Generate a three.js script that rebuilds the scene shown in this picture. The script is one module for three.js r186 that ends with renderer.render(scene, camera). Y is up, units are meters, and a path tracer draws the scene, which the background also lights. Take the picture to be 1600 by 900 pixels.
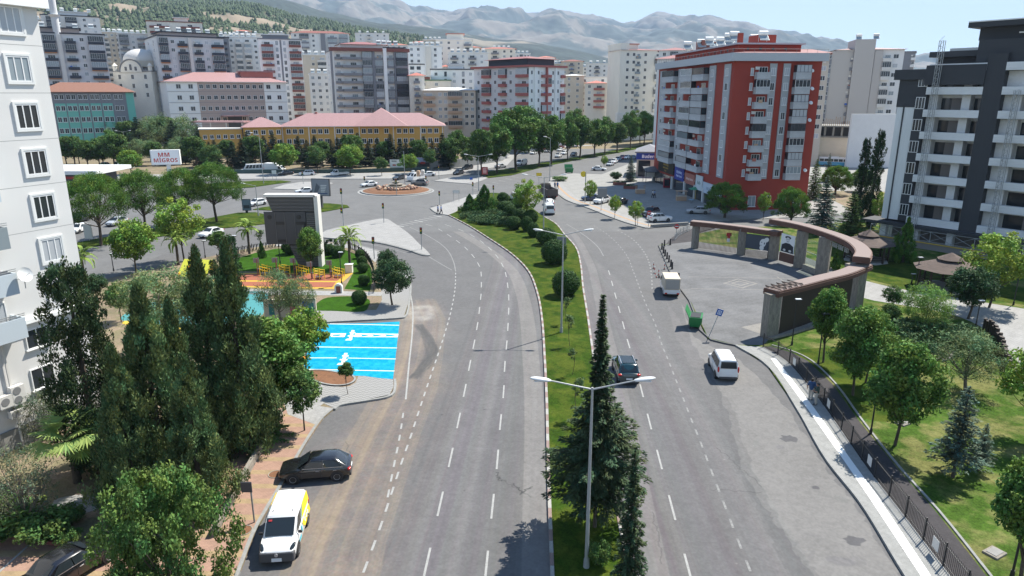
import*as THREE from'three';
import{mergeGeometries,toCreasedNormals}from'three/addons/utils/BufferGeometryUtils.js';
import{MarchingCubes}from'three/addons/objects/MarchingCubes.js';
import{ImprovedNoise}from'three/addons/math/ImprovedNoise.js';
import{RoundedBoxGeometry}from'three/addons/geometries/RoundedBoxGeometry.js';
// camera, sky, sun, exposure
const scene=new THREE.Scene();
const CAM_H=23,FPX=1080,PITCH=THREE.MathUtils.degToRad(15.7),CP=Math.cos(PITCH),SP=Math.sin(PITCH);
const camera=new THREE.PerspectiveCamera(2*Math.atan(450/FPX)*180/Math.PI,16/9,0.5,40000);
camera.position.set(0,CAM_H,0);
camera.rotation.x=-PITCH;
const renderer=new THREE.WebGLRenderer({antialias:true});
renderer.setSize(1024,576);
renderer.toneMapping=THREE.LinearToneMapping;
renderer.toneMappingExposure=2.2;
renderer.shadowMap.enabled=true;
{
const W=256,H=128,d=new Float32Array(W*H*4),mix=THREE.MathUtils.lerp;
for(let j=0;j<H;j++)for(let i=0;i<W;i++){
const el=((j+0.5)/H-0.5)*Math.PI,s=Math.max(0,Math.sin(el)),t=Math.pow(s,0.58),az=((i+0.5)/W-0.5)*2*Math.PI,glow=1.06+0.16*Math.cos(az-Math.atan2(-0.65,0.76))*Math.cos(el),k=(j*W+i)*4;
d[k]=mix(0.455,0.020,t);d[k+1]=mix(0.565,0.085,t);d[k+2]=mix(0.645,0.24,t);for(let q=0;q<3;q++)d[k+q]*=glow;d[k+3]=1;
if(el<0){d[k]=0.40;d[k+1]=0.42;d[k+2]=0.43;}
}
const sky=new THREE.DataTexture(d,W,H,THREE.RGBAFormat,THREE.FloatType);
sky.mapping=THREE.EquirectangularReflectionMapping;sky.magFilter=THREE.LinearFilter;sky.needsUpdate=true;
scene.background=sky;scene.environment=sky;
}
const sun=new THREE.DirectionalLight(new THREE.Color(1,0.955,0.86),5.0);
sun.position.set(54*3,300,-46*3-60);sun.target.position.set(0,0,-60);
sun.castShadow=true;sun.shadow.mapSize.set(4096,4096);
Object.assign(sun.shadow.camera,{left:-200,right:200,top:200,bottom:-200,near:1,far:900});
scene.add(sun,sun.target);
scene.fog=new THREE.FogExp2(new THREE.Color(0.52,0.71,0.98),0.000075);
// helpers
let seed=7;
const rnd=()=>{seed=(seed*1664525+1013904223)>>>0;return seed/4294967296;};
const rr=(a,b)=>a+(b-a)*rnd();
const reseed=(s)=>{seed=s>>>0;for(let i=0;i<5;i++)rnd();};
const V=(x,y,z)=>new THREE.Vector3(x,y,z);
const rad=THREE.MathUtils.degToRad,clamp=THREE.MathUtils.clamp,lerp=THREE.MathUtils.lerp,sstep=THREE.MathUtils.smoothstep;
function G(px,py,y=0){
const xn=(px-800)/FPX,yn=(py-450)/FPX,t=(CAM_H-y)/(SP+yn*CP);
return V(xn*t,y,-(CP-yn*SP)*t);
}
function rowHeight(D,py){const yn=(py-450)/FPX;return CAM_H-D*(SP+yn*CP)/(CP-yn*SP);}
const colRatio=(px)=>(px-800)/FPX/(CP+304/FPX*SP);
const names={},EYE=V(0,CAM_H,0);
function numbered(n){const k=names[n]=(names[n]??-1)+1;return k?n+'_'+String(k).padStart(3,'0'):n;}
function tag(o,label,category,group,kind){
o.userData={label,category};
if(group)o.userData.group=group;
if(kind)o.userData.kind=kind;
return o;
}
function mesh(name,geo,mat,parent,pos,ry){
const m=new THREE.Mesh(geo,mat);
m.castShadow=m.receiveShadow=true;
if(pos)m.position.copy(pos);
if(ry)m.rotation.y=ry;
if(parent){m.name=name;parent.add(m);}else{m.name=numbered(name);scene.add(m);}
return m;
}
function thing(name,label,category,pos,ry=0,group){
const o=new THREE.Group();o.name=numbered(name);scene.add(o);
if(pos)o.position.copy(pos);
o.rotation.y=ry;
return tag(o,label,category,group);
}
function dup(proto,name,label,category,pos,ry=0,scale=1,group){
const o=proto.clone();o.name=numbered(name);scene.add(o);
o.position.copy(pos);o.rotation.y=ry;
if(Array.isArray(scale))o.scale.set(...scale);else o.scale.setScalar(scale);
return tag(o,label,category,group);
}
function structure(o){o.userData.kind='structure';return o;}
const clean=(g)=>{for(const k of Object.keys(g.attributes))if(!['position','normal','uv','color'].includes(k))g.deleteAttribute(k);return g.index?g.toNonIndexed():g;};
class MB{
constructor(){this.g=[];}
add(geo,x=0,y=0,z=0,ry=0,rx=0,rz=0){
const g=clean(geo.clone());
g.applyMatrix4(new THREE.Matrix4().compose(V(x,y,z),new THREE.Quaternion().setFromEuler(new THREE.Euler(rx,ry,rz,'YXZ')),V(1,1,1)));
this.g.push(g);return this;
}
box(w,h,d,x,y,z,ry=0,rx=0,rz=0){return this.add(unitBox(w,h,d),x,y,z,ry,rx,rz);}
cyl(r0,r1,h,x,y,z,n=10,rx=0,rz=0){return this.add(new THREE.CylinderGeometry(r1,r0,h,n),x,y+h/2,z,0,rx,rz);}
bar(a,b,r,n=6,r2=r){
const d=b.clone().sub(a),L=d.length(),g=clean(new THREE.CylinderGeometry(r2,r,L,n));
g.applyQuaternion(new THREE.Quaternion().setFromUnitVectors(V(0,1,0),d.normalize()));
const m=a.clone().add(b).multiplyScalar(0.5);g.translate(m.x,m.y,m.z);
this.g.push(g);return this;
}
beam(a,b,w,h){
const d=b.clone().sub(a),L=d.length(),g=clean(new THREE.BoxGeometry(w,h,L));
g.applyMatrix4(new THREE.Matrix4().lookAt(b,a,V(0,1,0)));
const m=a.clone().add(b).multiplyScalar(0.5);g.translate(m.x,m.y,m.z);
this.g.push(g);return this;
}
get empty(){return!this.g.length;}
geo(){return mergeGeometries(this.g);}
build(name,mat,parent,pos,ry){return this.empty?null:mesh(name,this.geo(),mat,parent,pos,ry);}
}
const boxes=new Map();
function unitBox(w,h,d){const k=w+'|'+h+'|'+d;if(!boxes.has(k))boxes.set(k,new THREE.BoxGeometry(w,h,d));return boxes.get(k);}
function tubeGeo(pts,r,n=6,seg=12){return new THREE.TubeGeometry(new THREE.CatmullRomCurve3(pts),seg,r,n,false);}
const perlin=new ImprovedNoise();
const n3=(x,y,z=0)=>perlin.noise(x,y,z);
const fbm=(x,y,o=4,z=3.7)=>{let a=0,s=0.5,f=1;for(let i=0;i<o;i++){a+=s*n3(x*f+11.3*i,y*f-7.1*i,z);s*=0.5;f*=2.03;}return a;};
function tileNoise(N,cells,sd){
reseed(sd);const c=cells,v=new Float32Array(c*c);for(let i=0;i<c*c;i++)v[i]=rnd();
const out=new Float32Array(N*N),k=c/N;
for(let y=0;y<N;y++){const fy=y*k,iy=fy|0,ty=fy-iy,sy=ty*ty*(3-2*ty),y1=(iy+1)%c;
for(let x=0;x<N;x++){const fx=x*k,ix=fx|0,tx=fx-ix,sx=tx*tx*(3-2*tx),x1=(ix+1)%c;
const a=v[iy*c+ix],b=v[iy*c+x1],d=v[y1*c+ix],e=v[y1*c+x1];
out[y*N+x]=(a+(b-a)*sx)*(1-sy)+(d+(e-d)*sx)*sy;}}
return out;
}
function tex(N,metres,fn,srgb=true){
const d=new Uint8Array(N*N*4);
for(let y=0;y<N;y++)for(let x=0;x<N;x++){const c=fn(x,y),k=(y*N+x)*4;d[k]=clamp(c[0],0,1)*255;d[k+1]=clamp(c[1],0,1)*255;d[k+2]=clamp(c[2],0,1)*255;d[k+3]=255;}
const t=new THREE.DataTexture(d,N,N);t.wrapS=t.wrapT=THREE.RepeatWrapping;t.magFilter=THREE.LinearFilter;t.minFilter=THREE.LinearMipmapLinearFilter;
if(srgb)t.colorSpace=THREE.SRGBColorSpace;
t.repeat.set(1/metres,1/metres);t.needsUpdate=true;return t;
}
const toS=(l)=>l<=0.0031308?l*12.92:1.055*Math.pow(l,1/2.4)-0.055;
function mottled(base,metres,amps,sd,N=256,tint){
const cells=[4,11,32,96,N/2],L=cells.map((c,i)=>tileNoise(N,c,sd+i*17));
return tex(N,metres,(x,y)=>{let s=0;const k=y*N+x;for(let i=0;i<5;i++)s+=amps[i]*(L[i][k]-0.5)*2;const f=1+s,q=tint?clamp(0.5+(L[1][k]-0.5)*2.2+(L[2][k]-0.5),0,1):0;
return base.map((b,i)=>toS(Math.max(0,(tint?lerp(b,tint[i],q):b)*f)));});
}
const col=(r,g,b)=>new THREE.Color().setRGB(r,g??r,b??r);
function std(c,roughness=0.8,o={}){return new THREE.MeshStandardMaterial({color:Array.isArray(c)?col(...c):typeof c==='number'&&c<=1?col(c):c,roughness,...o});}
function mapped(t,roughness=0.9,o={}){return new THREE.MeshStandardMaterial({map:t,roughness,...o});}
// materials
const M={};
const turf=(t)=>new THREE.MeshPhysicalMaterial({map:t,roughness:1,specularIntensity:0.15});
M.asphalt=mapped(mottled([0.165,0.168,0.172],9,[0.05,0.05,0.05,0.07,0.1],11,512),0.92);
M.darkPath=mapped(mottled([0.038,0.034,0.036],6,[0.1,0.1,0.1,0.12,0.14],21),0.95);
M.concrete=mapped(mottled([0.235,0.23,0.215],7,[0.06,0.07,0.05,0.05,0.05],31),0.9);
M.lightPave=mapped((()=>{const a=tileNoise(512,8,5),b=tileNoise(512,64,6);return tex(512,6.4,(x,y)=>{const j=(x%32<1.5||(y+((x/32|0)%2)*16)%32<1.5)?0.82:1;const h=((x/32|0)*7+((y/32|0)*13))%5;const v=(0.25+0.04*(a[y*512+x]-0.5)+0.05*(b[y*512+x]-0.5)+h*0.006)*j;return[toS(v),toS(v*0.98),toS(v*0.945)];});})(),0.9);
M.pinkPave=mapped((()=>{const a=tileNoise(512,9,15),b=tileNoise(512,80,16);return tex(512,3.2,(x,y)=>{const r=y/16|0,xx=(x+(r%2)*16)%512,c=xx/32|0;const j=(xx%32<2||y%16<2)?0.72:1;const h=((c*31+r*17+c*r*3)%7)/7;const v=(0.9+0.2*(a[y*512+x]-0.5)+0.14*(b[y*512+x]-0.5)+h*0.14)*j;const yl=(r%16)<5?1:0;return[toS(0.30*v),toS((0.185+yl*0.03)*v),toS((0.135-yl*0.015)*v)];});})(),0.92);
M.wavePave=mapped((()=>{const b=tileNoise(512,60,26);return tex(512,3.2,(x,y)=>{const wv=(y+9*(((x/42.7|0)%2)?1:-1)+512)%51.2;const dark=wv<13;const j=(x%42.7<2||wv%25<2)?0.85:1;const v=(dark?0.12:0.27)*j*(0.94+0.12*b[y*512+x]);return[toS(v),toS(v*0.985),toS(v*0.95)];});})(),0.9);
M.plazaPave=mapped((()=>{const a=tileNoise(512,6,45),b=tileNoise(512,70,46);return tex(512,9.6,(x,y)=>{const r=y/16|0,xx=(x+(r%2)*16)%512;const j=(xx%32<1||y%16<1)?0.86:1;const v=(0.108+0.04*(a[y*512+x]-0.5)+0.03*(b[y*512+x]-0.5)+(((xx/32|0)*5+r*3)%4)*0.004)*j;return[toS(v),toS(v),toS(v*1.02)];});})(),0.9);
M.grass=turf(mottled([0.030,0.060,0.006],11,[0.16,0.16,0.14,0.2,0.28],51,512,[0.050,0.068,0.009]));
M.dryGrass=turf(mottled([0.050,0.095,0.014],13,[0.14,0.16,0.16,0.2,0.28],61,512,[0.118,0.12,0.042]));
M.lushGrass=turf(mottled([0.028,0.076,0.006],5,[0.1,0.14,0.14,0.2,0.25],71));
M.soil=mapped(mottled([0.16,0.075,0.036],3,[0.12,0.12,0.14,0.18,0.2],81),1);
M.earth=mapped(mottled([0.22,0.165,0.11],8,[0.14,0.14,0.14,0.16,0.16],91,256,[0.14,0.12,0.065]),1);
M.kerb=mapped(mottled([0.235,0.235,0.225],2,[0.08,0.08,0.08,0.08,0.08],101),0.9);
M.band=mapped(mottled([0.20,0.19,0.175],3,[0.08,0.08,0.1,0.12,0.12],133),0.9);
M.kerbDark=std([0.10,0.10,0.10],0.9);
M.kerbRed=mapped(mottled([0.23,0.165,0.145],1.5,[0.1,0.14,0.1,0.1,0.1],111),0.9);
M.kerbWhite=mapped(mottled([0.31,0.30,0.275],1.5,[0.1,0.14,0.1,0.1,0.1],121),0.9);
M.paint=mapped(mottled([0.27,0.27,0.26],2.2,[0.05,0.08,0.1,0.12,0.12],131),0.8);
M.paintWorn=mapped(mottled([0.19,0.19,0.185],2.2,[0.06,0.1,0.14,0.16,0.16],132),0.85);
M.blue=turf(mottled([0.003,0.25,0.42],4,[0.05,0.07,0.08,0.1,0.12],141,256,[0.012,0.275,0.42]));
M.redRubber=mapped(mottled([0.27,0.085,0.045],3,[0.04,0.04,0.06,0.08,0.08],151),0.95);
M.yellowRubber=std([0.46,0.28,0.03],0.9);
M.tealRubber=mapped(mottled([0.05,0.22,0.23],3,[0.04,0.04,0.05,0.06,0.06],161),0.9);
M.white=std([0.70,0.70,0.68],0.6);M.offwhite=std([0.62,0.60,0.56],0.7);
M.metal=std([0.42,0.43,0.43],0.45,{metalness:0.55});M.galv=std([0.34,0.35,0.35],0.55,{metalness:0.3});
M.black=std([0.018,0.018,0.02],0.5);M.darkGrey=std([0.06,0.06,0.065],0.6);M.midGrey=std([0.2,0.2,0.2],0.7);
M.tyre=std([0.02,0.02,0.021],0.85);M.rim=std([0.5,0.5,0.52],0.35,{metalness:0.8});
M.carGlass=new THREE.MeshPhysicalMaterial({color:col(0.018,0.024,0.028),roughness:0.06,specularIntensity:1});
M.winGlass=new THREE.MeshPhysicalMaterial({color:col(0.03,0.036,0.042),roughness:0.08});
M.winGlassLight=new THREE.MeshPhysicalMaterial({color:col(0.24,0.28,0.30),roughness:0.12});
M.winCurtain=new THREE.MeshPhysicalMaterial({color:col(0.42,0.44,0.46),roughness:0.25});
M.frame=std([0.74,0.74,0.73],0.5);
M.headlight=new THREE.MeshPhysicalMaterial({color:col(0.7,0.72,0.74),roughness:0.1});
M.taillight=new THREE.MeshPhysicalMaterial({color:col(0.5,0.02,0.02),roughness:0.15});
M.plate=std([0.7,0.7,0.7],0.5);
M.orange=std([0.85,0.30,0.01],0.5);M.yellow=std([0.80,0.55,0.03],0.5);M.green=std([0.015,0.18,0.05],0.45);
M.red=std([0.42,0.03,0.03],0.5);M.signBlue=std([0.02,0.10,0.42],0.5);
M.brownMetal=std([0.115,0.052,0.036],0.6);M.woodDark=std([0.035,0.022,0.016],0.7);
M.stone=mapped(mottled([0.24,0.215,0.18],2.4,[0.12,0.14,0.16,0.12,0.1],171),0.95);
M.bark=mapped(mottled([0.075,0.058,0.042],0.8,[0.2,0.2,0.2,0.2,0.2],181,128),1);
M.barkLight=mapped(mottled([0.17,0.14,0.11],0.8,[0.2,0.2,0.2,0.2,0.2],191,128),1);
// ground
const flatTo=(x)=>292-70*sstep(-x,40,170);
function landHeight(x,z){
const s=Math.max(0,-z-flatTo(x)),left=sstep(-x,-250,300);
return(0.030+0.045*left)*s*sstep(s,0,160)+2.2*sstep(s,30,200)*fbm(x/90,z/90,2);
}
{
const xs=[],zs=[];
for(let i=0;i<=90;i++){const t=i/45-1;xs.push(Math.sign(t)*(Math.abs(t)*260+Math.pow(Math.abs(t),3)*3600));}
for(let i=0;i<=90;i++){const t=i/90;zs.push(80-t*480-Math.pow(t,3)*5200);}
const p=[],c=[],uv=[],idx=[],n=xs.length;
for(const z of zs)for(const x of xs){
const h=landHeight(x,z)-0.08;p.push(x,h,z);uv.push(x,-z);
const q=clamp(0.5+fbm(x/160,z/160)*1.5,0,1);c.push(lerp(0.9,1.15,q),lerp(0.95,1.05,q),lerp(0.9,1.0,q));
}
for(let j=0;j<zs.length-1;j++)for(let i=0;i<n-1;i++){const a=j*n+i;idx.push(a,a+1,a+n,a+1,a+n+1,a+n);}
const g=new THREE.BufferGeometry();g.setAttribute('position',new THREE.Float32BufferAttribute(p,3));g.setAttribute('uv',new THREE.Float32BufferAttribute(uv,2));g.setAttribute('color',new THREE.Float32BufferAttribute(c,3));
g.setIndex(idx);g.computeVertexNormals();
const m=M.earth.clone();m.vertexColors=true;
structure(mesh('ground',g,m));
}
const pxPts=(list)=>list.map(([x,y])=>{const p=G(x,y);return new THREE.Vector2(p.x,-p.z);});
function smooth(pts,per=4,closed=false){
const c=new THREE.CatmullRomCurve3(pts.map((p)=>V(p.x,0,p.y)),closed,'centripetal');
return c.getPoints(pts.length*per).map((p)=>new THREE.Vector2(p.x,p.z));
}
function slabGeo(pts,y0,y1){
const g=new THREE.ExtrudeGeometry(new THREE.Shape(pts),{depth:y1-y0,bevelEnabled:false});
const p=g.attributes.position,uv=g.attributes.uv;
for(let i=0;i<p.count;i++)uv.setXY(i,p.getX(i),p.getY(i));
g.rotateX(-Math.PI/2);g.translate(0,y0,0);return g;
}
function sheetGeo(pts,y){
const g=new THREE.ShapeGeometry(new THREE.Shape(pts));const p=g.attributes.position,uv=g.attributes.uv;
for(let i=0;i<p.count;i++)uv.setXY(i,p.getX(i),p.getY(i));
g.rotateX(-Math.PI/2);g.translate(0,y,0);return g;
}
const slab=(name,pts,y1,mat,y0=-0.04)=>structure(mesh(name,slabGeo(pts,y0,y1),mat));
const sheet=(name,pts,y,mat,parent)=>{const m=mesh(name,sheetGeo(pts,y),mat,parent);return parent?m:structure(m);};
function stripPts(pts,d0,d1){
const off=(d)=>pts.map((p,i)=>{const a=pts[Math.max(0,i-1)],b=pts[Math.min(pts.length-1,i+1)],t=b.clone().sub(a).normalize();return new THREE.Vector2(p.x-t.y*d,p.y+t.x*d);});
return[...off(d0),...off(d1).reverse()];
}
function along(pts){
const L=[0];for(let i=1;i<pts.length;i++)L.push(L[i-1]+pts[i].distanceTo(pts[i-1]));
const at=(s)=>{let i=1;while(i<L.length-1&&L[i]<s)i++;const t=(s-L[i-1])/(L[i]-L[i-1]),d=pts[i].clone().sub(pts[i-1]).normalize();return{p:pts[i-1].clone().lerp(pts[i],t),d};};
return{length:L[L.length-1],at};
}
const CL=smooth(pxPts([[690,348],[735,372],[775,398],[803,425],[818,460],[826,500],[832,560],[837,620],[840,700],[841,800],[843,900],[845,1050]]),5);
const CR=smooth(pxPts([[850,335],[880,352],[900,372],[913,395],[924,420],[931,450],[942,500],[956,560],[972,630],[990,720],[1010,820],[1030,920],[1055,1050]]),5);
const roadAlb=[0.099,0.0985,0.0975];
{
const x0=-52,x1=48,zn=12,zf=118,N=2048,c=document.createElement('canvas');c.width=N;c.height=N;
const g=c.getContext('2d'),X=(x)=>(x-x0)/(x1-x0)*N,Y=(w)=>N-(w-zn)/(zf-zn)*N,S=N/100;
const lin=(r,gg,b,a=1)=>`rgba(${toS(r * 0.57) * 255 | 0},${toS(gg * 0.565) * 255 | 0},${toS(b * 0.555) * 255 | 0},${a})`;
g.fillStyle=lin(0.172,0.172,0.172);g.fillRect(0,0,N,N);
const path=(pts)=>{g.beginPath();pts.forEach((p,i)=>i?g.lineTo(X(p.x),Y(p.y)):g.moveTo(X(p.x),Y(p.y)));};
const shift=(pts,d)=>stripPts(pts,d,d+0.01).slice(0,pts.length);
reseed(5);
const streak=(pts,d,w,style)=>{path(shift(pts,d));g.lineWidth=w*S;g.strokeStyle=style;g.stroke();};
g.lineCap='round';g.lineJoin='round';
for(const[pts,sg]of[[CL,-1],[CR,1]])for(let k=0;k<260;k++){const d=-sg*rr(-1,13.5),l=rnd()<0.55;streak(pts,d,rr(0.1,1.3),l?lin(0.27,0.265,0.26,rr(0.02,0.07)):lin(0.09,0.09,0.095,rr(0.02,0.07)));}
for(const[pts,ds]of[[CL,[2,3.7,5.4,7.0,8.8,10.4]],[CR,[-1.2,-2.8,-4.6,-6.2,-8,-9.6]]])for(const d of ds)streak(pts,Math.abs(d)*(pts===CL?1:-1),0.75,lin(0.1,0.1,0.105,0.13));
streak(CL,-0.15,1.5,lin(0.33,0.32,0.3,0.5));streak(CR,0.1,1.1,lin(0.3,0.295,0.28,0.4));
const dust=pxPts([[640,470],[652,500],[640,560],[625,610],[590,680],[555,760],[515,850],[480,960]]);
for(let k=0;k<420;k++){const a=along(dust),q=a.at(rnd()*a.length),w=rr(-2.4,2.9),p=q.p,r=rr(0.3,2.4);const gr=g.createRadialGradient(X(p.x+w),Y(p.y),0,X(p.x+w),Y(p.y),r*S),far=p.y>62;gr.addColorStop(0,far?lin(0.36,0.35,0.33,0.10):lin(0.44,0.315,0.22,rr(0.03,0.115)));gr.addColorStop(1,lin(0.44,0.32,0.22,0));g.fillStyle=gr;g.fillRect(0,0,N,N);}
for(let k=0;k<34;k++){path(shift(dust,rr(-2.2,3)));g.lineWidth=rr(0.05,0.6)*S;g.strokeStyle=rnd()<0.5?lin(0.5,0.36,0.26,0.12):lin(0.14,0.13,0.12,0.1);g.stroke();}
for(let k=0;k<120;k++){const p=pxPts([[rr(628,676),rr(478,500)]])[0],r=rr(0.2,1.1);const gr=g.createRadialGradient(X(p.x),Y(p.y),0,X(p.x),Y(p.y),r*S);gr.addColorStop(0,lin(0.58,0.56,0.52,0.13));gr.addColorStop(1,lin(0.58,0.56,0.52,0));g.fillStyle=gr;g.fillRect(X(p.x)-40,Y(p.y)-40,80,80);}
for(let k=0;k<60;k++){const q=pxPts([[652,508],[668,528],[674,548],[664,570],[648,590]]).map((p)=>p.clone());path(smooth(q.map((p)=>new THREE.Vector2(p.x+rr(-0.5,0.6),p.y+rr(-0.4,0.4)))));g.lineWidth=rr(0.06,0.3)*S;g.strokeStyle=lin(0.09,0.09,0.09,0.11);g.stroke();}
const ragged=(list,style,j=0.35)=>{const p=smooth(pxPts(list),10);path(p.map((q)=>new THREE.Vector2(q.x+rr(-j,j)*0.5,q.y+rr(-j,j))));g.closePath();g.fillStyle=style;g.fill();};
ragged([[1065,470],[1090,530],[1150,560],[1230,640],[1290,730],[1345,800],[1410,910],[1500,1060],[1380,1060],[1290,930],[1235,850],[1195,790],[1160,730],[1142,660],[1118,600],[1085,540]],lin(0.285,0.282,0.275,0.7));
ragged([[1118,598],[1145,640],[1172,720],[1205,790],[1248,860],[1275,900],[1240,900],[1195,820],[1158,740],[1130,660]],lin(0.12,0.12,0.123,0.3));
ragged([[1040,470],[1075,520],[1100,570],[1088,575],[1058,530]],lin(0.24,0.235,0.225,0.4));
for(let k=0;k<46;k++){const p=pxPts([[rr(1140,1380),rr(640,900)]])[0];g.beginPath();g.ellipse(X(p.x),Y(p.y),rr(0.1,0.7)*S,rr(0.06,0.4)*S,rr(0,3),0,7);g.fillStyle=lin(0.10,0.10,0.105,rr(0.04,0.16));g.fill();}
for(const[a,b,r]of[[1235,685,0.7],[1335,845,0.55],[1275,762,0.3],[690,648,0.12],[757,640,0.1]]){const p=pxPts([[a,b]])[0];g.beginPath();for(let i=0;i<14;i++){const t=i/14*6.283,q=r*rr(0.6,1.2);g.lineTo(X(p.x+Math.cos(t)*q),Y(p.y+Math.sin(t)*q*0.8));}g.fillStyle=lin(0.055,0.058,0.065,0.55);g.fill();}
const crack=(a,b,w=0.05)=>{let[p,q]=pxPts([a,b]);g.beginPath();g.moveTo(X(p.x),Y(p.y));for(let i=1;i<=16;i++){const t=i/16;g.lineTo(X(lerp(p.x,q.x,t)+rr(-0.13,0.13)),Y(lerp(p.y,q.y,t)+rr(-0.13,0.13)));}g.lineWidth=w*S;g.strokeStyle=lin(0.04,0.04,0.04,0.75);g.stroke();};
crack([775,738],[782,752]);crack([782,748],[830,778],0.03);crack([803,755],[817,772],0.06);crack([812,772],[832,760],0.05);crack([540,690],[548,720],0.03);crack([1020,800],[1035,880],0.025);crack([1120,700],[1190,760],0.03);crack([1110,765],[1190,770],0.03);
for(let k=0;k<900;k++){g.fillStyle=rnd()<0.6?lin(0.06,0.06,0.06,rr(0.1,0.5)):lin(0.5,0.48,0.45,rr(0.1,0.4));const r=rr(0.5,2.2);g.fillRect(rnd()*N,rnd()*N,r,r);}
const im=g.getImageData(0,0,N,N),a=im.data,n1=tileNoise(512,256,3),n2=tileNoise(2048,340,4),n3_=tileNoise(2048,60,8);
for(let y=0;y<N;y++)for(let x=0;x<N;x++){const k=(y*N+x),f=1+(n1[(y%512)*512+x%512]-0.5)*0.10+(n2[k]-0.5)*0.07+(n3_[k]-0.5)*0.06;for(let i=0;i<3;i++)a[k*4+i]=clamp(a[k*4+i]*f,0,255);}
g.putImageData(im,0,0);
const t=new THREE.CanvasTexture(c);t.colorSpace=THREE.SRGBColorSpace;t.magFilter=THREE.LinearFilter;t.anisotropy=8;
const geo=new THREE.PlaneGeometry(x1-x0,zf-zn);geo.rotateX(-Math.PI/2);
structure(mesh('road',geo,mapped(t,0.9),null,V((x0+x1)/2,0,-(zn+zf)/2)));
const rest=mapped(mottled(roadAlb.map((v)=>v*1.15),26,[0.05,0.06,0.06,0.05,0.07],12,512),0.92);
const R=(xa,xb,za,zb)=>sheet('road',[[xa,za],[xb,za],[xb,zb],[xa,zb]].map((q)=>new THREE.Vector2(...q)),0,rest);
R(-230,x0,zn,zf);R(x1,190,zn,zf);R(-230,190,zf,305);R(-60,60,-30,zn);
}
const medL=[[701,337],[730,352],[762,372],[800,398],[826,425],[840,460],[847,500],[851,560],[854,620],[856,700],[859,800],[863,900],[868,1050]];
const medR=[[1022,1050],[988,920],[968,820],[950,720],[937,630],[926,550],[919,500],[911,450],[907,412],[900,388],[882,367],[868,350],[848,338],[826,322],[800,308],[775,302],[752,303],[728,318]];
const medLs=smooth(pxPts(medL),5),medRs=smooth(pxPts(medR),5);
slab('median',[...medLs,...medRs],0.12,M.grass);
slab('traffic_island',pxPts([[672,326],[684,334],[700,337],[712,332],[728,320],[752,304],[735,305],[722,311]]),0.13,M.lightPave);
slab('traffic_island',smooth(pxPts([[503,371],[540,374],[570,376.5],[600,381],[637,390.5],[664,399],[671,399.5],[668,394],[655,382],[640,367],[615,349],[604,343],[597,342.5],[570,347],[540,354],[510,361]]),4,true),0.13,M.lightPave);
slab('traffic_island',pxPts([[425,295.5],[470,297],[500,293],[520,287],[512,284],[470,285],[445,289]]),0.13,M.lightPave);
slab('grass_verge',pxPts([[395,293],[425,288.5],[455,284.5],[440,282.5],[400,283],[330,287],[250,293],[250,298],[330,297]]),0.12,M.grass);
slab('grass_verge',pxPts([[395,328],[430,329.5],[470,333],[505,331.5],[530,327],[546,324.5],[542,321],[515,318.5],[480,318],[440,321],[410,324.5]]),0.12,M.grass);
slab('grass_verge',pxPts([[100,392],[190,379],[280,366],[340,358],[390,353],[428,349],[432,344],[425,338],[400,332.5],[372,333],[340,339],[300,347],[230,360],[150,374],[60,392]]),0.12,M.grass);
slab('traffic_island',pxPts([[678,283],[705,285.5],[737,288],[752,283],[762,278.5],[748,274],[725,275.5],[700,278.5]]),0.13,M.lightPave);
slab('grass_verge',pxPts([[762,278.5],[800,274],[830,266],[859,258.5],[890,252.5],[914,248],[960,240],[1010,230],[1060,220],[1060,216.5],[1010,225.5],[960,235],[914,243],[859,253],[825,258],[800,263.5],[767,267.5],[750,274]]),0.12,M.grass);
slab('pavement',pxPts([[-700,300],[100,284],[250,283],[400,280],[560,280],[640,279.5],[700,273],[760,264],[792,259],[806,244],[850,232],[925,228],[1000,209],[1040,200],[1040,196],[1000,203],[925,222],[850,226.5],[798,240],[785,252],[752,257],[700,264],[640,270],[560,271],[400,271],[250,273],[100,274],[-700,289]]),0.13,M.lightPave);
slab('school_ground',pxPts([[-700,289],[100,274],[250,273],[400,271],[560,271],[640,270],[700,264],[752,257],[785,252],[798,240],[850,226.5],[925,222],[1000,203],[1000,200],[600,234],[-700,234]]),0.10,M.earth);
const courtPx=[[1010,357],[985,350.5],[960,342],[920,326],[885,313],[866,298],[857,286],[861,277],[885,271],[940,273],[973,260],[1000,250],[1060,238],[1330,238],[1500,246],[1500,330],[1150,344],[1075,351]];
slab('forecourt',pxPts(courtPx),0.12,M.concrete);
const courtEdge=smooth(pxPts([[1012,357.5],[985,350.5],[960,342],[920,326],[885,313],[866,298],[857,286]]),5);
sheet('pavement',stripPts(courtEdge,-0.3,-3.4),0.126,M.lightPave);
sheet('tactile_strip',stripPts(courtEdge,-1.7,-2.2),0.132,std([0.36,0.23,0.13],0.9));
const parkEdgePx=[[1029,384],[1036,400],[1049,430],[1066,456],[1079,474],[1106,530],[1150,541],[1197,570],[1246,640],[1292,720],[1347,790],[1402,880],[1445,950],[1520,1080]];
const parkEdge=pxPts(parkEdgePx);
slab('park_lawn',[...parkEdge,...[[75,5],[150,5],[150,190],[100,175]].map((q)=>new THREE.Vector2(...q)),...pxPts([[1390,346],[1300,350],[1130,358],[1092,366],[1050,381]])],0.12,M.dryGrass);
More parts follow.
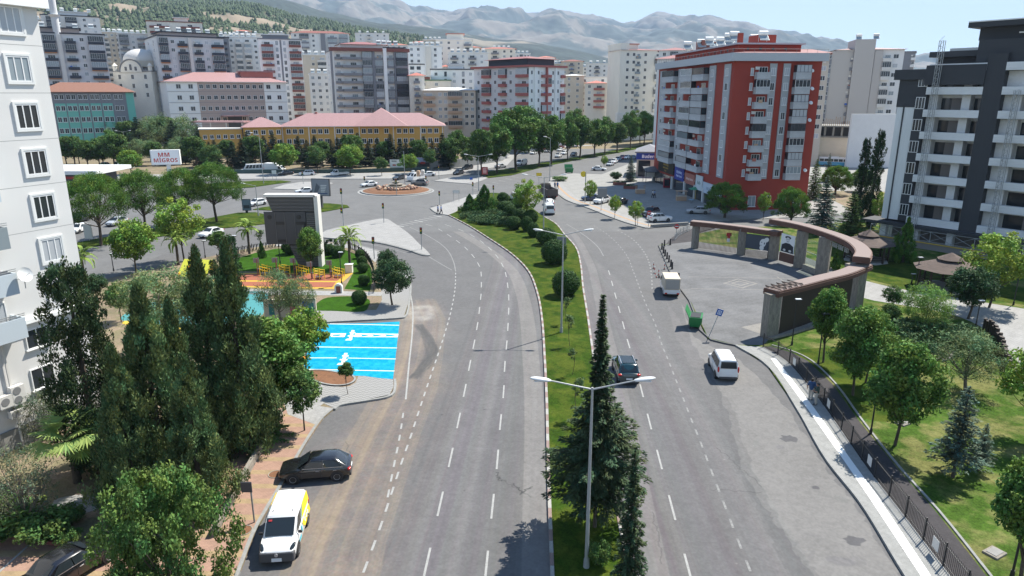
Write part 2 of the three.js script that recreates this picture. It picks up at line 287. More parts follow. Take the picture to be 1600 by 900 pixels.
// park side sheets
const L1=0.126,L2=0.132,L3=0.138;
sheet('plaza',pxPts([[1030,385],[1037,400],[1050,430],[1067,456],[1080,474],[1107,530],[1151,540.5],[1192,541],[1205,529],[1335,484],[1345,468],[1342,440],[1310,424],[1262,404],[1220,394],[1160,390],[1086,378],[1052,382]]),L1,M.plazaPave);
for(const[a,b]of[[[1075,434],[1250,437]],[[1080,452.5],[1200,454.5]],[[1214,434],[1224,441]]]){const[p,q]=pxPts([a,b]);sheet('paving_band',stripPts([p,q],-0.07,0.07),L2,M.band);}
for(const k of[1,0.55]){
const c=pxPts([[1156,444]])[0],o=pxPts([[1129,444],[1153,437],[1184,444.5],[1160,452]]).map((p)=>p.clone().sub(c).multiplyScalar(k)),s=new THREE.Shape(o.map((p)=>p.clone().add(c)));
s.holes.push(new THREE.Path(o.map((p)=>p.clone().multiplyScalar(1-0.16/k).add(c))));
const g=new THREE.ShapeGeometry(s);g.rotateX(-Math.PI/2);g.translate(0,L2,0);structure(mesh('paving_band',g,M.band));
}
sheet('paving_band',pxPts([[1158,513],[1192,506],[1192,525]]),L2,M.band);
const kerbLine=smooth(pxPts([[1150,541],[1197,570],[1246,640],[1292,720],[1347,790],[1402,880],[1445,950],[1520,1080]]),4);
const fenceLine=smooth(pxPts([[1192,544],[1225,563],[1264,606],[1302,657],[1352,730],[1405,799],[1470,884],[1524,956],[1590,1060]]),5);
sheet('sidewalk',[...kerbLine,...fenceLine.slice().reverse()],L1,M.kerb);
sheet('tactile_strip',pxPts([[1204,562],[1212,562],[1272,640],[1330,722],[1372,780],[1452,900],[1500,985],[1530,1060],[1512,1060],[1482,985],[1436,900],[1360,784],[1318,722],[1262,642]]),L2,M.white);
sheet('cycle_path',[...fenceLine,...pxPts([[1640,1060],[1575,950],[1532,892],[1460,800],[1402,735],[1345,664],[1300,602],[1262,566],[1238,553],[1205,543]])],0.1295,M.darkPath);
const pathEdge=smooth(pxPts([[1205,541.5],[1238,551.5],[1264,564],[1304,602],[1348,663],[1405,735],[1463,800],[1536,892],[1580,950],[1646,1060]]),3);
structure(mesh('kerb',slabGeo(stripPts(pathEdge,0,0.14),0.1,0.19),M.kerb));
sheet('cycle_path',pxPts([[1052,382],[1086,378],[1086,366],[1120,356],[1120,350],[1070,361],[1050,372],[1040,383]]),0.1295,M.darkPath);
sheet('park_path',smooth(pxPts([[1338,438],[1400,452],[1470,463],[1600,484],[1800,510],[1800,700],[1640,640],[1590,590],[1562,545],[1532,512],[1480,491],[1420,480],[1345,466]]),3,true),L1,M.lightPave);
sheet('park_lawn',smooth(pxPts([[1346,380],[1420,400],[1500,425],[1600,452],[1800,490],[1800,505],[1600,478],[1470,459],[1400,448],[1345,434],[1310,415],[1290,395]]),3,true),0.1225,M.grass);
sheet('park_lawn',smooth(pxPts([[1240,551],[1300,545],[1400,540],[1440,600],[1420,660],[1345,655],[1304,598]]),3,true),0.1225,M.grass);
sheet('pond',smooth(pxPts([[1436,548],[1462,541],[1484,546],[1486,556],[1470,566],[1446,562]]),4,true),0.13,new THREE.MeshPhysicalMaterial({color:col(0.09,0.085,0.04),roughness:0.08}));
{
const pr=smooth(pxPts([[1436,548],[1462,541],[1484,546],[1486,556],[1470,566],[1446,562]]),4,true);
const w=along(pr),o=thing('pond_rim','rim of rough grey stones round the small pond in the park','stone rim');
reseed(31);
for(let s=0;s<w.length;s+=0.55){const q=w.at(s),g=new THREE.DodecahedronGeometry(0.3,0);g.scale(rr(0.7,1.3),rr(0.6,1),rr(0.7,1.2));mesh('stone',g,M.stone,o,V(q.p.x,0.2,-q.p.y),rnd()*6);}
}
sheet('yard',[[66,116],[150,90],[150,160],[74,170]].map((q)=>new THREE.Vector2(...q)),L1,M.earth);
sheet('road',pxPts([[1290,262],[1500,258],[1700,258],[1700,282],[1400,275],[1290,270]]),L1,M.concrete);
// left side: pavement, garden, parking bay, playground
const blockPx=[[-900,640],[60,470],[120,446],[212,428],[282,412],[375,392],[430,382],[500,379],[552,382],[600,396],[630,415],[641,440],[640,470],[632,497],[626,498],[512,504.5],[487,506],[471,582],[500,580],[530,584],[552,589],[570,589.5],[590,592.5],[615,594.5],[616,606],[609,619],[570,627],[530,634],[521,641],[505,655],[480,692],[440,762],[400,832],[372,905],[330,1000],[270,1200],[-900,1200]];
const block=pxPts(blockPx);
slab('garden_ground',block,0.12,M.earth);
const walkEdge=pxPts([[521,641],[505,655],[480,692],[440,762],[400,832],[372,905],[330,1000],[270,1200]]);
sheet('sidewalk',stripPts(smooth(walkEdge,3),-0.2,-4.2),L1,M.pinkPave);
structure(mesh('kerb',slabGeo(stripPts(smooth(walkEdge,3),0.0,-0.2),0,0.15),M.kerb));
sheet('sidewalk',pxPts([[521,640],[505,654],[496,667],[450,650],[440,620],[462,590],[470,582],[500,602],[540,608],[500,637]]),L2,M.lightPave);
sheet('sidewalk',pxPts([[521,640],[530,634],[570,627],[609,619],[615,606],[614.5,595],[590,593],[570,590],[560,590],[556,600],[546,606],[525,608],[505,604],[500,612],[505,632]]),L2+0.004,M.wavePave);
structure(mesh('kerb',slabGeo(stripPts(smooth(pxPts([[521,641],[530,634.6],[570,627.6],[609,619.8],[616,606],[615.5,594.5]]),3),-0.18,0.02),0,0.16),M.kerb));
{
const bed=smooth(pxPts([[476,583],[500,581],[530,585],[552,590],[556,597],[545,604],[525,606],[500,602],[484,594]]),4,true);
slab('planting_bed',bed,0.2,M.soil,0.1);
structure(mesh('kerb',slabGeo(stripPts(bed,0.0,-0.16),0.1,0.24),M.kerb));
}
sheet('sidewalk',pxPts([[484,487],[512,504],[626,497.5],[631,496.5],[639.5,470],[640.5,441],[630,416.5],[604,399],[596,404],[588,412],[594,440],[597,470],[588,486]]),L1,M.wavePave);
sheet('sidewalk',pxPts([[604,398.5],[575,388],[551,383],[500,380],[430,383],[430,386],[500,383.5],[545,389],[570,397],[586,411],[596,404]]),0.1295,M.lightPave);
sheet('park_lawn',smooth(pxPts([[490,486],[497,474],[512,466.5],[560,465],[577,470],[576,480],[568,488.5],[520,487.5]]),3,true),L2,M.lushGrass);
sheet('park_lawn',pxPts([[360,408],[400,396],[430,390],[500,387],[540,392],[566,402],[580,420],[582,440],[578,456],[538,453],[552,428],[470,428],[380,425],[340,424]]),0.1225,M.lushGrass);
sheet('fitness_court',pxPts([[330,447],[338,428],[552,428],[523,453],[420,452]]),L2,M.yellowRubber);
sheet('fitness_court',pxPts([[345,439],[349,429.5],[540,430],[527,440.5]]),L3,M.redRubber);
sheet('fitness_court',pxPts([[340,446.5],[344,441.5],[525,442.5],[519,450.5],[420,449.5]]),L3,M.redRubber);
sheet('play_path',pxPts([[300,452],[420,454],[600,458],[595,464],[420,462],[300,460]]),L2,M.lightPave);
sheet('play_court',smooth(pxPts([[188,500],[215,482],[240,474],[410,456],[415,478],[400,500],[300,512],[215,507]]),3,true),L2,M.tealRubber);
sheet('flower_bed',smooth(pxPts([[195,503],[230,507],[290,514],[288,521],[230,513],[192,508]]),3,true),L3,std([0.5,0.36,0.04],0.9));
sheet('parking_court',pxPts([[-200,830],[-40,836],[60,850],[130,862],[200,880],[260,960],[200,1100],[-300,1100]]),L2,M.pinkPave);
{const[p,q]=pxPts([[46,855],[-10,906]]);sheet('paving_band',stripPts([p,q],-0.06,0.06),L3,M.paint);}
sheet('garden_path',smooth(pxPts([[85,785],[120,776],[160,782],[150,800],[95,808]]),3,true),L2,M.lightPave);
{
const bay=pxPts([[624.5,502.5],[580,505],[512,506],[488,507],[473,580],[500,579],[530,583],[553,588],[575,588.5],[614,593.5]]);
const o=structure(mesh('parking_bay',sheetGeo(bay,0.005),M.blue));
const ln=(a,b,w)=>{const[p,q]=pxPts([a,b]);sheet('bay_line',stripPts([p,q],-w/2,w/2),0.010,M.white,o);};
ln([486,505.5],[623.8,508.3],0.16);ln([482,542],[620.5,543.8],0.14);ln([478,559.3],[526,559.3],0.13);ln([543,559.5],[618.5,561],0.13);ln([474,577],[616.5,579.8],0.14);
const b0=pxPts([[555,521],[622.5,521.8],[621.5,527],[553.5,526.5]]);
sheet('bay_mark',b0,0.010,M.white,o);
for(const[x,w]of[[562,16],[580,18],[600,20]])sheet('bay_mark',pxPts([[x,522.5],[x+w*0.5,523],[x+w,524.3],[x+w*0.5,525.6],[x,526],[x+4,524.2]]),0.014,M.blue,o);
sheet('bay_mark',pxPts([[517,521],[541,521],[538,526.7],[516,526.3]]),0.010,M.white,o);
sheet('bay_mark',pxPts([[520,523],[531,522.5],[534,524],[528,525.3],[520,525]]),0.014,M.blue,o);
for(const[x,y,k]of[[546,524,1],[534,561,1.15]]){
const q=(l)=>sheet('bay_mark',pxPts(l.map(([a,b])=>[x+a*k,y+b*k])),0.016,M.white,o);
q([[-7,8],[3,8],[5,5.5],[-4,5.5]]);q([[-1,5.6],[4,5.6],[8,-8],[3.5,-8]]);q([[0,-3.5],[9.5,-3.3],[9,-5],[1,-5]]);q([[-3,1.8],[7,2],[8,0.4],[-2.4,0.2]]);
}
const kp=smooth(pxPts([[487,505],[484,528],[479,548],[474,568],[470,584]]),4),w=along(kp);
const kk=structure(thing('bay_kerb','orange and white painted kerb blocks at the back of the blue parking bay','kerb'));delete kk.userData.category;delete kk.userData.label;
let i=0;for(let s=0;s+1<w.length;s+=1){const q=w.at(s+0.5);mesh('kerb_stone',unitBox(0.96,0.18,0.2),i++%2?M.kerbWhite:M.orange,kk,V(q.p.x,0.09,-q.p.y),Math.atan2(q.d.y,q.d.x));}
}
// kerbs of the median and islands: single stones near, strips far
function stoneKerb(pts,from,to,len,mats,h=0.17){
const w=along(pts),o=structure(new THREE.Group());o.name=numbered('kerb');scene.add(o);
let i=0;
for(let s=from;s+len<=Math.min(to,w.length);s+=len){const q=w.at(s+len/2);mesh('kerb_stone',unitBox(len-0.025,h+0.06,0.2),mats[i++%mats.length],o,V(q.p.x,(h-0.06)/2,-q.p.y),Math.atan2(q.d.y,q.d.x));}
}
const stripKerb=(pts,mat=M.kerb,h=0.16,w=0.2)=>structure(mesh('kerb',slabGeo(stripPts(pts,-w/2,w/2),0,h),mat));
stoneKerb(medLs,0,400,1,[M.kerbRed,M.kerbWhite]);
stoneKerb(medRs,0,110,1,[M.kerbWhite,M.kerbRed,M.kerbWhite]);
stripKerb(smooth(pxPts([[503,372],[540,375],[570,377.5],[600,382],[637,391.5],[664,400],[672,400]]),4));
stripKerb(smooth(pxPts([[672,326],[684,334],[700,337]]),3));
stripKerb(smooth(pxPts(courtPx.slice(0,6)),5));
stripKerb(kerbLine,M.kerb,0.16,0.22);
stripKerb(smooth(pxPts([[1029,384],[1036,400],[1049,430],[1066,456],[1079,474],[1106,530],[1150,541]]),2),M.kerbDark,0.15,0.15);
stripKerb(smooth(pxPts([[552,382],[600,396],[630,415],[641,440],[640,470],[632,497],[626,498],[512,504.5],[487,506]]),3));
// painted markings
function dashes(name,px,dash,period,width,mat,y=0.005,start=-dash/2){
const w=along(smooth(pxPts(px),5)),o=structure(new THREE.Group());o.name=numbered('lane_marking');scene.add(o);
const g=new THREE.PlaneGeometry(dash,width);g.rotateX(-Math.PI/2);
const uv=g.attributes.uv,p=g.attributes.position;
for(let i=0;i<uv.count;i++)uv.setXY(i,p.getX(i),p.getZ(i));
let n=0;
for(let s=start;s+dash<w.length&&n<80;s+=period,n++){const q=w.at(Math.max(0,s+dash/2));mesh('lane_dash',g,mat,o,V(q.p.x,y,-q.p.y),Math.atan2(q.d.y,q.d.x));}
}
function solid(px,width,mat,y=0.004){const p=smooth(pxPts(px),5);sheet('lane_marking',stripPts(p,-width/2,width/2),y,mat);}
dashes('a',[[571,886],[594,824],[612,770],[627,724],[641,684],[652,650],[672,590],[684,555],[694,524],[704,489],[711,451],[712,425]],0.85,1.74,0.13,M.paint);
solid([[712,424],[709,410],[700,392],[687,380],[662,365],[640,355]],0.14,M.paintWorn);
solid([[634,624],[639,570],[644,522],[645,482],[641,457],[635,425]],0.14,M.paint);
dashes('b',[[607,771],[616,725],[624,685],[631,640]],0.85,1.74,0.13,M.paint);
dashes('c',[[667,880],[687,791],[704,716],[717,655],[727,606],[735,565],[742,530],[747,501],[750,475],[752,451],[749,416],[727,387],[697,365],[677,354],[650,346]],2.5,5.33,0.12,M.paint);
dashes('d',[[760,885],[769,797],[777,721],[782,660],[787,610],[789,567],[792,534],[794,504],[795,476],[794,452],[786,416],[764,387],[732,365],[705,354],[680,346]],2.5,5.33,0.12,M.paint);
sheet('lane_marking',stripPts(smooth(pxPts(medL.map(([x,y])=>[x,y])),5),0.34,0.5),0.004,M.paint);
sheet('lane_marking',stripPts(smooth(pxPts(medR.slice(0,13)),5),0.34,0.5),0.004,M.paint);
dashes('e',[[1076,890],[1053,804],[1032,724],[1015,660],[1003,612],[989,560],[980,530],[972,500],[965,474],[959,452],[953,430],[947,411]],2.5,5.45,0.12,M.paint);
solid([[943,400],[936,388],[925,377],[905,362],[885,350]],0.14,M.paintWorn);
dashes('f',[[1169,884],[1155,849],[1132,789],[1112,737],[1095,692],[1080,655],[1067,621],[1055,591],[1045,565],[1035,541],[1024,507],[1010,477],[1002,457],[990,425],[978,397],[950,367],[925,351]],0.85,1.8,0.13,M.paintWorn);
dashes('g',[[1019,450],[1018,432],[1016,418],[1010,400],[997,382],[985,371],[960,357]],0.8,1.7,0.2,M.paintWorn);
solid([[670,401],[690,413],[706,422]],0.14,M.paintWorn);solid([[510,375],[560,379],[600,386],[640,397]],0.13,M.paintWorn);
solid([[503,361],[540,351.5],[570,344.5],[598,340]],0.13,M.paintWorn);
for(let i=0;i<11;i++){const t=i/10,a=[lerp(618,692,t),lerp(352,333,t)],[p,q]=pxPts([a,[a[0]+13,a[1]+2.2]]);const m=sheet('crossing_stripe',stripPts([p,q],-0.22,0.22),0.004,i%4?M.paintWorn:M.paint);}
for(let i=0;i<7;i++){const t=i/6,a=[lerp(738,800,t),lerp(294,276,t)],[p,q]=pxPts([a,[a[0]+10,a[1]+1.5]]);sheet('crossing_stripe',stripPts([p,q],-0.22,0.22),0.004,M.paintWorn);}
// plants
const LK=1.25;
class Leaves{
constructor(){this.p=[];this.c=[];this.i=[];this.n=[];}
leaf(c,dir,up,len,wid,k,fold=0.25){
const s=V(0,0,0).crossVectors(dir,up);if(s.lengthSq()<1e-6)s.set(1,0,0);s.normalize();
const n=V(0,0,0).crossVectors(s,dir).normalize(),b=this.p.length/3,h=len/2,w=wid/2,f=wid*fold;
const q=[[-h,0,0],[0,w,f],[h,0,0],[0,-w,f]];
for(const[a,e,g]of q){this.p.push(c.x+dir.x*a+s.x*e+n.x*g,c.y+dir.y*a+s.y*e+n.y*g,c.z+dir.z*a+s.z*e+n.z*g);this.c.push(k[0]*LK,k[1]*LK,k[2]*LK);this.n.push(n.x,n.y,n.z);}
this.i.push(b,b+1,b+2,b,b+2,b+3);
}
geo(){
const g=new THREE.BufferGeometry();
g.setAttribute('position',new THREE.Float32BufferAttribute(this.p,3));g.setAttribute('color',new THREE.Float32BufferAttribute(this.c,3));g.setAttribute('normal',new THREE.Float32BufferAttribute(this.n,3));
g.setIndex(this.i);return g;
}
}
const sph=()=>{const z=rr(-1,1),t=rnd()*6.2832,r=Math.sqrt(1-z*z);return V(r*Math.cos(t),z,r*Math.sin(t));};
M.leaf=new THREE.MeshPhysicalMaterial({color:col(1),vertexColors:true,roughness:0.75,transmission:0.28,thickness:0,specularIntensity:0.25});
M.needle=new THREE.MeshPhysicalMaterial({color:col(1),vertexColors:true,roughness:0.8,transmission:0.14,thickness:0,specularIntensity:0.25});
const vary=(c,a,yel=0)=>{const k=1+rr(-a,a),y=rr(-yel,yel);return[c[0]*k*(1+y),c[1]*k,c[2]*k*(1-y*0.6)];};
function clumpLeaves(B,c,r,n,size,base,o={}){
const cc=vary(base,o.clumpVar??0.28,0.25),asp=o.asp??0.6;
for(let i=0;i<n;i++){
const u=sph(),q=Math.pow(rnd(),0.45),p=V(c.x+u.x*r.x*q,c.y+u.y*r.y*q,c.z+u.z*r.z*q);
const d=o.up?V(u.x*0.6+rr(-0.4,0.4),o.up+rr(-0.3,0.3),u.z*0.6+rr(-0.4,0.4)).normalize():sph();
const nn=V(u.x+rr(-0.8,0.8),u.y+0.5+rr(-0.7,0.7),u.z+rr(-0.8,0.8)).normalize();
const s=size*rr(0.7,1.35);
B.leaf(p,d,nn,s,s*asp,vary(cc,0.22,0.12));
}
}
function trunkGeo(H,r0,r1,limbs,bend=0.15){
const b=new MB(),pts=[];const a=rnd()*6.28;
for(let i=0;i<=4;i++){const t=i/4;pts.push(V(Math.cos(a)*bend*Math.sin(t*2.4),H*t,Math.sin(a)*bend*Math.sin(t*2.4)));}
for(let i=0;i<4;i++)b.bar(pts[i],pts[i+1],lerp(r0,r1,i/4),7,lerp(r0,r1,(i+1)/4));
for(const[h,e,r]of limbs){const s=pts[Math.min(4,Math.floor(h/H*4))].clone();s.y=h;const m=s.clone().lerp(e,0.5);m.y-=0.12*s.distanceTo(e)*0.4;b.bar(s,m,r,5,r*0.7);b.bar(m,e,r*0.7,5,r*0.25);}
return b.geo();
}
const protos={};
function treeProto(key,make){
const{trunk,crown,bark,leaf}=make();
const g=new THREE.Group();
if(trunk)mesh('trunk',trunk,bark??M.bark,g);
mesh('crown',crown,leaf??M.leaf,g);
return protos[key]=g;
}
function broad(key,sd,{h,y0,R,base,n=90,per=70,size=0.26,cr=0.26,dens=1,asp=0.65,squash=1,tr=0.14,bark,top=1,forks=7,bend=0.2,lump=0.9}){
treeProto(key,()=>{
reseed(sd);const B=new Leaves(),cy=(h+y0)/2,ry=(h-y0)/2,limbs=[],lobes=[];
for(let i=0;i<7;i++)lobes.push([sph(),rr(0.75,1.12)]);
for(let i=0;i<n;i++){
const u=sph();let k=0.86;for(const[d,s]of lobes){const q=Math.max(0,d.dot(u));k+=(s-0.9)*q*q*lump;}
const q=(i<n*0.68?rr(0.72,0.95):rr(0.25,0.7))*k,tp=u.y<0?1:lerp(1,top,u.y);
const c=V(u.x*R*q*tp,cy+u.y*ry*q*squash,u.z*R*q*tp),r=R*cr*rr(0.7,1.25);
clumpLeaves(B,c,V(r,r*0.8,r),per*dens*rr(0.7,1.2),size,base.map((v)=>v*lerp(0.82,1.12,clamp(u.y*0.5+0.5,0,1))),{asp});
if(i%Math.ceil(n/forks)===0)limbs.push([Math.max(y0*rr(0.75,1.05),0.4),c,tr*rr(0.3,0.5)]);
}
return{trunk:trunkGeo(lerp(y0,h,0.55),tr,tr*0.35,limbs,bend),crown:B.geo(),bark};
});
}
function cypress(key,sd,{h,R,base,n=620,per=38,size=0.2,prof,spray=0.55,asp=0.42,low=0.03}){
treeProto(key,()=>{
reseed(sd);const B=new Leaves(),ph=rr(0,9);
for(let i=0;i<n;i++){
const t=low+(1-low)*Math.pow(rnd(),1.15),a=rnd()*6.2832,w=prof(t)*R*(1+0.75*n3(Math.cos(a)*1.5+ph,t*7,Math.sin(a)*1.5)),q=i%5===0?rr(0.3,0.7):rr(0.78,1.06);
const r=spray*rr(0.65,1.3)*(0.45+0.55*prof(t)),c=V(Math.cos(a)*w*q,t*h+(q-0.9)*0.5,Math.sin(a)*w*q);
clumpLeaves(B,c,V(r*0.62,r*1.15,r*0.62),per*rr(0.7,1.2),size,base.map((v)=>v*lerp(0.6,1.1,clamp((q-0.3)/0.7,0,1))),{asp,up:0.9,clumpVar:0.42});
}
const b=new MB();b.cyl(0.02*h,0.004*h,h*0.96,0,0,0,7);
return{trunk:b.geo(),crown:B.geo(),leaf:M.needle};
});
}
function spruce(key,sd,{h,R,base,tiers=34,arms=9,size=0.3,prof=(t)=>Math.pow(1-t,0.85),droop=0.25,low=0.1,wisp=1,tr=0.13}){
treeProto(key,()=>{
reseed(sd);const B=new Leaves(),b=new MB();b.cyl(tr,0.02,h*0.98,0,0,0,7);
for(let i=0;i<tiers;i++){
const t=low+(1-low)*i/(tiers-1),y=t*h,m=Math.max(3,Math.round(arms*(0.6+0.4*(1-t))));
for(let j=0;j<m;j++){
const a=(j+rr(-0.4,0.4))/m*6.2832+i*1.3,L=R*prof(t)*rr(0.55,1.15)+0.12,dr=droop*rr(0.5,1.4)-t*0.35;
const dir=V(Math.cos(a),-dr,Math.sin(a)).normalize(),s=V(0,y,0),e=s.clone().addScaledVector(dir,L);
if(L>0.7)b.bar(s,e,0.028*(1-t*0.6),4,0.006);
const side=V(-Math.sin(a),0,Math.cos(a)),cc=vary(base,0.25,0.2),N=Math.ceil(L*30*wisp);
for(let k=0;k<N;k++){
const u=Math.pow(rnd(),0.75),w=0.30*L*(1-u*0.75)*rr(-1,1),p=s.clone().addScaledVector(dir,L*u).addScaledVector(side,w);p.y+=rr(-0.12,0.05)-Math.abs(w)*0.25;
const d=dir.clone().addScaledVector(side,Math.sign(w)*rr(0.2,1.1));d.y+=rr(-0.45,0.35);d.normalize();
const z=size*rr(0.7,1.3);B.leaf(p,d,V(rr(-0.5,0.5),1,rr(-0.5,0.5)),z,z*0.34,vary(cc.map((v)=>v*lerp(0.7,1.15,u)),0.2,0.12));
}
}
}
return{trunk:b.geo(),crown:B.geo(),leaf:M.needle};
});
}
function umbrella(key,sd,{h,y0,R,base,n=120,per=90,size=0.24}){
treeProto(key,()=>{
reseed(sd);const B=new Leaves(),limbs=[];
for(let i=0;i<n;i++){
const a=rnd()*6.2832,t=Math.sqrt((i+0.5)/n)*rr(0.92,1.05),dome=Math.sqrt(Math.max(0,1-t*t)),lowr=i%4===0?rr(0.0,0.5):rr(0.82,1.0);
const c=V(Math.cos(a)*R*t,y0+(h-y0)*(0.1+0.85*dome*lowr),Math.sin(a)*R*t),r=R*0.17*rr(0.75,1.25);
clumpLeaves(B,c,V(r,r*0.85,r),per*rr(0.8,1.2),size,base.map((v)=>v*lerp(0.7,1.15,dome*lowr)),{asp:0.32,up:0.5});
if(i%9===0)limbs.push([y0*rr(0.7,1),c,rr(0.05,0.09)]);
}
return{trunk:trunkGeo(lerp(y0,h,0.35),0.2,0.13,limbs,0.25),crown:B.geo()};
});
}
const DG=[0.060,0.115,0.026],MG=[0.082,0.158,0.030],YG=[0.185,0.265,0.042],OL=[0.125,0.175,0.075],CY=[0.080,0.118,0.044],BL=[0.085,0.125,0.092],PN=[0.088,0.165,0.028];
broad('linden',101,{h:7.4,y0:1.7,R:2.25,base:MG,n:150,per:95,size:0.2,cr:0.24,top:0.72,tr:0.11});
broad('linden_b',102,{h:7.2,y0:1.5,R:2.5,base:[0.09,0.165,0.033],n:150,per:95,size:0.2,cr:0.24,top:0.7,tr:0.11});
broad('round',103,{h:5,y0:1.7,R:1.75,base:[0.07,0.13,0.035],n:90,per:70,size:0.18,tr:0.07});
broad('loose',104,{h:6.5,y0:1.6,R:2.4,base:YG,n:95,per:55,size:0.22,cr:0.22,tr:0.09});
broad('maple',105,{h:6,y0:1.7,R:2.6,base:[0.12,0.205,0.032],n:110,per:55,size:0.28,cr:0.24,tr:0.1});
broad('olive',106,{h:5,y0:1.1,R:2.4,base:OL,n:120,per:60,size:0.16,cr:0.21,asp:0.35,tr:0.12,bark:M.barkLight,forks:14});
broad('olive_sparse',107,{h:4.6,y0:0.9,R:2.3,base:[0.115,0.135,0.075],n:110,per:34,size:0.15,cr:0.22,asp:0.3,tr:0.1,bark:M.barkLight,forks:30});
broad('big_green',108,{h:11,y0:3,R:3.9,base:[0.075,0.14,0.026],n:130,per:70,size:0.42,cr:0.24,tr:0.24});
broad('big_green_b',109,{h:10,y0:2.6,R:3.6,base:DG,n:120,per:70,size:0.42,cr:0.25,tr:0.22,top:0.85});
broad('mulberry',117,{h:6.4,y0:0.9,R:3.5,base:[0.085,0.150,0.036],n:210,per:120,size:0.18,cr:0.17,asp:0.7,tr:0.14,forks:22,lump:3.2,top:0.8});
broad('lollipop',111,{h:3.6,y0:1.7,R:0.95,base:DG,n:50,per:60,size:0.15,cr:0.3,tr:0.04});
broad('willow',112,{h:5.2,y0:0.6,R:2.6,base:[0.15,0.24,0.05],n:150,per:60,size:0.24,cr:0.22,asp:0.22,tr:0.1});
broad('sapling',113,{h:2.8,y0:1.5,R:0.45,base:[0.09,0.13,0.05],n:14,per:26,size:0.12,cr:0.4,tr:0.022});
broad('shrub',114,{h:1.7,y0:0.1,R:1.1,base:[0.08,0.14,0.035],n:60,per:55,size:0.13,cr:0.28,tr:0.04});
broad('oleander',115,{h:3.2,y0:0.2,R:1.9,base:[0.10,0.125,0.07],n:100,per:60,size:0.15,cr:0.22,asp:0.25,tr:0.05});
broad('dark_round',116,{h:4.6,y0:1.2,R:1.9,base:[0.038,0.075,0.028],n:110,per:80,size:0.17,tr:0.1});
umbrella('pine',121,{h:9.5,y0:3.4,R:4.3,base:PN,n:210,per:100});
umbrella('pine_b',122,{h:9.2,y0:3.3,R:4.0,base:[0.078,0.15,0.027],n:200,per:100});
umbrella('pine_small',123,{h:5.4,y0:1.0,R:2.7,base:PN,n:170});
const P1=(t)=>Math.min(1,0.6+t*1.6)*Math.pow(1-t,0.95)*1.2,P2=(t)=>Math.min(1,0.7+t*1.2)*Math.pow(1-t,1.0)*1.2,P3=(t)=>Math.min(1,0.6+t*2)*Math.pow(1-t*0.98,0.3);
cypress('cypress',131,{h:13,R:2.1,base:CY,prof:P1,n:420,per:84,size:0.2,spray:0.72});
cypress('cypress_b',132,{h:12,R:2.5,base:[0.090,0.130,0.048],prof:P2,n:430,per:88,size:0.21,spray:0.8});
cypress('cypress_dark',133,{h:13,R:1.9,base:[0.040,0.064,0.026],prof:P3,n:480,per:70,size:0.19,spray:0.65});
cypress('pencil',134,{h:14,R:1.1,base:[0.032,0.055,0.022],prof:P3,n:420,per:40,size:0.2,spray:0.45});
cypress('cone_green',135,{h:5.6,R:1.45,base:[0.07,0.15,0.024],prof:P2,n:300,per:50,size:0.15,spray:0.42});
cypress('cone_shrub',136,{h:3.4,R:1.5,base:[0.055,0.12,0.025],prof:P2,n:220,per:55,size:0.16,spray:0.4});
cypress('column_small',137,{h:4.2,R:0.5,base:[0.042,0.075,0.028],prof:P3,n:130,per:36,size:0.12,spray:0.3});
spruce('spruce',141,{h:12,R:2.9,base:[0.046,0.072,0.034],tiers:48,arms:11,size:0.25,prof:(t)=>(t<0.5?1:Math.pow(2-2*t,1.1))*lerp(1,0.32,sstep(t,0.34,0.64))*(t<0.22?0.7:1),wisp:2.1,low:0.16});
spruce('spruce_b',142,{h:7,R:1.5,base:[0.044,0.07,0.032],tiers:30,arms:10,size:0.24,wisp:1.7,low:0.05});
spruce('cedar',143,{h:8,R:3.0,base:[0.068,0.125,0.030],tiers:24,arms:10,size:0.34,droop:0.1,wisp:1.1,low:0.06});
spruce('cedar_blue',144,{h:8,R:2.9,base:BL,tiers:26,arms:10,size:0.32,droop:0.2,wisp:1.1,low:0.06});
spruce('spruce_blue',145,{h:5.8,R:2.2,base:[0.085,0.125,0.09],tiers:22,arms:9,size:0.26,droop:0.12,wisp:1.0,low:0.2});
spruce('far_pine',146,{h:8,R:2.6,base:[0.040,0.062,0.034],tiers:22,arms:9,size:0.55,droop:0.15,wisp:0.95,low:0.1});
treeProto('ball',()=>{reseed(151);const B=new Leaves();for(let i=0;i<5200;i++){const u=sph(),k=rr(0.8,1.04)*(1+0.13*n3(u.x*2.2,u.y*2.2,u.z*2.2)+0.10*n3(u.x*6,u.y*6,u.z*6));B.leaf(V(u.x*k,0.95+u.y*k*0.95,u.z*k),sph(),u,0.13,0.09,vary([0.035,0.078,0.02],0.35,0.2));}const b=new MB();b.cyl(0.08,0.06,0.5,0,0,0);return{trunk:b.geo(),crown:B.geo()};});
treeProto('juniper',()=>{reseed(152);const B=new Leaves();for(let i=0;i<80;i++){const a=rnd()*6.28,r=Math.sqrt(rnd())*1.7;clumpLeaves(B,V(Math.cos(a)*r,0.35+rr(0,0.55)*(1-r/2),Math.sin(a)*r),V(0.4,0.3,0.4),45,0.2,[0.05,0.09,0.035],{asp:0.4,up:0.5});}return{crown:B.geo(),leaf:M.needle};});
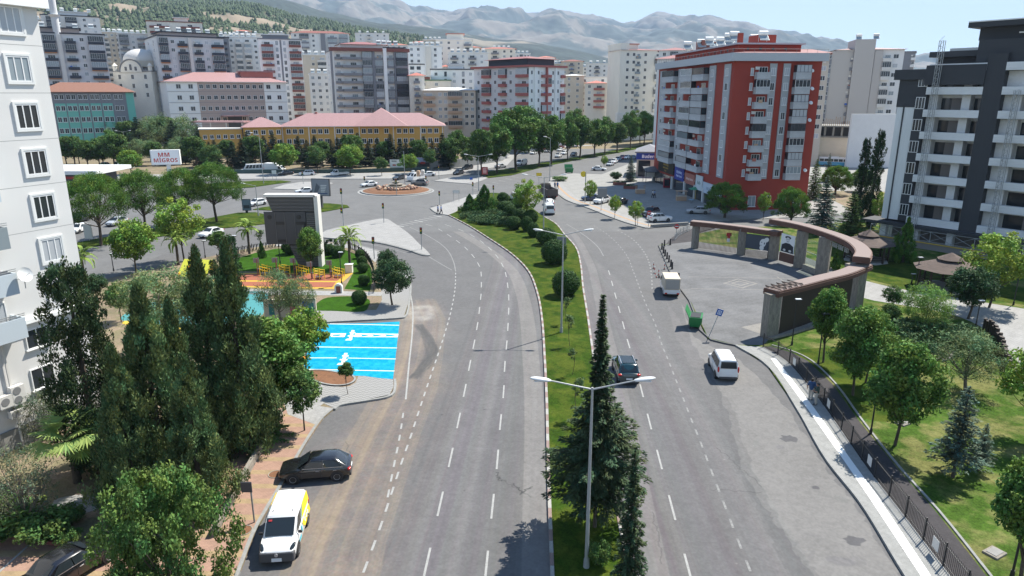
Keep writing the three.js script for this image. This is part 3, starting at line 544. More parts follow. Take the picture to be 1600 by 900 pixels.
function frondGeo(L,feather){
const B=new Leaves(),c=[0.2,0.28,0.06];
if(feather)for(let i=0;i<60;i++){const t=0.12+i/60*0.88,x=t*L,y=0.55*L*Math.sin(t*2.1)-0.45*L*t*t,ll=0.42*Math.sin(Math.min(1,t*1.15)*2.8)+0.12;for(const s of[-1,1])B.leaf(V(x,y-0.06,s*ll*0.5),V(0.55,-0.25,s).normalize(),V(0,1,0),ll,0.07,vary(c,0.2,0.2));}
else for(let i=0;i<26;i++){const a=(i/25-0.5)*4.4,r=L*0.52,d=V(Math.cos(a),-0.12-0.12*Math.abs(a),Math.sin(a)).normalize();B.leaf(V(L*0.52+d.x*r*0.5,0.28*L+d.y*r*0.5,d.z*r*0.5),d,V(0,1,(i%2?0.5:-0.5)),r,0.13,vary([0.21,0.30,0.09],0.15,0.15),0.1);}
return B.geo();
}
function palm(name,label,pos,h,L,n,feather,r=0.14,group){
const o=thing(name,label,'palm tree',pos,0,group);reseed(Math.round(pos.x*37+9000));const b=new MB();
b.bar(V(0,0,0),V(0.08,h,0.05),r*1.3,9,r*0.85);
for(let i=0;i<h*6;i++)b.cyl(r*1.25,r*1.0,0.09,0.08*i/(h*6),i/6,0.05*i/(h*6),9);
b.build('trunk',M.bark,o);
const g=frondGeo(L,feather);
for(let i=0;i<n;i++){const m=mesh('frond',g,M.leaf,o,V(0.08,h,0.05));m.rotation.set(0,i*2.4+rr(-0.2,0.2),lerp(0.75,-0.75,i/n)+rr(-0.15,0.15),'YXZ');m.scale.setScalar(rr(0.8,1.1));}
if(!feather)for(let i=0;i<n;i++){const e=V(0,0,0);}
}
const protoH={linden:7.4,linden_b:7.2,round:5,loose:6.5,maple:6,olive:5,olive_sparse:4.6,big_green:11,big_green_b:10,mulberry:6.4,lollipop:3.6,willow:5.2,sapling:2.8,shrub:1.7,oleander:3.2,dark_round:4.6,pine:9.5,pine_b:9.2,pine_small:5.4,cypress:13,cypress_b:12,cypress_dark:13,pencil:14,cone_green:5.6,cone_shrub:3.4,column_small:4.2,spruce:12,spruce_b:7,cedar:8,cedar_blue:8,spruce_blue:5.8,far_pine:8,ball:1.9,juniper:1.2};
let plantCount=0;
function plant(kind,name,label,category,px,py,pyTop,wide=1,group,up=0.1){
const g=G(px,py),h=pyTop>0&&pyTop<py?rowHeight(-g.z,pyTop):-pyTop,s=h/protoH[kind];g.y=up;
return dup(protos[kind],name,label,category,g,(plantCount++*2.399)%6.283,[s*wide,s,s*wide],group);
}
// trees and shrubs of the place
const ONES=['first','second','third','fourth','fifth','sixth','seventh','eighth','ninth'],ORD=[...ONES,'tenth','eleventh','twelfth','thirteenth','fourteenth','fifteenth','sixteenth','seventeenth','eighteenth','nineteenth','twentieth',...ONES.map((o)=>'twenty '+o),'thirtieth',...ONES.map((o)=>'thirty '+o)];
const T=(kind,name,label,px,py,top,wide,group)=>plant(kind,name,label,/shrub|bush|hedge/.test(name)?'shrub':'tree',px,py,top,wide,group);
T('cypress_dark','cypress_tree','darkest tall cypress standing closest to the white apartment wall',158,735,418,1.05);
T('cypress_b','cypress_tree','broad bushy cypress with pale tips left of centre in the left garden clump',262,770,452,1.0);
T('cypress','cypress_tree','slim pointed cypress rising behind the others towards the play court',343,700,390,1.0);
T('cypress','cypress_tree','tallest pointed cypress of the clump, nearest the fitness court',388,705,380,1.0);
T('cypress_b','cypress_tree','shaggy cypress leaning over the lower garden behind the mulberry',215,800,545,0.9);
T('cypress_b','cypress_tree','dense cypress at the street edge of the clump above the brick sidewalk',318,800,560,1.0);
T('cypress','cypress_tree','narrow cypress filling the middle of the left garden clump',300,745,470,0.9);
T('linden_b','round_tree','dense tree between the cypress clump and the blue parking bay',425,660,485,1.15);
T('cedar','conifer_tree','green feathery conifer at the kerb just above the small pavement tree',408,690,545,0.8);
T('mulberry','leafy_tree','big bright leafy tree at the bottom edge over the brick sidewalk',276,948,722,0.57);
T('mulberry','leafy_tree','lower leafy tree beside the dark parked car at the bottom left',232,935,800,0.5);
T('olive_sparse','olive_tree','thin grey branched olive tree leaning by the brick court',46,842,690,0.8);
T('oleander','oleander_bush','pink flecked grey green bush against the white building',78,690,608,0.8);
T('shrub','garden_shrub','low green shrub under the thin olive tree',70,850,800,1.2);
T('shrub','garden_shrub','yellow green clipped shrub behind the dark car at the bottom left',112,855,826,0.9);
T('shrub','garden_shrub','leafy shrub on the left picture edge by the brick court',8,842,780,1.4);
T('shrub','garden_shrub','wispy shrub beside the pale garden path',112,822,790,1.0);
T('shrub','garden_shrub','shrub below the fan palm in the left garden',190,790,750,1.0);
palm('fan_palm','fan palm with broad pale fronds beside the white building',G(122,756).setY(0.1),2.9,2.5,20,false,0.2);
palm('fan_palm','small fan palm half hidden behind the dark cypress',G(205,715).setY(0.1),1.3,1.3,9,false,0.12);
T('olive','olive_tree','silvery olive tree in front of the teal play court',262,552,412,1.0);
T('olive','olive_tree','grey olive tree behind the pointed cypresses, below the yellow roof',312,545,425,0.95);
T('olive','olive_tree','twin olive tree in front of the red fitness court, left one',440,505,418,0.85);
T('olive','olive_tree','olive tree in front of the red fitness court beside the painted wall',468,502,430,0.8);
T('round','small_tree','bush crowned tree at the left end of the play court',190,505,445,1.1);
T('dark_round','garden_bush','dark garden bush left of the teal play court',150,470,428,1.3);
T('dark_round','garden_bush','second dark bush behind the teal play court',225,468,430,1.3);
T('column_small','column_shrub','thin dark column conifer left of the fitness court',371,470,372,1.1);
T('column_small','column_shrub','short dark column conifer beside the yellow roof',340,470,408,1.2);
T('maple','maple_tree','bright leafed tree beside the lower left road',213,428,348,1.0);
T('loose','leafy_tree','yellow green tree with loose crown below the umbrella pines',288,408,308,1.0);
T('pine','umbrella_pine','leftmost umbrella pine by the white building edge',158,384,270,0.95);
T('pine_b','umbrella_pine','second umbrella pine from the left in the road verge',228,366,265,0.95);
T('pine','umbrella_pine','third umbrella pine, partly hidden behind its neighbours',290,352,262,0.9);
T('pine_b','umbrella_pine','rightmost umbrella pine standing on the open lawn verge',339,347,253,1.02);
T('lollipop','small_tree','little round headed dark tree by the fence of the fitness court',348,420,358,1.1);
for(const[x,y,t,l]of[[134,448,388,'feather palm next to the white building corner'],[279,415,362,'feather palm below the loose yellow green tree'],[390,398,346,'feather palm beside the grey louvred tower'],[547,421,357,'feather palm on the lawn right of the tower']]){const g=G(x,y).setY(0.1),h=rowHeight(-g.z,t);palm('feather_palm',l,g,h*0.72,h*0.42,16,true,0.15);}
T('linden_b','small_tree','round crowned tree in front of the grey louvred tower',487,426,350,0.85);
T('dark_round','pavement_tree','dark round tree on the patterned pavement above the blue bay',613,478,402,1.0);
T('dark_round','pavement_tree','smaller dark tree behind the pavement tree near the curved fence',608,445,388,0.75);
T('maple','bay_tree','pale leafed tree over the top left corner of the blue bay',478,580,488,0.95);
T('lollipop','small_tree','tiny round tree in the red soil bed below the blue bay',544,618,565,0.9);
T('round','pavement_tree','young grey green tree on the brick sidewalk behind the black car',476,675,578,0.95);
T('sapling','sapling','thin pale sapling left of the grey tower',408,398,355,1.2);
for(const[x,y,l]of[[563,405,'topmost'],[566,416,'second'],[567,427,'third'],[569,447,'lowest']])plant('ball','fence_bush',`${l} clipped ball bush along the curved fence of the fitness lawn`,'shrub',x,y,-1.35,1.0);
plant('ball','fence_bush','clipped ball bush on the small lawn above the blue bay','shrub',562,476,-1.6,1);
plant('ball','fence_bush','clipped ball bush left of the tower foot','shrub',455,398,-2.2,1.1);
plant('cone_shrub','fence_bush','small pointed shrub at the left of the tower lawn','shrub',410,404,-2.4,0.6);
plant('ball','fence_bush','dark ball bush under the hedge letters','shrub',527,403,-1.7,1.1);
plant('ball','fence_bush','grey green ball bush beside the tower by the hedge letters','shrub',515,399,-1.6,1);
T('spruce','spruce_tree','tall ragged spruce on the median behind the near lamp post',929,826,466,0.82);
T('spruce_b','spruce_tree','lower spruce on the median at the bottom edge',978,985,705,0.55);
T('shrub','median_shrub','small pale green shrub beside the near lamp post foot',934,886,846,0.7);
for(const[x,y,t,l]of[[884,507,460,'nearest the double lamp'],[890,542,488,'second from the double lamp'],[894,588,540,'third from the double lamp'],[902,655,585,'beside the tall spruce']])T('sapling','sapling',`thin young tree on the median grass, ${l}`,x,y,t,1.0);
for(const[x,y,h,w,l]of[[884,463,3.0,1.0,'largest round clipped bush on the median, nearest the camera'],[866,413,3.4,1.0,'second big round bush on the median'],[854,383,2.6,1.15,'flat wide bush on the median by the double lamp'],[833,371,2.4,0.8,'egg shaped bush left of the double lamp on the median'],[823,362,2.6,0.75,'egg shaped bush behind its twin on the median'],[803,359,2.3,1.1,'round bush at the left kerb of the median'],[829,350,2.5,1.0,'dark bush under the yellow green median tree'],[812,345,2.2,1.2,'wide dark bush behind the median tree'],[790,332,2.2,1.5,'low bush in the upper median'],[806,328,2.0,1.4,'small clipped bush beside the truck'],[786,317,2.2,1.1,'clipped cube like bush near the median tip'],[797,337,2.0,1.2,'round low bush in the middle of the median bed']])plant('ball','median_bush',l,'shrub',x,y,-h,w);
T('cone_shrub','cone_bush','large pointed conifer bush near the median tip',757,330,291,1.15);
T('cone_shrub','cone_bush','smaller pointed conifer bush at the very tip of the median',734,333,305,1.25);
for(const[x,y,w,l]of[[742,341,1.3,'left'],[757,347,1.5,'middle'],[776,350,1.5,'right'],[770,338,1.3,'upper']])plant('juniper','juniper_bush',`${l} patch of low spreading juniper on the median tip`,'shrub',x,y,-1.5,w);
T('loose','leafy_tree','yellow green tree on the median beside the dump truck',824,349,280,0.95);
T('loose','street_tree','thin yellow green tree by the billboard frame in the forecourt',922,320,281,0.75);
T('loose','street_tree','small yellow green tree in front of the black car in the forecourt',960,342,305,0.8);
T('loose','street_tree','nearest leaning small tree at the forecourt corner',993,354,314,0.95);
T('cedar_blue','conifer_tree','grey green conifer beside the blue shop sign',985,284,243,0.85);
T('dark_round','garden_bush','dark low tree at the edge of the cafe terrace',962,285,268,1.4);
T('loose','street_tree','small tree at the end of the parked car row',944,263,243,0.9);
T('shrub','garden_shrub','flat shrub patch on the forecourt near the green bin',875,283,275,2.6);
T('dark_round','street_tree','dark tree in front of the white shop sign',1099,312,267,0.7);
T('pine_small','umbrella_pine','bright round stone pine in front of the red building corner',1132,341,284,1.1);
T('loose','street_tree','thin yellowish tree right of the stone pine',1192,345,300,0.7);
T('pine_small','umbrella_pine','round dark green pine at the right end of the red building',1234,350,292,0.9);
T('cedar_blue','cedar_tree','grey blue cedar behind the curved monument',1283,366,276,0.95);
T('cedar','cedar_tree','bright green cedar between the grey cedar and the gazebo',1325,384,298,1.0);
T('pencil','pencil_cypress','left one of two pencil cypresses before the dark building',1338,352,218,1.0);
T('pencil','pencil_cypress','right and taller one of two pencil cypresses before the dark building',1356,356,206,1.0);
T('loose','leafy_tree','pale green tree between the pencil cypresses and the dark building',1374,360,300,0.8);
T('pine_small','umbrella_pine','flat topped pine behind the grey blue cedar',1305,305,258,1.0);
T('cedar','conifer_tree','dark conifer at the far right corner of the red building',1270,312,250,0.8);
T('pine_small','umbrella_pine','small pine beyond the pencil cypresses by the dry slope',1345,300,262,0.9);
T('cedar_blue','conifer_tree','slim conifer next to the blue bus',1292,285,240,0.6);
T('cone_green','cone_tree','bright conical tree on the lawn between the two gazebos',1410,411,341,1.0);
T('willow','willow_tree','pale feathery willow behind the pond',1443,520,442,1.0);
T('round','round_tree','round dark green bush tree beside the willow',1393,490,450,1.1);
T('round','round_tree','low round tree between the monument and the willow',1388,514,476,1.2);
T('loose','leafy_tree','large yellow green tree right of the near gazebo',1545,482,362,1.1);
T('dark_round','round_tree','dark leaning tree beside the park path',1512,500,415,1.05);
T('linden','linden_tree','linden tree in front of the dark slatted wall',1286,568,440,0.88);
T('linden_b','linden_tree','linden tree second from the slatted wall, with wide crown',1332,620,470,0.9);
T('linden','linden_tree','linden tree half hidden behind the second one',1352,600,474,0.85);
T('linden_b','linden_tree','biggest linden tree nearest the dark path on the lawn',1398,698,520,0.9);
T('olive','olive_tree','silver leaved olive tree beside the pond',1508,612,515,1.15);
T('spruce_blue','blue_spruce','blue grey spruce on the open lawn',1488,748,608,0.9);
T('spruce_blue','blue_spruce','smaller blue grey spruce behind the first on the lawn',1528,738,665,0.8);
T('loose','leafy_tree','leafy tree cut by the right picture edge beside the pond',1612,690,530,0.95);
T('linden','linden_tree','dark linden at the bottom right picture corner',1592,925,700,0.9);
for(const[x,y,w,l]of[[1400,528,1.5,'left'],[1440,534,1.6,'middle'],[1482,536,1.5,'right']])plant('juniper','juniper_bush',`${l} patch of low dark juniper behind the pond`,'shrub',x,y,-1.9,w);
T('shrub','garden_shrub','grey shrub left of the pond',1386,555,520,1.0);
T('cone_shrub','cone_bush','small olive coloured cone shrub beside the glass panel of the monument',1304,422,396,0.75);
T('shrub','garden_shrub','shrub behind the end pillar of the monument',1372,540,512,1.3);
const streetRow=[[206,273,236],[330,271,228],[445,273,227],[497,272,229],[547,274,228],[597,275,247],[641,272,242],[672,267,235],[704,263,238],[730,263,233]];
streetRow.forEach(([x,y,t],i)=>T(i%2?'round':'maple','street_tree',`street tree before the school fence, ${['far left behind the white minibus', 'second from the left near the price sign', 'behind the dark sedan', 'behind the white car at the kerb', 'behind the white pickup', 'small and thin left of the billboard', 'right of the pale billboard', 'above the grey wall', 'middle of the grey wall', 'right end of the grey wall'][i]}`,x,y,t,1.15));
reseed(909);
for(let i=0;i<34;i++){const x=292+i*12.4+rr(-4,4),y=rr(256,265),t=rr(205,222);T(i%4===1?'big_green_b':'far_pine','school_conifer',`${ORD[i]} conifer from the left in the dark belt before the yellow school`,x,y,t,1.05,'dark conifers in the belt before the school');}
for(let i=0;i<17;i++){const x=186+(i%9)*15+rr(-5,5),y=i<9?rr(238,246):rr(252,262),t=y-rr(52,66)+(i<9?0:18);T(['olive','big_green_b','far_pine','olive'][i%4],'garden_tree',`${ORD[i % 9]} tree from the left in the ${i < 9 ? 'back' : 'front'} row of the thicket beside the yellow school`,x,y,t,1.1,'trees in the thicket left of the school');}
for(let i=0;i<9;i++){const x=92+i*12+rr(-4,4),y=rr(252,266),t=rr(204,222);T(i%2?'big_green':'big_green_b','garden_tree',`${ORD[i]} full green tree from the left below the turquoise school`,x,y,t,1.1,'green trees below the turquoise school');}
const blvd=[[752,276,196],[776,272,190],[806,266,172],[842,261,178],[861,257,182],[887,251,176],[906,248,180],[929,244,183],[945,241,184],[964,238,182],[985,233,178],[1006,228,172],[1030,224,176]];
blvd.forEach(([x,y,t],i)=>T(i%3?'big_green':'big_green_b','boulevard_tree',`tree on the far boulevard median, ${['first from the roundabout', 'second from the roundabout', 'third and widest', 'fourth', 'fifth by the dark parked car', 'sixth', 'seventh', 'eighth', 'ninth', 'tenth', 'eleventh', 'twelfth', 'last beside the red building'][i]}`,x,y,t+[0,6,-3,4,0,8,-2,5][i%8],0.78+(i*7%5)*0.09));
for(const[x,y,t,l]of[[716,252,205,'behind the grey wall, left'],[742,250,208,'behind the grey wall, middle'],[790,246,176,'behind the grey wall at its right end'],[826,238,168,'tall, left of the parked white cars'],[853,232,170,'tall, above the parked white cars'],[900,226,172,'above the brown wall']])T('big_green','boulevard_tree',`large green tree ${l}`,x,y,t,1.05);
T('loose','leafy_tree','yellow green tree before the tall cream block',1000,226,172,1.1);
{
const o=thing('hedge_letters','row of clipped dark hedge letters on the lawn beside the tower','hedge letters',G(500,398).setY(0.1)),end=G(545,397).setY(0.1),d=end.clone().sub(o.position),L=d.length();o.rotation.y=Math.atan2(-d.z,d.x);
const bars={N:[[0,0,0,1],[0,1,1,0],[1,0,1,1]],i:[[0,0,0,0.7],[0,0.9,0,1]],K:[[0,0,0,1],[0,0.45,0.9,1],[0,0.5,0.9,0]]};
let x=0;reseed(71);
for(const ch of['i','K','i','N','i']){const B=new Leaves();for(const[a,b,c,e]of bars[ch])for(let k=0;k<420;k++){const t=rnd();B.leaf(V(lerp(a,c,t)*0.8+rr(-0.2,0.2),0.15+lerp(b,e,t)*2.0+rr(-0.1,0.1),rr(-0.18,0.18)),sph(),sph(),0.14,0.1,vary([0.04,0.075,0.025],0.3,0.1));}mesh('hedge_letter',B.geo(),M.leaf,o,V(x,0,0));x+=(ch==='i'?0.75:1.35)*L/5.1;}
}
// buildings
const winGeos=new Map();
function winGeo(w,h,mull=1,bar=0.07,sill=true){
const k=[w,h,mull,bar,sill].join();if(winGeos.has(k))return winGeos.get(k);
const f=new MB(),d=0.1;
f.box(w,bar,d,0,h/2-bar/2,0.03);f.box(w,bar,d,0,-h/2+bar/2,0.03);
for(const s of[-1,1])f.box(bar,h-2*bar,d,s*(w/2-bar/2),0,0.03);
for(let i=1;i<=mull;i++)f.box(bar*0.8,h-2*bar,d*0.8,w*(i/(mull+1)-0.5),0,0.03);
if(sill)f.box(w+0.2,0.07,0.2,0,-h/2-0.035,0.08);
const r={frame:f.geo(),pane:unitBox(w-bar,h-bar,0.05)};winGeos.set(k,r);return r;
}
class Bld{
constructor(name,label,category,P,yaw,w,d,y0,y1,wall,group,inset=0){
this.o=thing(name,label,category,V(P[0],y0,P[1]),yaw,group);
Object.assign(this,{w,d,y0,H:y1-y0,yaw,P,acc:new Map(),wallMat:wall});
this.o.updateMatrixWorld(true);
if(wall)mesh('wall',unitBox(w,this.H,d-inset),wall,this.o,V(w/2,this.H/2,-d/2-inset/2));
}
f(face,u,y,n=0){return face==='R'?[V(u,y,n),0]:face==='L'?[V(-n,y,-this.d+u),-Math.PI/2]:[V(this.w+n,y,-u),Math.PI/2];}
put(name,geo,mat,face,u,y,n=0,parent){const[p,r]=this.f(face,u,y,n);return mesh(name,geo,mat,parent??this.o,p,r);}
add(name,mat,face,u,y,n,geo){const k=name+mat.uuid;if(!this.acc.has(k))this.acc.set(k,[name,mat,new MB()]);const[p,r]=this.f(face,u,y,n);this.acc.get(k)[2].add(geo,p.x,p.y,p.z,r);}
box(name,mat,face,u0,u1,y0,y1,n0,n1){this.add(name,mat,face,(u0+u1)/2,(y0+y1)/2,(n0+n1)/2,unitBox(+(u1-u0).toFixed(3),+(y1-y0).toFixed(3),+(n1-n0).toFixed(3)));}
part(name,mat,face,u0,u1,y0,y1,n0,n1){return this.put(name,unitBox(+(u1-u0).toFixed(3),+(y1-y0).toFixed(3),+(n1-n0).toFixed(3)),mat,face,(u0+u1)/2,(y0+y1)/2,(n0+n1)/2);}
win(face,u,y,w,h,o={}){
const g=winGeo(w,h,o.mull??1,o.bar??0.07,o.sill??true),m=this.put('window',g.frame,o.frame??M.frame,face,u,y,(o.n??0));
mesh('pane',g.pane,o.glass??pick(),m,V(0,0,0.02));return m;
}
winm(face,u,y,w,h,o={}){
this.add('window_frames',o.frame??M.frame,face,u,y,(o.n??0),winGeo(w,h,o.mull??1,0.1,false).frame);
this.add('window_panes',o.glass??pick(),face,u,y,(o.n??0)+0.02,unitBox(w-0.1,h-0.1,0.05));
}
balc(face,u,y,w,o={}){
const dp=o.dep??1.2,h=o.h??1.0,fh=o.fh??3,key='balc'+[w,dp,h].join();let g=winGeos.get(key);
if(!g){const b=new MB();b.box(w,0.16,dp,0,-0.08,dp/2);b.box(w,h,0.1,0,h/2,dp-0.05);for(const s of[-1,1])b.box(0.1,h,dp-0.1,s*(w/2-0.05),h/2,dp/2-0.05);g=b.geo();winGeos.set(key,g);}
const dh=fh-0.55,each=this.each&&!o.join;
let m;
if(each)m=this.put('balcony',g,o.mat??M.offwhite,face,u,y);else this.add('balconies',o.mat??M.offwhite,face,u,y,0,g);
if(o.glazed){
const gh=fh-h-0.25,G2=winGeo(+(w-0.02).toFixed(2),+gh.toFixed(2),Math.max(2,Math.round(w/0.9)),0.06,false);
if(each){const fr=mesh('glazing',G2.frame,o.gframe??M.frame,m,V(0,h+gh/2+0.01,dp-0.09));mesh('pane',unitBox(w-0.1,gh-0.08,0.04),pick(),m,V(0,h+gh/2+0.01,dp-0.08));for(const s of[-1,1])mesh('pane',unitBox(0.04,gh-0.08,dp-0.2),M.winGlass,m,V(s*(w/2-0.05),h+gh/2+0.01,dp/2-0.1));}
else{this.add('window_frames',o.gframe??M.frame,face,u,y+h+gh/2,dp-0.09,G2.frame);this.add('window_panes',pick(),face,u,y+h+gh/2,dp-0.08,unitBox(w-0.1,gh-0.08,0.04));}
}else{
const dw=Math.min(w*0.62,2.6),g2=winGeo(+dw.toFixed(2),2.15,2,0.07,false);
if(rnd()<0.45)this.add('balcony_items',[M.white,W.tan,W.slate,M.signBlue,W.rose,W.cream][Math.floor(rnd()*6)],face,u+rr(-0.3,0.3)*w,y+h+rr(-0.2,0.15),dp-rr(0.0,0.25),unitBox(0.8,0.6,0.08));
if(rnd()<0.3)this.add('air_conditioners',M.offwhite,face,u-w*0.36,y+1.9,0.25,unitBox(0.8,0.55,0.3));
if(each){mesh('balcony_door',g2.frame,M.frame,m,V(w*0.1,1.08,0));mesh('pane',unitBox(dw-0.1,2.05,0.05),pick(),m,V(w*0.1,1.08,0.02));}
else{this.add('window_frames',M.frame,face,u,y+1.08,0,g2.frame);this.add('window_panes',pick(),face,u,y+1.08,0.02,unitBox(dw-0.1,2.05,0.05));}
}
return m;
}
hit(face,px,py){
const d=G(px,py).sub(EYE),inv=new THREE.Matrix4().copy(this.o.matrixWorld).invert(),a=EYE.clone().applyMatrix4(inv),b=d.transformDirection(inv);
if(py<200){const xn=(px-800)/FPX,yn=(py-450)/FPX;b.set(xn,-(SP+yn*CP),-(CP-yn*SP)).transformDirection(inv);}
if(face==='R'){const t=-a.z/b.z;return[a.x+b.x*t,a.y+b.y*t];}
const t=-a.x/b.x;return[this.d+a.z+b.z*t,a.y+b.y*t];
}
u(face,px){return this.hit(face,px,146)[0];}
hip(h,mat,over=0.6,y=this.H,name='roof',box=[0,this.w,-this.d,0]){
const[x0,x1,z0,z1]=[box[0]-over,box[1]+over,box[2]-over,box[3]+over],W=x1-x0,Dp=z1-z0,i=Math.min(W,Dp)/2,g=new THREE.BufferGeometry();
const A=[x0,y,z1],B=[x1,y,z1],C=[x1,y,z0],E=[x0,y,z0],R1=W>Dp?[x0+i,y+h,(z0+z1)/2]:[(x0+x1)/2,y+h,z0+i],R2=W>Dp?[x1-i,y+h,(z0+z1)/2]:[(x0+x1)/2,y+h,z1-i];
const q=W>Dp?[A,B,R2,A,R2,R1,B,C,R2,C,E,R1,C,R1,R2,E,A,R1]:[A,B,R2,B,C,R1,B,R1,R2,C,E,R1,E,A,R2,E,R2,R1];
const dn=[A,E,C,A,C,B];const p=[...q,...dn].flat();
g.setAttribute('position',new THREE.Float32BufferAttribute(p,3));g.computeVertexNormals();
const nn=g.attributes.normal,uv=[];for(let k=0;k<nn.count;k++)uv.push(Math.abs(nn.getX(k))>Math.abs(nn.getZ(k))?p[k*3+2]:p[k*3],Math.abs(nn.getX(k))>Math.abs(nn.getZ(k))?p[k*3]:p[k*3+2]);
g.setAttribute('uv',new THREE.Float32BufferAttribute(uv,2));
return mesh(name,g,mat,this.o);
}
flat(mat,over=0.4,h=0.5,y=this.H,name='roof',box=[0,this.w,-this.d,0]){return mesh(name,unitBox(+(box[1]-box[0]+2*over).toFixed(3),h,+(box[3]-box[2]+2*over).toFixed(3)),mat,this.o,V((box[0]+box[1])/2,y+h/2,(box[2]+box[3])/2));}
done(){for(const[n,m,b]of this.acc.values()){const k=b.build(n,m,this.o);if(/windows?_|balcon|conditioners/.test(n))k.userData.kind='stuff';}return this.o;}
}
const glasses=[M.winGlass,M.winGlass,M.winGlass,M.winGlassLight,M.winCurtain];
const pick=()=>glasses[Math.floor(rnd()*5)];
const W={};
W.white=mapped(mottled([0.82,0.82,0.80],6,[0.025,0.03,0.02,0.02,0.02],201),0.9);
W.grey=mapped(mottled([0.58,0.585,0.59],6,[0.03,0.03,0.02,0.02,0.02],202),0.9);
W.paleGrey=mapped(mottled([0.68,0.68,0.665],6,[0.03,0.03,0.02,0.02,0.02],203),0.9);
W.cream=mapped(mottled([0.72,0.685,0.61],6,[0.03,0.03,0.02,0.02,0.02],204),0.9);
W.beige=mapped(mottled([0.56,0.50,0.41],6,[0.03,0.03,0.02,0.02,0.02],205),0.9);
W.red=mapped(mottled([0.29,0.042,0.026],6,[0.03,0.04,0.03,0.02,0.03],206),0.85);
W.navy=std([0.035,0.04,0.055],0.7);W.brown=std([0.20,0.07,0.055],0.8);W.dark=mapped(mottled([0.040,0.042,0.047],5,[0.04,0.04,0.03,0.03,0.03],207),0.75);
W.yellow=mapped(mottled([0.52,0.31,0.085],6,[0.03,0.03,0.02,0.02,0.02],208),0.9);
W.teal=std([0.16,0.44,0.37],0.85);W.slate=std([0.20,0.205,0.225],0.85);W.tan=std([0.44,0.30,0.20],0.85);W.mauve=std([0.43,0.345,0.31],0.85);W.rose=std([0.40,0.14,0.11],0.85);
function roofTex(c,sd){const a=tileNoise(256,40,sd),b=tileNoise(256,8,sd+1);return mapped(tex(256,3.2,(x,y)=>{const v=(x%32<4?0.78:1)*(0.92+0.1*a[y*256+x]+0.12*(b[y*256+x]-0.5));return c.map((k)=>toS(k*v));}),0.6);}
W.pinkRoof=roofTex([0.34,0.195,0.19],211);W.tileRoof=roofTex([0.24,0.115,0.075],213);W.redRoof=roofTex([0.26,0.095,0.09],215);
const orangeUnder=std([0.45,0.20,0.09],0.8);
function block3(name,label,o){
const kk=colRatio(o.pR<800?o.pR:o.pC),yaw=o.pL===undefined?((o.pR<800||o.pC>800)?Math.atan(-kk)+(o.pR<800?0.03:-0.03):0):rad(o.yaw??0),x0=colRatio(o.pC)*o.D,z0=-o.D,kR=colRatio(o.pR),kL=o.pL!==undefined?colRatio(o.pL):null;
const ur=[Math.cos(yaw),-Math.sin(yaw)],ul=[-Math.sin(yaw),-Math.cos(yaw)];
const w=(-kR*z0-x0)/(ur[0]+kR*ur[1]);
let d=kL===null?(o.d??14):(-kL*z0-x0)/(ul[0]+kL*ul[1]);d=clamp(d,4,60);
const y1=rowHeight(o.D,o.top),y0=(o.y0??landHeight(x0,z0)-2);
const b=new Bld(name,label,o.cat??'apartment building',[x0,z0],yaw,w,d,y0,y1,o.wall,o.group);
if(Array.isArray(o.each))b.each=true;b.each=o.each;return b;
}
function floors(b,face,n,fh,top,cols,o={}){
const L=face==='R'?b.w:b.d;
for(let k=0;k<n;k++){
const y=top-(k+1)*fh;if(y<-1)break;
for(const[t,a,e,q={}]of cols){
const u=(a+e)/2*L,w=+((e-a)*L).toFixed(2);
if(t==='w'&&rnd()<0.14)b.add('air_conditioners',M.offwhite,face,u+0.1,y+0.5,0.2,unitBox(0.8,0.55,0.3));
if(t==='w')(b.each?b.win:b.winm).call(b,face,u,y+0.95+0.7,+Math.min(w,q.w??1.5).toFixed(2),q.h??1.4,q);
else if(t==='b')b.balc(face,u,y,w,{fh,...q,glazed:q.glazed==='mix'?rnd()<0.55:q.glazed});
else if(t==='band')b.box(q.name??'floor_band',q.mat,face,a*L,e*L,y+(q.y0??-0.15),y+(q.y1??0.9),-0.02,q.n??0.12);
}
}
for(const[t,a,e,q={}]of cols)if(t==='s')b.part(q.name??'wall_strip',q.mat,face,a*L,e*L,Math.max(0,top-n*fh-(q.down??0.3)),top,-0.03,q.n??0.08);
}
function heaters(b,list,y){
for(const[x,z,r=0]of list){
const k=new MB();k.box(1.9,0.08,1.5,0,0.75,0.3,0,0.75);k.bar(V(-0.9,0,-0.3),V(-0.9,1.5,-0.3),0.04);k.bar(V(0.9,0,-0.3),V(0.9,1.5,-0.3),0.04);
const m=k.build('solar_heater',M.metal,b.o,V(x,y,z),r),t=new MB();t.add(new THREE.CylinderGeometry(0.42,0.42,1.9,12),0,1.75,-0.35,0,0,Math.PI/2);t.build('water_tank',M.white,m);
mesh('collector',unitBox(1.8,0.03,1.4),M.winGlassLight,m,V(0,0.80,0.33)).rotation.x=0.75;
}
}
reseed(4001);
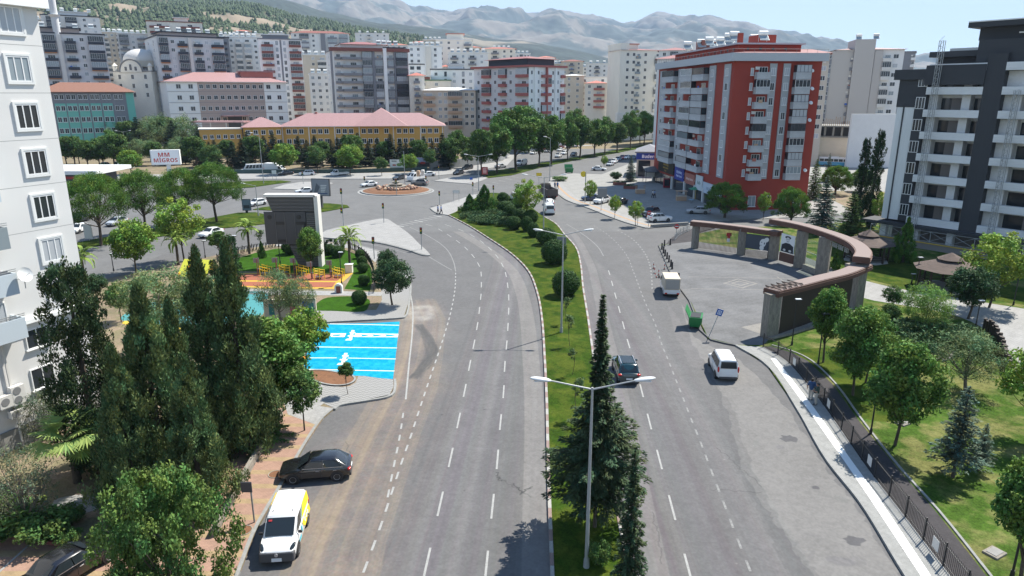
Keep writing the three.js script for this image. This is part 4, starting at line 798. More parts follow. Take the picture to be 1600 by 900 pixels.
// near white building at the left
{
const L=26,C=[-30.7,-47.8],dx=Math.sin(rad(22)),dz=-Math.cos(rad(22)),nearW=mapped(mottled([0.63,0.62,0.60],6,[0.02,0.035,0.03,0.03,0.02],209),0.9),P=[C[0]-dx*L,C[1]-dz*L];
const b=new Bld('apartment_building','near white apartment block filling the left picture edge','apartment building',P,rad(68),L,14,0,29.2,nearW);b.each=true;
const wc=M.winGlass,rows=[[18,28],[31,107],[44,182],[57,253],[70,322],[81,390],[92,455]];
const h0=b.hit('R',44,182),h1=b.hit('R',92,455),fh=(h0[1]-h1[1])/4,u=(h0[0]+h1[0])/2;
const sur=new MB();for(const s of[-1,1]){sur.box(1.72,0.14,0.1,0,s*0.87,0.05);sur.box(0.14,1.6,0.1,s*0.79,0,0.05);}
const sg=sur.geo();
const gl=[M.winCurtain,M.winGlassLight,M.winGlass,M.winGlass,M.winGlass,M.winCurtain,M.winCurtain,M.winGlass];
for(let k=-2;k<=4;k++){
const y=h0[1]-k*fh;
const m=b.win('R',u,y,1.44,1.58,{mull:2,bar:0.09,glass:gl[k+2],sill:false});mesh('surround',sg,M.white,m);
b.part('joint',std([0.34,0.34,0.33],0.9),'R',0,L,y-fh/2-0.02,y-fh/2+0.02,-0.02,0.006);
if(k>=1){const bm=b.balc('R',u-5.0,y-1.9,3.2,{mat:k===2?M.winGlassLight:std([0.50,0.56,0.60],0.7),dep:1.3,h:1.2});const rl=new MB();rl.box(3.3,0.05,0.05,0,1.32,1.25);rl.box(3.3,0.05,0.05,0,1.45,1.25);rl.build('railing',M.metal,bm);}
b.win('R',u-8.5,y,1.44,1.58,{mull:2,bar:0.09,sill:false});
}
for(const[px,py,w,h]of[[57,527,1.5,1.35],[67,588,1.6,1.5]]){const q=b.hit('R',px,py);b.win('R',q[0],q[1],w,h,{mull:1,bar:0.07,glass:M.winGlass});}
const v=b.hit('R',97,504);b.win('R',v[0],v[1],0.7,0.4,{mull:0,glass:M.winGlass,sill:false});
const e=b.hit('R',70,495);b.part('upper_wall',nearW,'R',0,L,e[1],28.4,-0.05,0.0+0.004);
b.part('ledge',W.white,'R',0,L+0.25,e[1]-0.05,e[1]+0.22,0,0.35);
b.part('cornice',W.white,'R',-0.3,L+0.5,28.3,29.5,-0.1,0.55);
const pl=b.hit('R',25,668);b.part('plinth',M.concrete,'R',0,L,0,pl[1],-0.05,0.12);
b.part('pipe',M.offwhite,'R',b.hit('R',12,600)[0],b.hit('R',12,600)[0]+0.1,0.5,e[1],0.1,0.2);
b.flat(W.white,0.2,0.3);b.done();
const place=(px,py)=>{const q=b.hit('R',px,py);return V(q[0],q[1],0).applyMatrix4(b.o.matrixWorld);};
for(const[px,py,w,h,l]of[[22,615,0.85,1.25,'tall two fan outdoor unit on the white wall above the oleander'],[3,626,0.85,0.8,'outdoor unit cut by the left picture edge on the white wall'],[20,644,0.8,0.5,'low outdoor unit under the tall two fan one']]){
const o=thing('air_conditioner',l,'air conditioner',place(px,py),rad(68));o.position.y-=h/2;
const k=new MB();k.box(w,h,0.34,0,h/2,0.32);k.build('case',M.offwhite,o);
const n=h>1?2:1;for(let i=0;i<n;i++){const f=new MB();f.add(new THREE.CylinderGeometry(0.26,0.26,0.02,18),0,0,0,0,Math.PI/2);f.build('fan_grille',M.midGrey,o,V(-0.08,h*(i+0.5)/n,0.5));}
const br=new MB();br.box(w,0.05,0.5,0,-0.03,0.25);br.build('bracket',M.galv,o);
}
const dish=thing('satellite_dish','white satellite dish on the balcony rail of the near white building','satellite dish',place(17,425),rad(68));dish.position.add(V(0.9,-0.9,0.55));
const dg=new THREE.SphereGeometry(0.9,20,8,0,6.2832,0,0.55);dg.translate(0,-0.9,0);dg.rotateX(-1.9);const dm=std([0.7,0.7,0.68],0.5,{side:THREE.DoubleSide});
mesh('reflector',dg,dm,dish,V(0,0.9,0.5));new MB().bar(V(0,0,0.4),V(0,0.9,0.45),0.03).bar(V(0,0.75,0.5),V(0,1.1,1.1),0.015).build('arm',M.galv,dish);
}
// red and grey block
{
const yaw=rad(5),D=140,x0=colRatio(1144)*D;
const b=new Bld('apartment_building','red apartment block with pale grey balconies and shops below','apartment building',[x0,-D],yaw,17.6,50,0,rowHeight(D,88),W.red);b.each=true;
const top=rowHeight(D,99),fh=2.78,n=8,P=std([0.37,0.385,0.40],0.85),bal=mapped(mottled([0.43,0.44,0.45],4,[0.06,0.06,0.05,0.04,0.03],221),0.85);
const cu=(f,a,e)=>[b.u(f,a),b.u(f,e)];
for(const[f,a,e]of[['L',1031,1040],['L',1059,1068],['L',1107,1117],['L',1130,1140],['R',1199,1210],['R',1220,1231]]){
const[p,q]=cu(f,a,e);b.part('wall_strip',P,f,p,q,6.4,top,-0.05,0.16);
for(let k=0;k<n;k++)b.win(f,(p+q)/2,top-(k+0.55)*fh,Math.min(1.3,(q-p)*0.62),1.45,{mull:1,n:0.16,glass:rnd()<0.6?M.winCurtain:M.winGlass});
}
{const[p,q]=cu('R',1170,1174.5);for(let k=0;k<n;k++)b.win('R',(p+q)/2,top-(k+0.55)*fh,0.6,1.4,{mull:0,glass:M.winCurtain});}
for(const[f,a,e,m]of[['L',1040.5,1058.5,0.4],['L',1070,1087,0.5],['L',1088,1106,0.5],['R',1176,1198,0.6],['R',1236,1260,0.9]]){
const[p,q]=cu(f,a,e),w=+(q-p-0.06).toFixed(2);
b.part('recess',W.red,f,p,q,6.4,top,-0.05,0.03);
for(let k=0;k<n;k++)b.balc(f,(p+q)/2,top-(k+1)*fh,w,{fh,mat:bal,dep:1.3,h:1.15,glazed:k===0&&f==='L'&&a>1060?true:rnd()<m,gframe:rnd()<0.5?M.frame:M.darkGrey});
}
const cor=std([0.44,0.46,0.48],0.8);
mesh('cornice',unitBox(19.4,1.5,51.6),cor,b.o,V(8.8,b.H-0.1,-25));
b.hip(0.9,W.redRoof,0.75,b.H+0.66,'roof');
mesh('attic',unitBox(13,2.1,40),W.red,b.o,V(9,b.H+1.45,-25));mesh('attic_roof',unitBox(14.2,0.3,41.4),cor,b.o,V(9,b.H+2.65,-25));
for(let i=0;i<11;i++)b.put('vent',unitBox(0.5,0.5,0.1),M.darkGrey,'L',8+i*3.5,b.H+1.7,-2.5);
for(let i=0;i<4;i++)b.put('vent',unitBox(0.5,0.5,0.1),M.darkGrey,'R',4.5+i*2.6,b.H+1.7,-5.0);
mesh('stair_head',unitBox(4,2.0,5),W.red,b.o,V(13,b.H+4.2,-18));mesh('stair_head',unitBox(3.4,2.2,4),W.brown,b.o,V(7,b.H+4.3,-36));mesh('chimney',unitBox(0.9,1.9,0.9),W.red,b.o,V(4.4,b.H+4.0,-9));mesh('chimney',unitBox(0.8,1.7,0.8),W.beige,b.o,V(6,b.H+4.0,-46));
heaters(b,[[4.6,-42],[5.4,-34.5],[8,-34],[4.8,-27.5],[7.4,-27.5],[5.2,-17],[8.2,-20],[10.4,-11.5],[4.8,-13],[12.2,-20],[10.5,-30]],b.H+3.5);
{const rl=new MB();for(let i=0;i<26;i++)rl.bar(V(-0.7,b.H+0.6,-i*2),V(-0.7,b.H+1.35,-i*2),0.03,4);for(let i=0;i<10;i++)rl.bar(V(-0.7+i*2.1,b.H+0.6,0.6),V(-0.7+i*2.1,b.H+1.35,0.6),0.03,4);rl.bar(V(-0.7,b.H+1.35,0.6),V(-0.7,b.H+1.35,-50),0.035,4).bar(V(-0.7,b.H+1.35,0.6),V(18.4,b.H+1.35,0.6),0.035,4);rl.build('roof_rail',M.midGrey,b.o);}
for(const[px,py]of[[1266,110],[1266,138],[1264,160],[1262,187],[1255,265]]){const q=b.hit('R',px,py);const g=new THREE.SphereGeometry(0.75,14,6,0,6.2832,0,0.55);g.translate(0,-0.75,0);g.rotateX(1.1);b.put('satellite_dish',g,M.white,'R',q[0],q[1],0.9);}
for(const[px0,px1]of[[1029,1057],[1060,1079],[1081,1096],[1098,1110],[1112,1141]]){const[p,q]=cu('L',px0,px1);b.part('shop_front',M.winGlass,'L',p+0.2,q-0.2,0.1,3.0,-0.02,0.1);b.part('shop_pillar',W.paleGrey,'L',p-0.25,p+0.25,0,3.2,-0.05,0.5);}
const sign=(px0,px1,y0,y1,bg,fg,lines,n=0.35)=>{
const[p,q]=cu('L',px0,px1),c=document.createElement('canvas');c.width=512;c.height=Math.round(512*(y1-y0)/(q-p));const g=c.getContext('2d');
g.fillStyle=bg;g.fillRect(0,0,c.width,c.height);g.fillStyle=fg;g.textAlign='center';g.textBaseline='middle';
lines.forEach(([t,s,yy])=>{g.font=`bold ${Math.round(s * c.height)}px sans-serif`;g.fillText(t,256,yy*c.height,490);});
const t=new THREE.CanvasTexture(c);t.colorSpace=THREE.SRGBColorSpace;t.magFilter=THREE.LinearFilter;
const m=b.part('shop_sign',mapped(t,0.6),'L',p,q,y0,y1,0.16,n);return m;
};
sign(1037,1062,3.6,6.3,'#15130f','#c9a640',[['Fadıllı çiftliği',0.26,0.26],['KASAP & MANGAL',0.2,0.56],['ET & T',0.2,0.82]]);
sign(1064,1079,2.9,5.9,'#23368e','#dfe6f5',[['Büyükbaş',0.28,0.35],['Toplu Tavuk',0.24,0.66]]);
sign(1081,1097,2.9,5.3,'#a7685c','#efd9cf',[['Kebap Salonu',0.3,0.5]]);
sign(1099,1110,2.4,5.6,'#c8d0d4','#3f6f5c',[['Kafe',0.3,0.5]]);
sign(1111,1142,2.3,4.6,'#b9c6d2','#6b7f93',[['EMLAK  YATIRIM',0.34,0.5]]);
{const q=b.hit('R',1228,250);for(let k=0;k<4;k++)b.win('R',b.u('R',1190)+k*3.2,1.9,1.6,2.2,{mull:1});}
b.done();
}
// dark building under construction at the right
{
const yaw=rad(-53),D=112,x0=colRatio(1405)*D;
const b=new Bld('apartment_building','unfinished charcoal and white apartment block at the right edge','apartment building',[x0,-D],yaw,44,16,0,rowHeight(D-6,108),W.white,null,2.4);b.each=true;
const y0=rowHeight(D,340),wh=mapped(mottled([0.66,0.665,0.66],5,[0.03,0.03,0.03,0.03,0.02],231),0.9),cav=std([0.22,0.20,0.19],0.95);
const U=(px,py=146)=>b.hit('R',px,py)[0];
const uA=0,uB=U(1433),uC=U(1449),uD=U(1537),uE=U(1567),uF=Math.min(44,U(1680)),fh=3.27,top=b.H;
const dk=W.dark;
b.part('left_wall',wh,'R',uA,uB,y0,y0+17.5,-2.4,0.0);b.part('left_wall_top',dk,'R',uA-0.15,uB,y0+17.5,top-1.4,-2.45,0.06);b.part('cornice',dk,'R',uA-0.9,uC,top-1.4,top+0.1,-2.5,0.5);
b.part('downpipe',dk,'R',U(1415),U(1415)+0.18,y0,y0+18,0.0,0.12);
b.part('window_strip',dk,'R',uB,uC,y0,top-1.4,-2.42,0.14);
const uw=(uB+uC)/2;
for(let k=0;k<7;k++)b.win('R',uw,y0+1.8+k*fh,1.35,1.75,{mull:2,n:0.14,glass:M.winGlass,sill:false});
b.part('dark_pier',dk,'R',uD,uE,y0-0.4,top+2,-2.42,0.5);b.part('dark_pier',dk,'R',uE+13.3,uE+15,y0-0.4,top+2,-2.42,0.5);
for(let k=0;k<8;k++){
const y=y0+k*fh;
for(const[a,e]of[[uC,uD],[uE,uE+13.2]]){
b.part('balcony_parapet',wh,'R',a,e,y-0.22,y+0.85,-0.28,0.55+(k%2)*0.003);
b.part('floor_slab',M.concrete,'R',a,e,y-0.3,y-0.08,-2.35,-0.3);
if(k===7)continue;
const L=e-a;
for(const[s,t,m]of[[0,0.16,wh],[0.60,0.75,wh],[0.97,1,wh]])b.part('pier',m,'R',a+s*L,a+t*L,y-0.08,y+fh-0.3,-2.38,-0.9);
for(const[s,t]of[[0.17,0.59],[0.76,0.96]]){b.part('opening',M.winGlass,'R',a+s*L,a+t*L,y,y+fh-0.75,-2.38,-2.3);b.part('inner_wall',cav,'R',a+(s+(t-s)*0.45)*L,a+t*L,y,y+fh-0.76,-2.34,-2.2);}
}
}
b.part('top_band',dk,'R',uC-0.4,uD,top-2.2,top+0.6,-2.5,0.7);
b.part('penthouse',dk,'R',uC-0.2,uD-2.5,top+0.6,top+1.9,-8,-2.2);b.part('penthouse_roof',dk,'R',uC-1,uD-2,top+1.8,top+2.6,-9,-1.0);
b.part('roof_sheet',M.metal,'R',uD-6,uD-1,top+2.6,top+3.0,-8,-1.5);
b.part('upper_block',dk,'R',uD-1.8,44,top+0.4,top+3.9,-14,-0.2);b.part('upper_roof',dk,'R',uD-3.4,44,top+5.6,top+6.3,-14,0.2);b.part('upper_storey',dk,'R',uD-2.4,44,top+3.9,top+5.7,-13,-1.5);b.part('roof_rim',M.white,'R',uD-3.4,44,top+6.3,top+6.45,-14,0.3);
b.part('pipe',M.white,'R',uE+0.2,uE+3.2,top+4.6,top+4.8,-1.4,-1.2);
b.part('first_slab',dk,'R',-2.5,44,y0-0.75,y0-0.3,-3,1.4);b.part('ground_wall',cav,'R',1,44,0,y0-0.75,-4,-2.3);
for(let i=0;i<9;i++)b.part('column',wh,'R',0.2+i*5,1.1+i*5,0,y0-0.75,-0.6,0.3);
b.done();
for(const[px,l,h]of[[1452,'left construction hoist mast on the charcoal block',top+4],[1578,'right construction hoist mast on the charcoal block',top-3]]){
const p=V(U(px,230),0,1.2).applyMatrix4(b.o.matrixWorld),o=thing('hoist_mast',l,'hoist mast',p,yaw),k=new MB();
for(const s of[-0.3,0.3])for(const t of[-0.3,0.3])k.box(0.07,h,0.07,s,h/2,t);k.build('rail',M.galv,o);
const q=new MB();for(let y=0.4;y<h;y+=0.75){q.box(0.6,0.05,0.05,0,y,0.3).box(0.05,0.05,0.6,-0.3,y,0).bar(V(-0.3,y,0.3),V(0.3,y+0.7,0.3),0.025,4);}q.build('rungs',M.galv,o);
}
const fo=thing('site_fence','cross braced grey site fence along the foot of the charcoal block','fence',V(0,0,3).applyMatrix4(b.o.matrixWorld),yaw);
for(let i=0;i<14;i++){const k=new MB();k.box(0.08,1.7,0.08,0,0.85,0).bar(V(0,0.2,0),V(3,1.6,0),0.035,4).bar(V(0,1.6,0),V(3,0.2,0),0.035,4).box(3,0.07,0.07,1.5,1.65,0).box(3,0.07,0.07,1.5,0.15,0);k.build('fence_panel',M.galv,fo,V(i*3,1.2,0));}
mesh('base_wall',unitBox(42,1.2,0.3),cav,fo,V(21,0.6,0));mesh('yellow_rail',unitBox(42,0.16,0.1),std([0.5,0.34,0.06],0.7),fo,V(21,1.1,0.22));
}
// the three schools
{
const b=block3('school_building','long yellow school with a pink sheet roof behind the tree belt',{cat:'school',pC:433,pR:692,D:268,yaw:0,top:197.5,wall:W.yellow,y0:0,d:18});b.each=true;
const cols=[[442,3],[482,3],[521,3],[561,3],[597,1],[617,3],[656,3]];
for(const[px,n]of cols)for(let i=0;i<n;i++)for(let r=0;r<3;r++)b.win('R',b.u('R',px+i*10+4),b.H-1.9-r*3.7,1.75,1.9,{mull:1,bar:0.14,glass:M.winGlass});
for(const px of[436,478,519,558,612,655,690])b.box('pilaster',M.offwhite,'R',b.u('R',px)-0.2,b.u('R',px)+0.2,0,b.H,0,0.1);
b.hip(4.6,W.pinkRoof,0.9);b.hip(6.6,W.pinkRoof,0.9,b.H+0.02,'roof_gable',[b.u('R',553),b.u('R',632),-18,2.2]);b.part('fascia',M.offwhite,'R',-0.9,b.w+0.9,b.H-0.25,b.H,0,0.88);
const c=new MB();c.box(0.9,1.6,0.9,b.w*0.2,b.H+4.2,-9);c.build('chimney',W.rose,b.o);b.done();
const e=block3('school_wing','lower yellow wing with pink roof at the left of the yellow school',{cat:'school',pC:374,pR:434,D:262,yaw:0,top:199,wall:W.yellow,y0:0,d:12});e.each=true;
for(let i=0;i<5;i++)for(let r=0;r<2;r++)e.win('R',1.6+i*2.7,e.H-1.9-r*3.6,1.6,1.7,{bar:0.14,glass:M.winGlass});e.hip(3.4,W.pinkRoof,0.8);e.done();
const s=block3('school_annex','small flat roofed yellow annex below the white school',{cat:'school',pC:304,pR:372,D:258,yaw:0,top:203,wall:W.yellow,y0:0,d:10});s.each=true;
for(let i=0;i<6;i++)s.win('R',1.8+i*2.3,s.H-2.6,1.4,1.5,{bar:0.14,glass:M.winGlass});s.flat(M.offwhite,0.3,0.4);s.done();
const k=thing('canopy','pink roofed open canopy behind the small yellow annex','canopy',V(colRatio(340)*272,0,-272));mesh('roof',unitBox(20,0.5,7),W.pinkRoof,k,V(0,rowHeight(272,190),0));for(const x of[-9,-3,3,9])mesh('post',unitBox(0.3,rowHeight(272,190),0.3),M.offwhite,k,V(x,rowHeight(272,190)/2,2.5));
}
{
const b=block3('school_building','four storey white and mauve school with pink hipped roof',{cat:'school',pL:249,pC:262,pR:448,D:300,yaw:33,top:127,wall:W.white,d:16});b.each=true;
const u0=b.u('R',310),u1=b.u('R',413),H=b.H;
b.part('mauve_wall',W.mauve,'R',u0,u1,2.2,H,-0.05,0.1);
for(let r=0;r<4;r++){const y=H-2.0-r*4.55;for(const px of[280,299,420,436])b.win('R',b.u('R',px),y,1.9,1.9,{glass:M.winGlass,bar:0.12});if(r<3||true)for(let i=0;i<10;i++)b.win('R',u0+(i+0.5)*(u1-u0)/10,y,1.7,1.8,{n:r<3?0.1:0.1,glass:M.winGlass,bar:0.12});b.box('floor_line',M.midGrey,'R',0,b.w,y-2.1,y-1.98,0,0.13);}
b.hip(4.2,W.pinkRoof,0.9);b.part('fascia',M.offwhite,'R',-0.9,b.w+0.9,H-0.3,H,0,0.85);
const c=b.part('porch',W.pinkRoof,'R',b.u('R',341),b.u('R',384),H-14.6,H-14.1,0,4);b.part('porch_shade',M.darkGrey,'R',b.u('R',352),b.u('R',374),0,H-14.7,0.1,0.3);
mesh('stair_block',unitBox(14,2.4,6),W.rose,b.o,V(b.w*0.78,H+3.2,-9));mesh('stair_roof',unitBox(15,0.5,7),W.pinkRoof,b.o,V(b.w*0.78,H+4.6,-9));b.done();
}
{
const b=block3('school_building','turquoise and slate school with brown tiled roof at the left',{cat:'school',pC:60,pR:208,D:270,yaw:-8,top:143.5,wall:W.slate,d:14});b.each=true;const H=b.H;
for(let i=0;i<6;i++){const px=91+i*18.6,u=b.u('R',px);if(i<5)b.part('turquoise_panel',W.teal,'R',u-1.75,u+1.75,0,H-4.3,-0.05,0.08);
for(let r=0;r<4;r++)for(const s of[-0.85,0.85])b.win('R',u+s,H-1.9-r*4.2,1.4,1.9,{n:0.08,glass:M.winGlass,bar:0.1});}
b.part('turquoise_end',W.teal,'R',b.u('R',196),b.w,0,H,-0.05,0.09);b.hip(3.6,W.tileRoof,1);b.part('fascia',W.brown,'R',-1,b.w+1,H-0.2,H,0,0.95);b.done();
}
// mosque and minaret
{
const D=318,x=colRatio(214)*D,base=landHeight(x,-D)-1,y1=rowHeight(D,112),b=new Bld('mosque','stone mosque with a pale dome and arched gable behind the turquoise school','mosque',[colRatio(181)*D,-D],rad(-6),18,18,base,y1,W.cream);b.each=true;
const arch=new THREE.Shape();arch.absarc(0,0,5.2,0,Math.PI);arch.lineTo(-5.2,0);const ag=new THREE.ExtrudeGeometry(arch,{depth:1,bevelEnabled:false,curveSegments:20});
b.put('gable',ag,W.cream,'R',9,b.H-0.2,-0.5);const rim=new THREE.TorusGeometry(5.3,0.35,6,24,Math.PI);b.put('gable_rim',rim,M.midGrey,'R',9,b.H-0.2,0.5);
for(const[u,y,h]of[[6.7,2.0,1.8],[9,2.6,2.6],[11.3,2.0,1.8]])b.win('R',u,b.H+y-0.8,1.2,h,{n:0.5,mull:1,glass:M.winGlass,sill:false});
for(let r=0;r<3;r++)for(const u of[3,9,15])b.win('R',u,b.H-2.2-r*3.8,1.3,1.9,{glass:M.winGlass,mull:1});
const dr=new THREE.CylinderGeometry(7.2,7.4,2.6,28);mesh('drum',dr,W.beige,b.o,V(8.2,b.H+3.4,-9));const dome=new THREE.SphereGeometry(7.3,30,14,0,6.2832,0,1.5708);dome.scale(1,0.72,1);mesh('dome',dome,std([0.58,0.56,0.53],0.5),b.o,V(8.2,b.H+4.7,-9));
for(const[u,z]of[[0.8,-0.8],[17.2,-0.8]]){const k=new MB();k.cyl(0.9,0.9,2.4,0,0,0,10);k.add(new THREE.ConeGeometry(1.2,1.4,10),0,3.1,0);k.build('turret',W.cream,b.o,V(u,b.H,z));}
b.flat(M.midGrey,0.3,0.35);b.done();
const mn=thing('minaret','slim grey minaret cut by the top picture edge','minaret',V(colRatio(105)*300,landHeight(colRatio(105)*300,-300),-300)),hh=rowHeight(300,-60);
new MB().cyl(1.45,1.3,hh,0,0,0,14).build('shaft',W.grey,mn);new MB().cyl(1.4,2.2,1,0,rowHeight(300,38),0,14).build('balcony_ring',W.paleGrey,mn);
}
// far and mid apartment blocks, written as picture columns, distance, roof row and floor pattern
const A=(label,o,pat)=>{
const b=block3('apartment_building',label,o),H=b.H,n=pat.n??10,fh=pat.fh??3;
if(pat.R)floors(b,'R',n,fh,H-(pat.drop??0.3),pat.R);if(pat.L)floors(b,'L',n,fh,H-(pat.drop??0.3),pat.L);
if(pat.roof)b.hip(pat.rh??1.6,pat.roof,0.8);else b.flat(pat.rim??W.paleGrey,0.35,0.5);
if(pat.attic){const[a,e,h,m]=pat.attic;mesh('attic',unitBox((e-a)*b.w,h,b.d*0.6),m??o.wall,b.o,V((a+e)/2*b.w,H+h/2+0.45,-b.d*0.5));mesh('attic_roof',unitBox((e-a)*b.w+1.4,0.4,b.d*0.6+1.4),pat.atticRoof??W.paleGrey,b.o,V((a+e)/2*b.w,H+h+0.6,-b.d*0.5));}
if(pat.heat){const y=pat.attic?H+pat.attic[2]+0.8:H+0.5,l=[];for(let i=0;i<pat.heat;i++)l.push([b.w*(i+0.6)/(pat.heat+0.3),-b.d*rr(0.3,0.6)]);heaters(b,l,y);}
return b.done();
};
const nb=(m,g)=>({mat:m,glazed:g,dep:1.3,h:0.95});
const w_={w:1.5,h:1.5};
const navyPat=[['b',0.02,0.15,nb(W.navy,'mix')],['w',0.18,0.26,w_],['b',0.29,0.43,nb(W.navy,'mix')],['s',0.45,0.50,{mat:M.offwhite,n:0.7}],['b',0.53,0.66,nb(W.navy,'mix')],['w',0.69,0.77,w_],['b',0.80,0.985,nb(W.navy,'mix')],['band',0.29,0.43,{mat:orangeUnder,y0:-0.5,y1:-0.2,n:1.1,name:'orange_soffit'}],['band',0.80,0.985,{mat:orangeUnder,y0:-0.5,y1:-0.2,n:1.1,name:'orange_soffit'}],['band',0.02,0.15,{mat:orangeUnder,y0:-0.5,y1:-0.2,n:1.1,name:'orange_soffit'}]];
A('grey apartment block with navy balconies at the far left by the minaret',{pC:40,pR:176,D:292,yaw:4,top:50,wall:W.grey,d:18},{n:9,fh:3.4,R:navyPat,rim:W.navy,attic:[0.05,0.72,1.9,W.mauve],atticRoof:W.navy,heat:5});
A('grey apartment block with navy balconies right of the mosque',{pL:237,pC:256,pR:358,D:312,yaw:36,top:56,wall:W.grey},{n:9,fh:3.4,R:navyPat,L:[['w',0.2,0.4,w_],['w',0.6,0.8,w_]],rim:W.navy,attic:[0.1,0.95,1.7,W.mauve],atticRoof:W.navy,heat:6});
A('pale tower with dark roof ledge behind the minaret',{pC:84,pR:173,D:410,yaw:5,top:23,wall:W.paleGrey,d:16},{n:12,fh:3.1,R:[['b',0.08,0.3,nb(W.navy,'mix')],['b',0.4,0.6,nb(W.navy,'mix')],['w',0.68,0.78,w_],['w',0.85,0.95,w_]],rim:W.navy,attic:[0.2,0.8,2,W.paleGrey],heat:4});
A('dark roofed penthouse block behind the right navy block',{pC:243,pR:328,D:430,yaw:4,top:33,wall:W.cream,d:14},{n:8,R:[['b',0.05,0.4,nb(W.brown,false)],['b',0.6,0.95,nb(W.brown,'mix')]],rim:W.brown,attic:[0.5,0.75,2.2,W.cream]});
A('narrow pale block at the left of the minaret',{pC:58,pR:88,D:440,yaw:4,top:30,wall:W.beige,d:12},{n:10,R:[['b',0.1,0.45,nb(M.offwhite,'mix')],['b',0.55,0.9,nb(M.offwhite,'mix')]],heat:2});
A('beige block with many solar heaters behind the mosque, left one',{pC:172,pR:206,D:455,yaw:4,top:50,wall:W.beige,d:14},{n:11,R:[['b',0.05,0.3,nb(M.offwhite,'mix')],['w',0.4,0.55,w_],['b',0.65,0.95,nb(M.offwhite,'mix')]],heat:4});
A('grey block with dark balconies behind the mosque dome',{pC:196,pR:244,D:430,yaw:6,top:52,wall:W.grey,d:14},{n:12,R:[['b',0.05,0.35,nb(W.slate,'mix')],['w',0.42,0.55,w_],['b',0.62,0.95,nb(W.slate,'mix')]],heat:5});
A('pale grey tower just right of the right navy block',{pC:331,pR:366,D:400,yaw:2,top:58,wall:W.slate,d:14},{n:11,R:[['b',0.1,0.9,nb(W.navy,false)]],rim:W.navy,heat:2});
A('white grey tower between the navy block and the brown balcony block',{pC:365,pR:412,D:415,yaw:4,top:58,wall:W.paleGrey,d:15},{n:13,R:[['w',0.03,0.15,w_],['b',0.22,0.42,nb(M.offwhite,'mix')],['b',0.5,0.72,nb(M.offwhite,'mix')],['w',0.8,0.95,w_]],heat:5});
A('tall white block with brown balconies left of the big grey tower',{pC:411,pR:477,D:352,yaw:-3,top:61,wall:W.white,d:15},{n:14,R:[['b',0.06,0.33,nb(W.brown,'mix')],['w',0.37,0.47,{w:1.3,h:2}],['s',0.49,0.53,{mat:W.slate,n:0.12}],['w',0.54,0.65,{w:1.3,h:2}],['b',0.70,0.98,nb(W.brown,'mix')]],rim:W.slate,attic:[0.1,0.7,1.8,W.slate]});
A('wide grey block with stair tower on the slope behind',{pC:462,pR:551,D:470,yaw:-5,top:51,wall:W.paleGrey,d:16},{n:10,R:[['w',0.03,0.11,w_],['b',0.14,0.3,nb(W.slate,'mix')],['w',0.33,0.42,w_],['s',0.5,0.58,{mat:W.slate,n:1.2}],['b',0.62,0.78,nb(W.slate,'mix')],['b',0.82,0.97,nb(W.slate,'mix')]],roof:W.brown,rh:2});
A('plain beige block with a blank curved end left of the big grey tower',{pC:471,pR:517,D:395,yaw:6,top:86,wall:W.beige,d:16},{n:10,R:[['w',0.4,0.55,w_],['b',0.62,0.95,nb(M.offwhite,'mix')]],heat:4});
A('low grey block with solar heaters before the beige blank end',{pC:485,pR:518,D:350,yaw:2,top:116,wall:W.paleGrey,d:14},{n:7,R:[['w',0.08,0.25,w_],['w',0.4,0.55,w_],['w',0.7,0.9,w_]],heat:3});
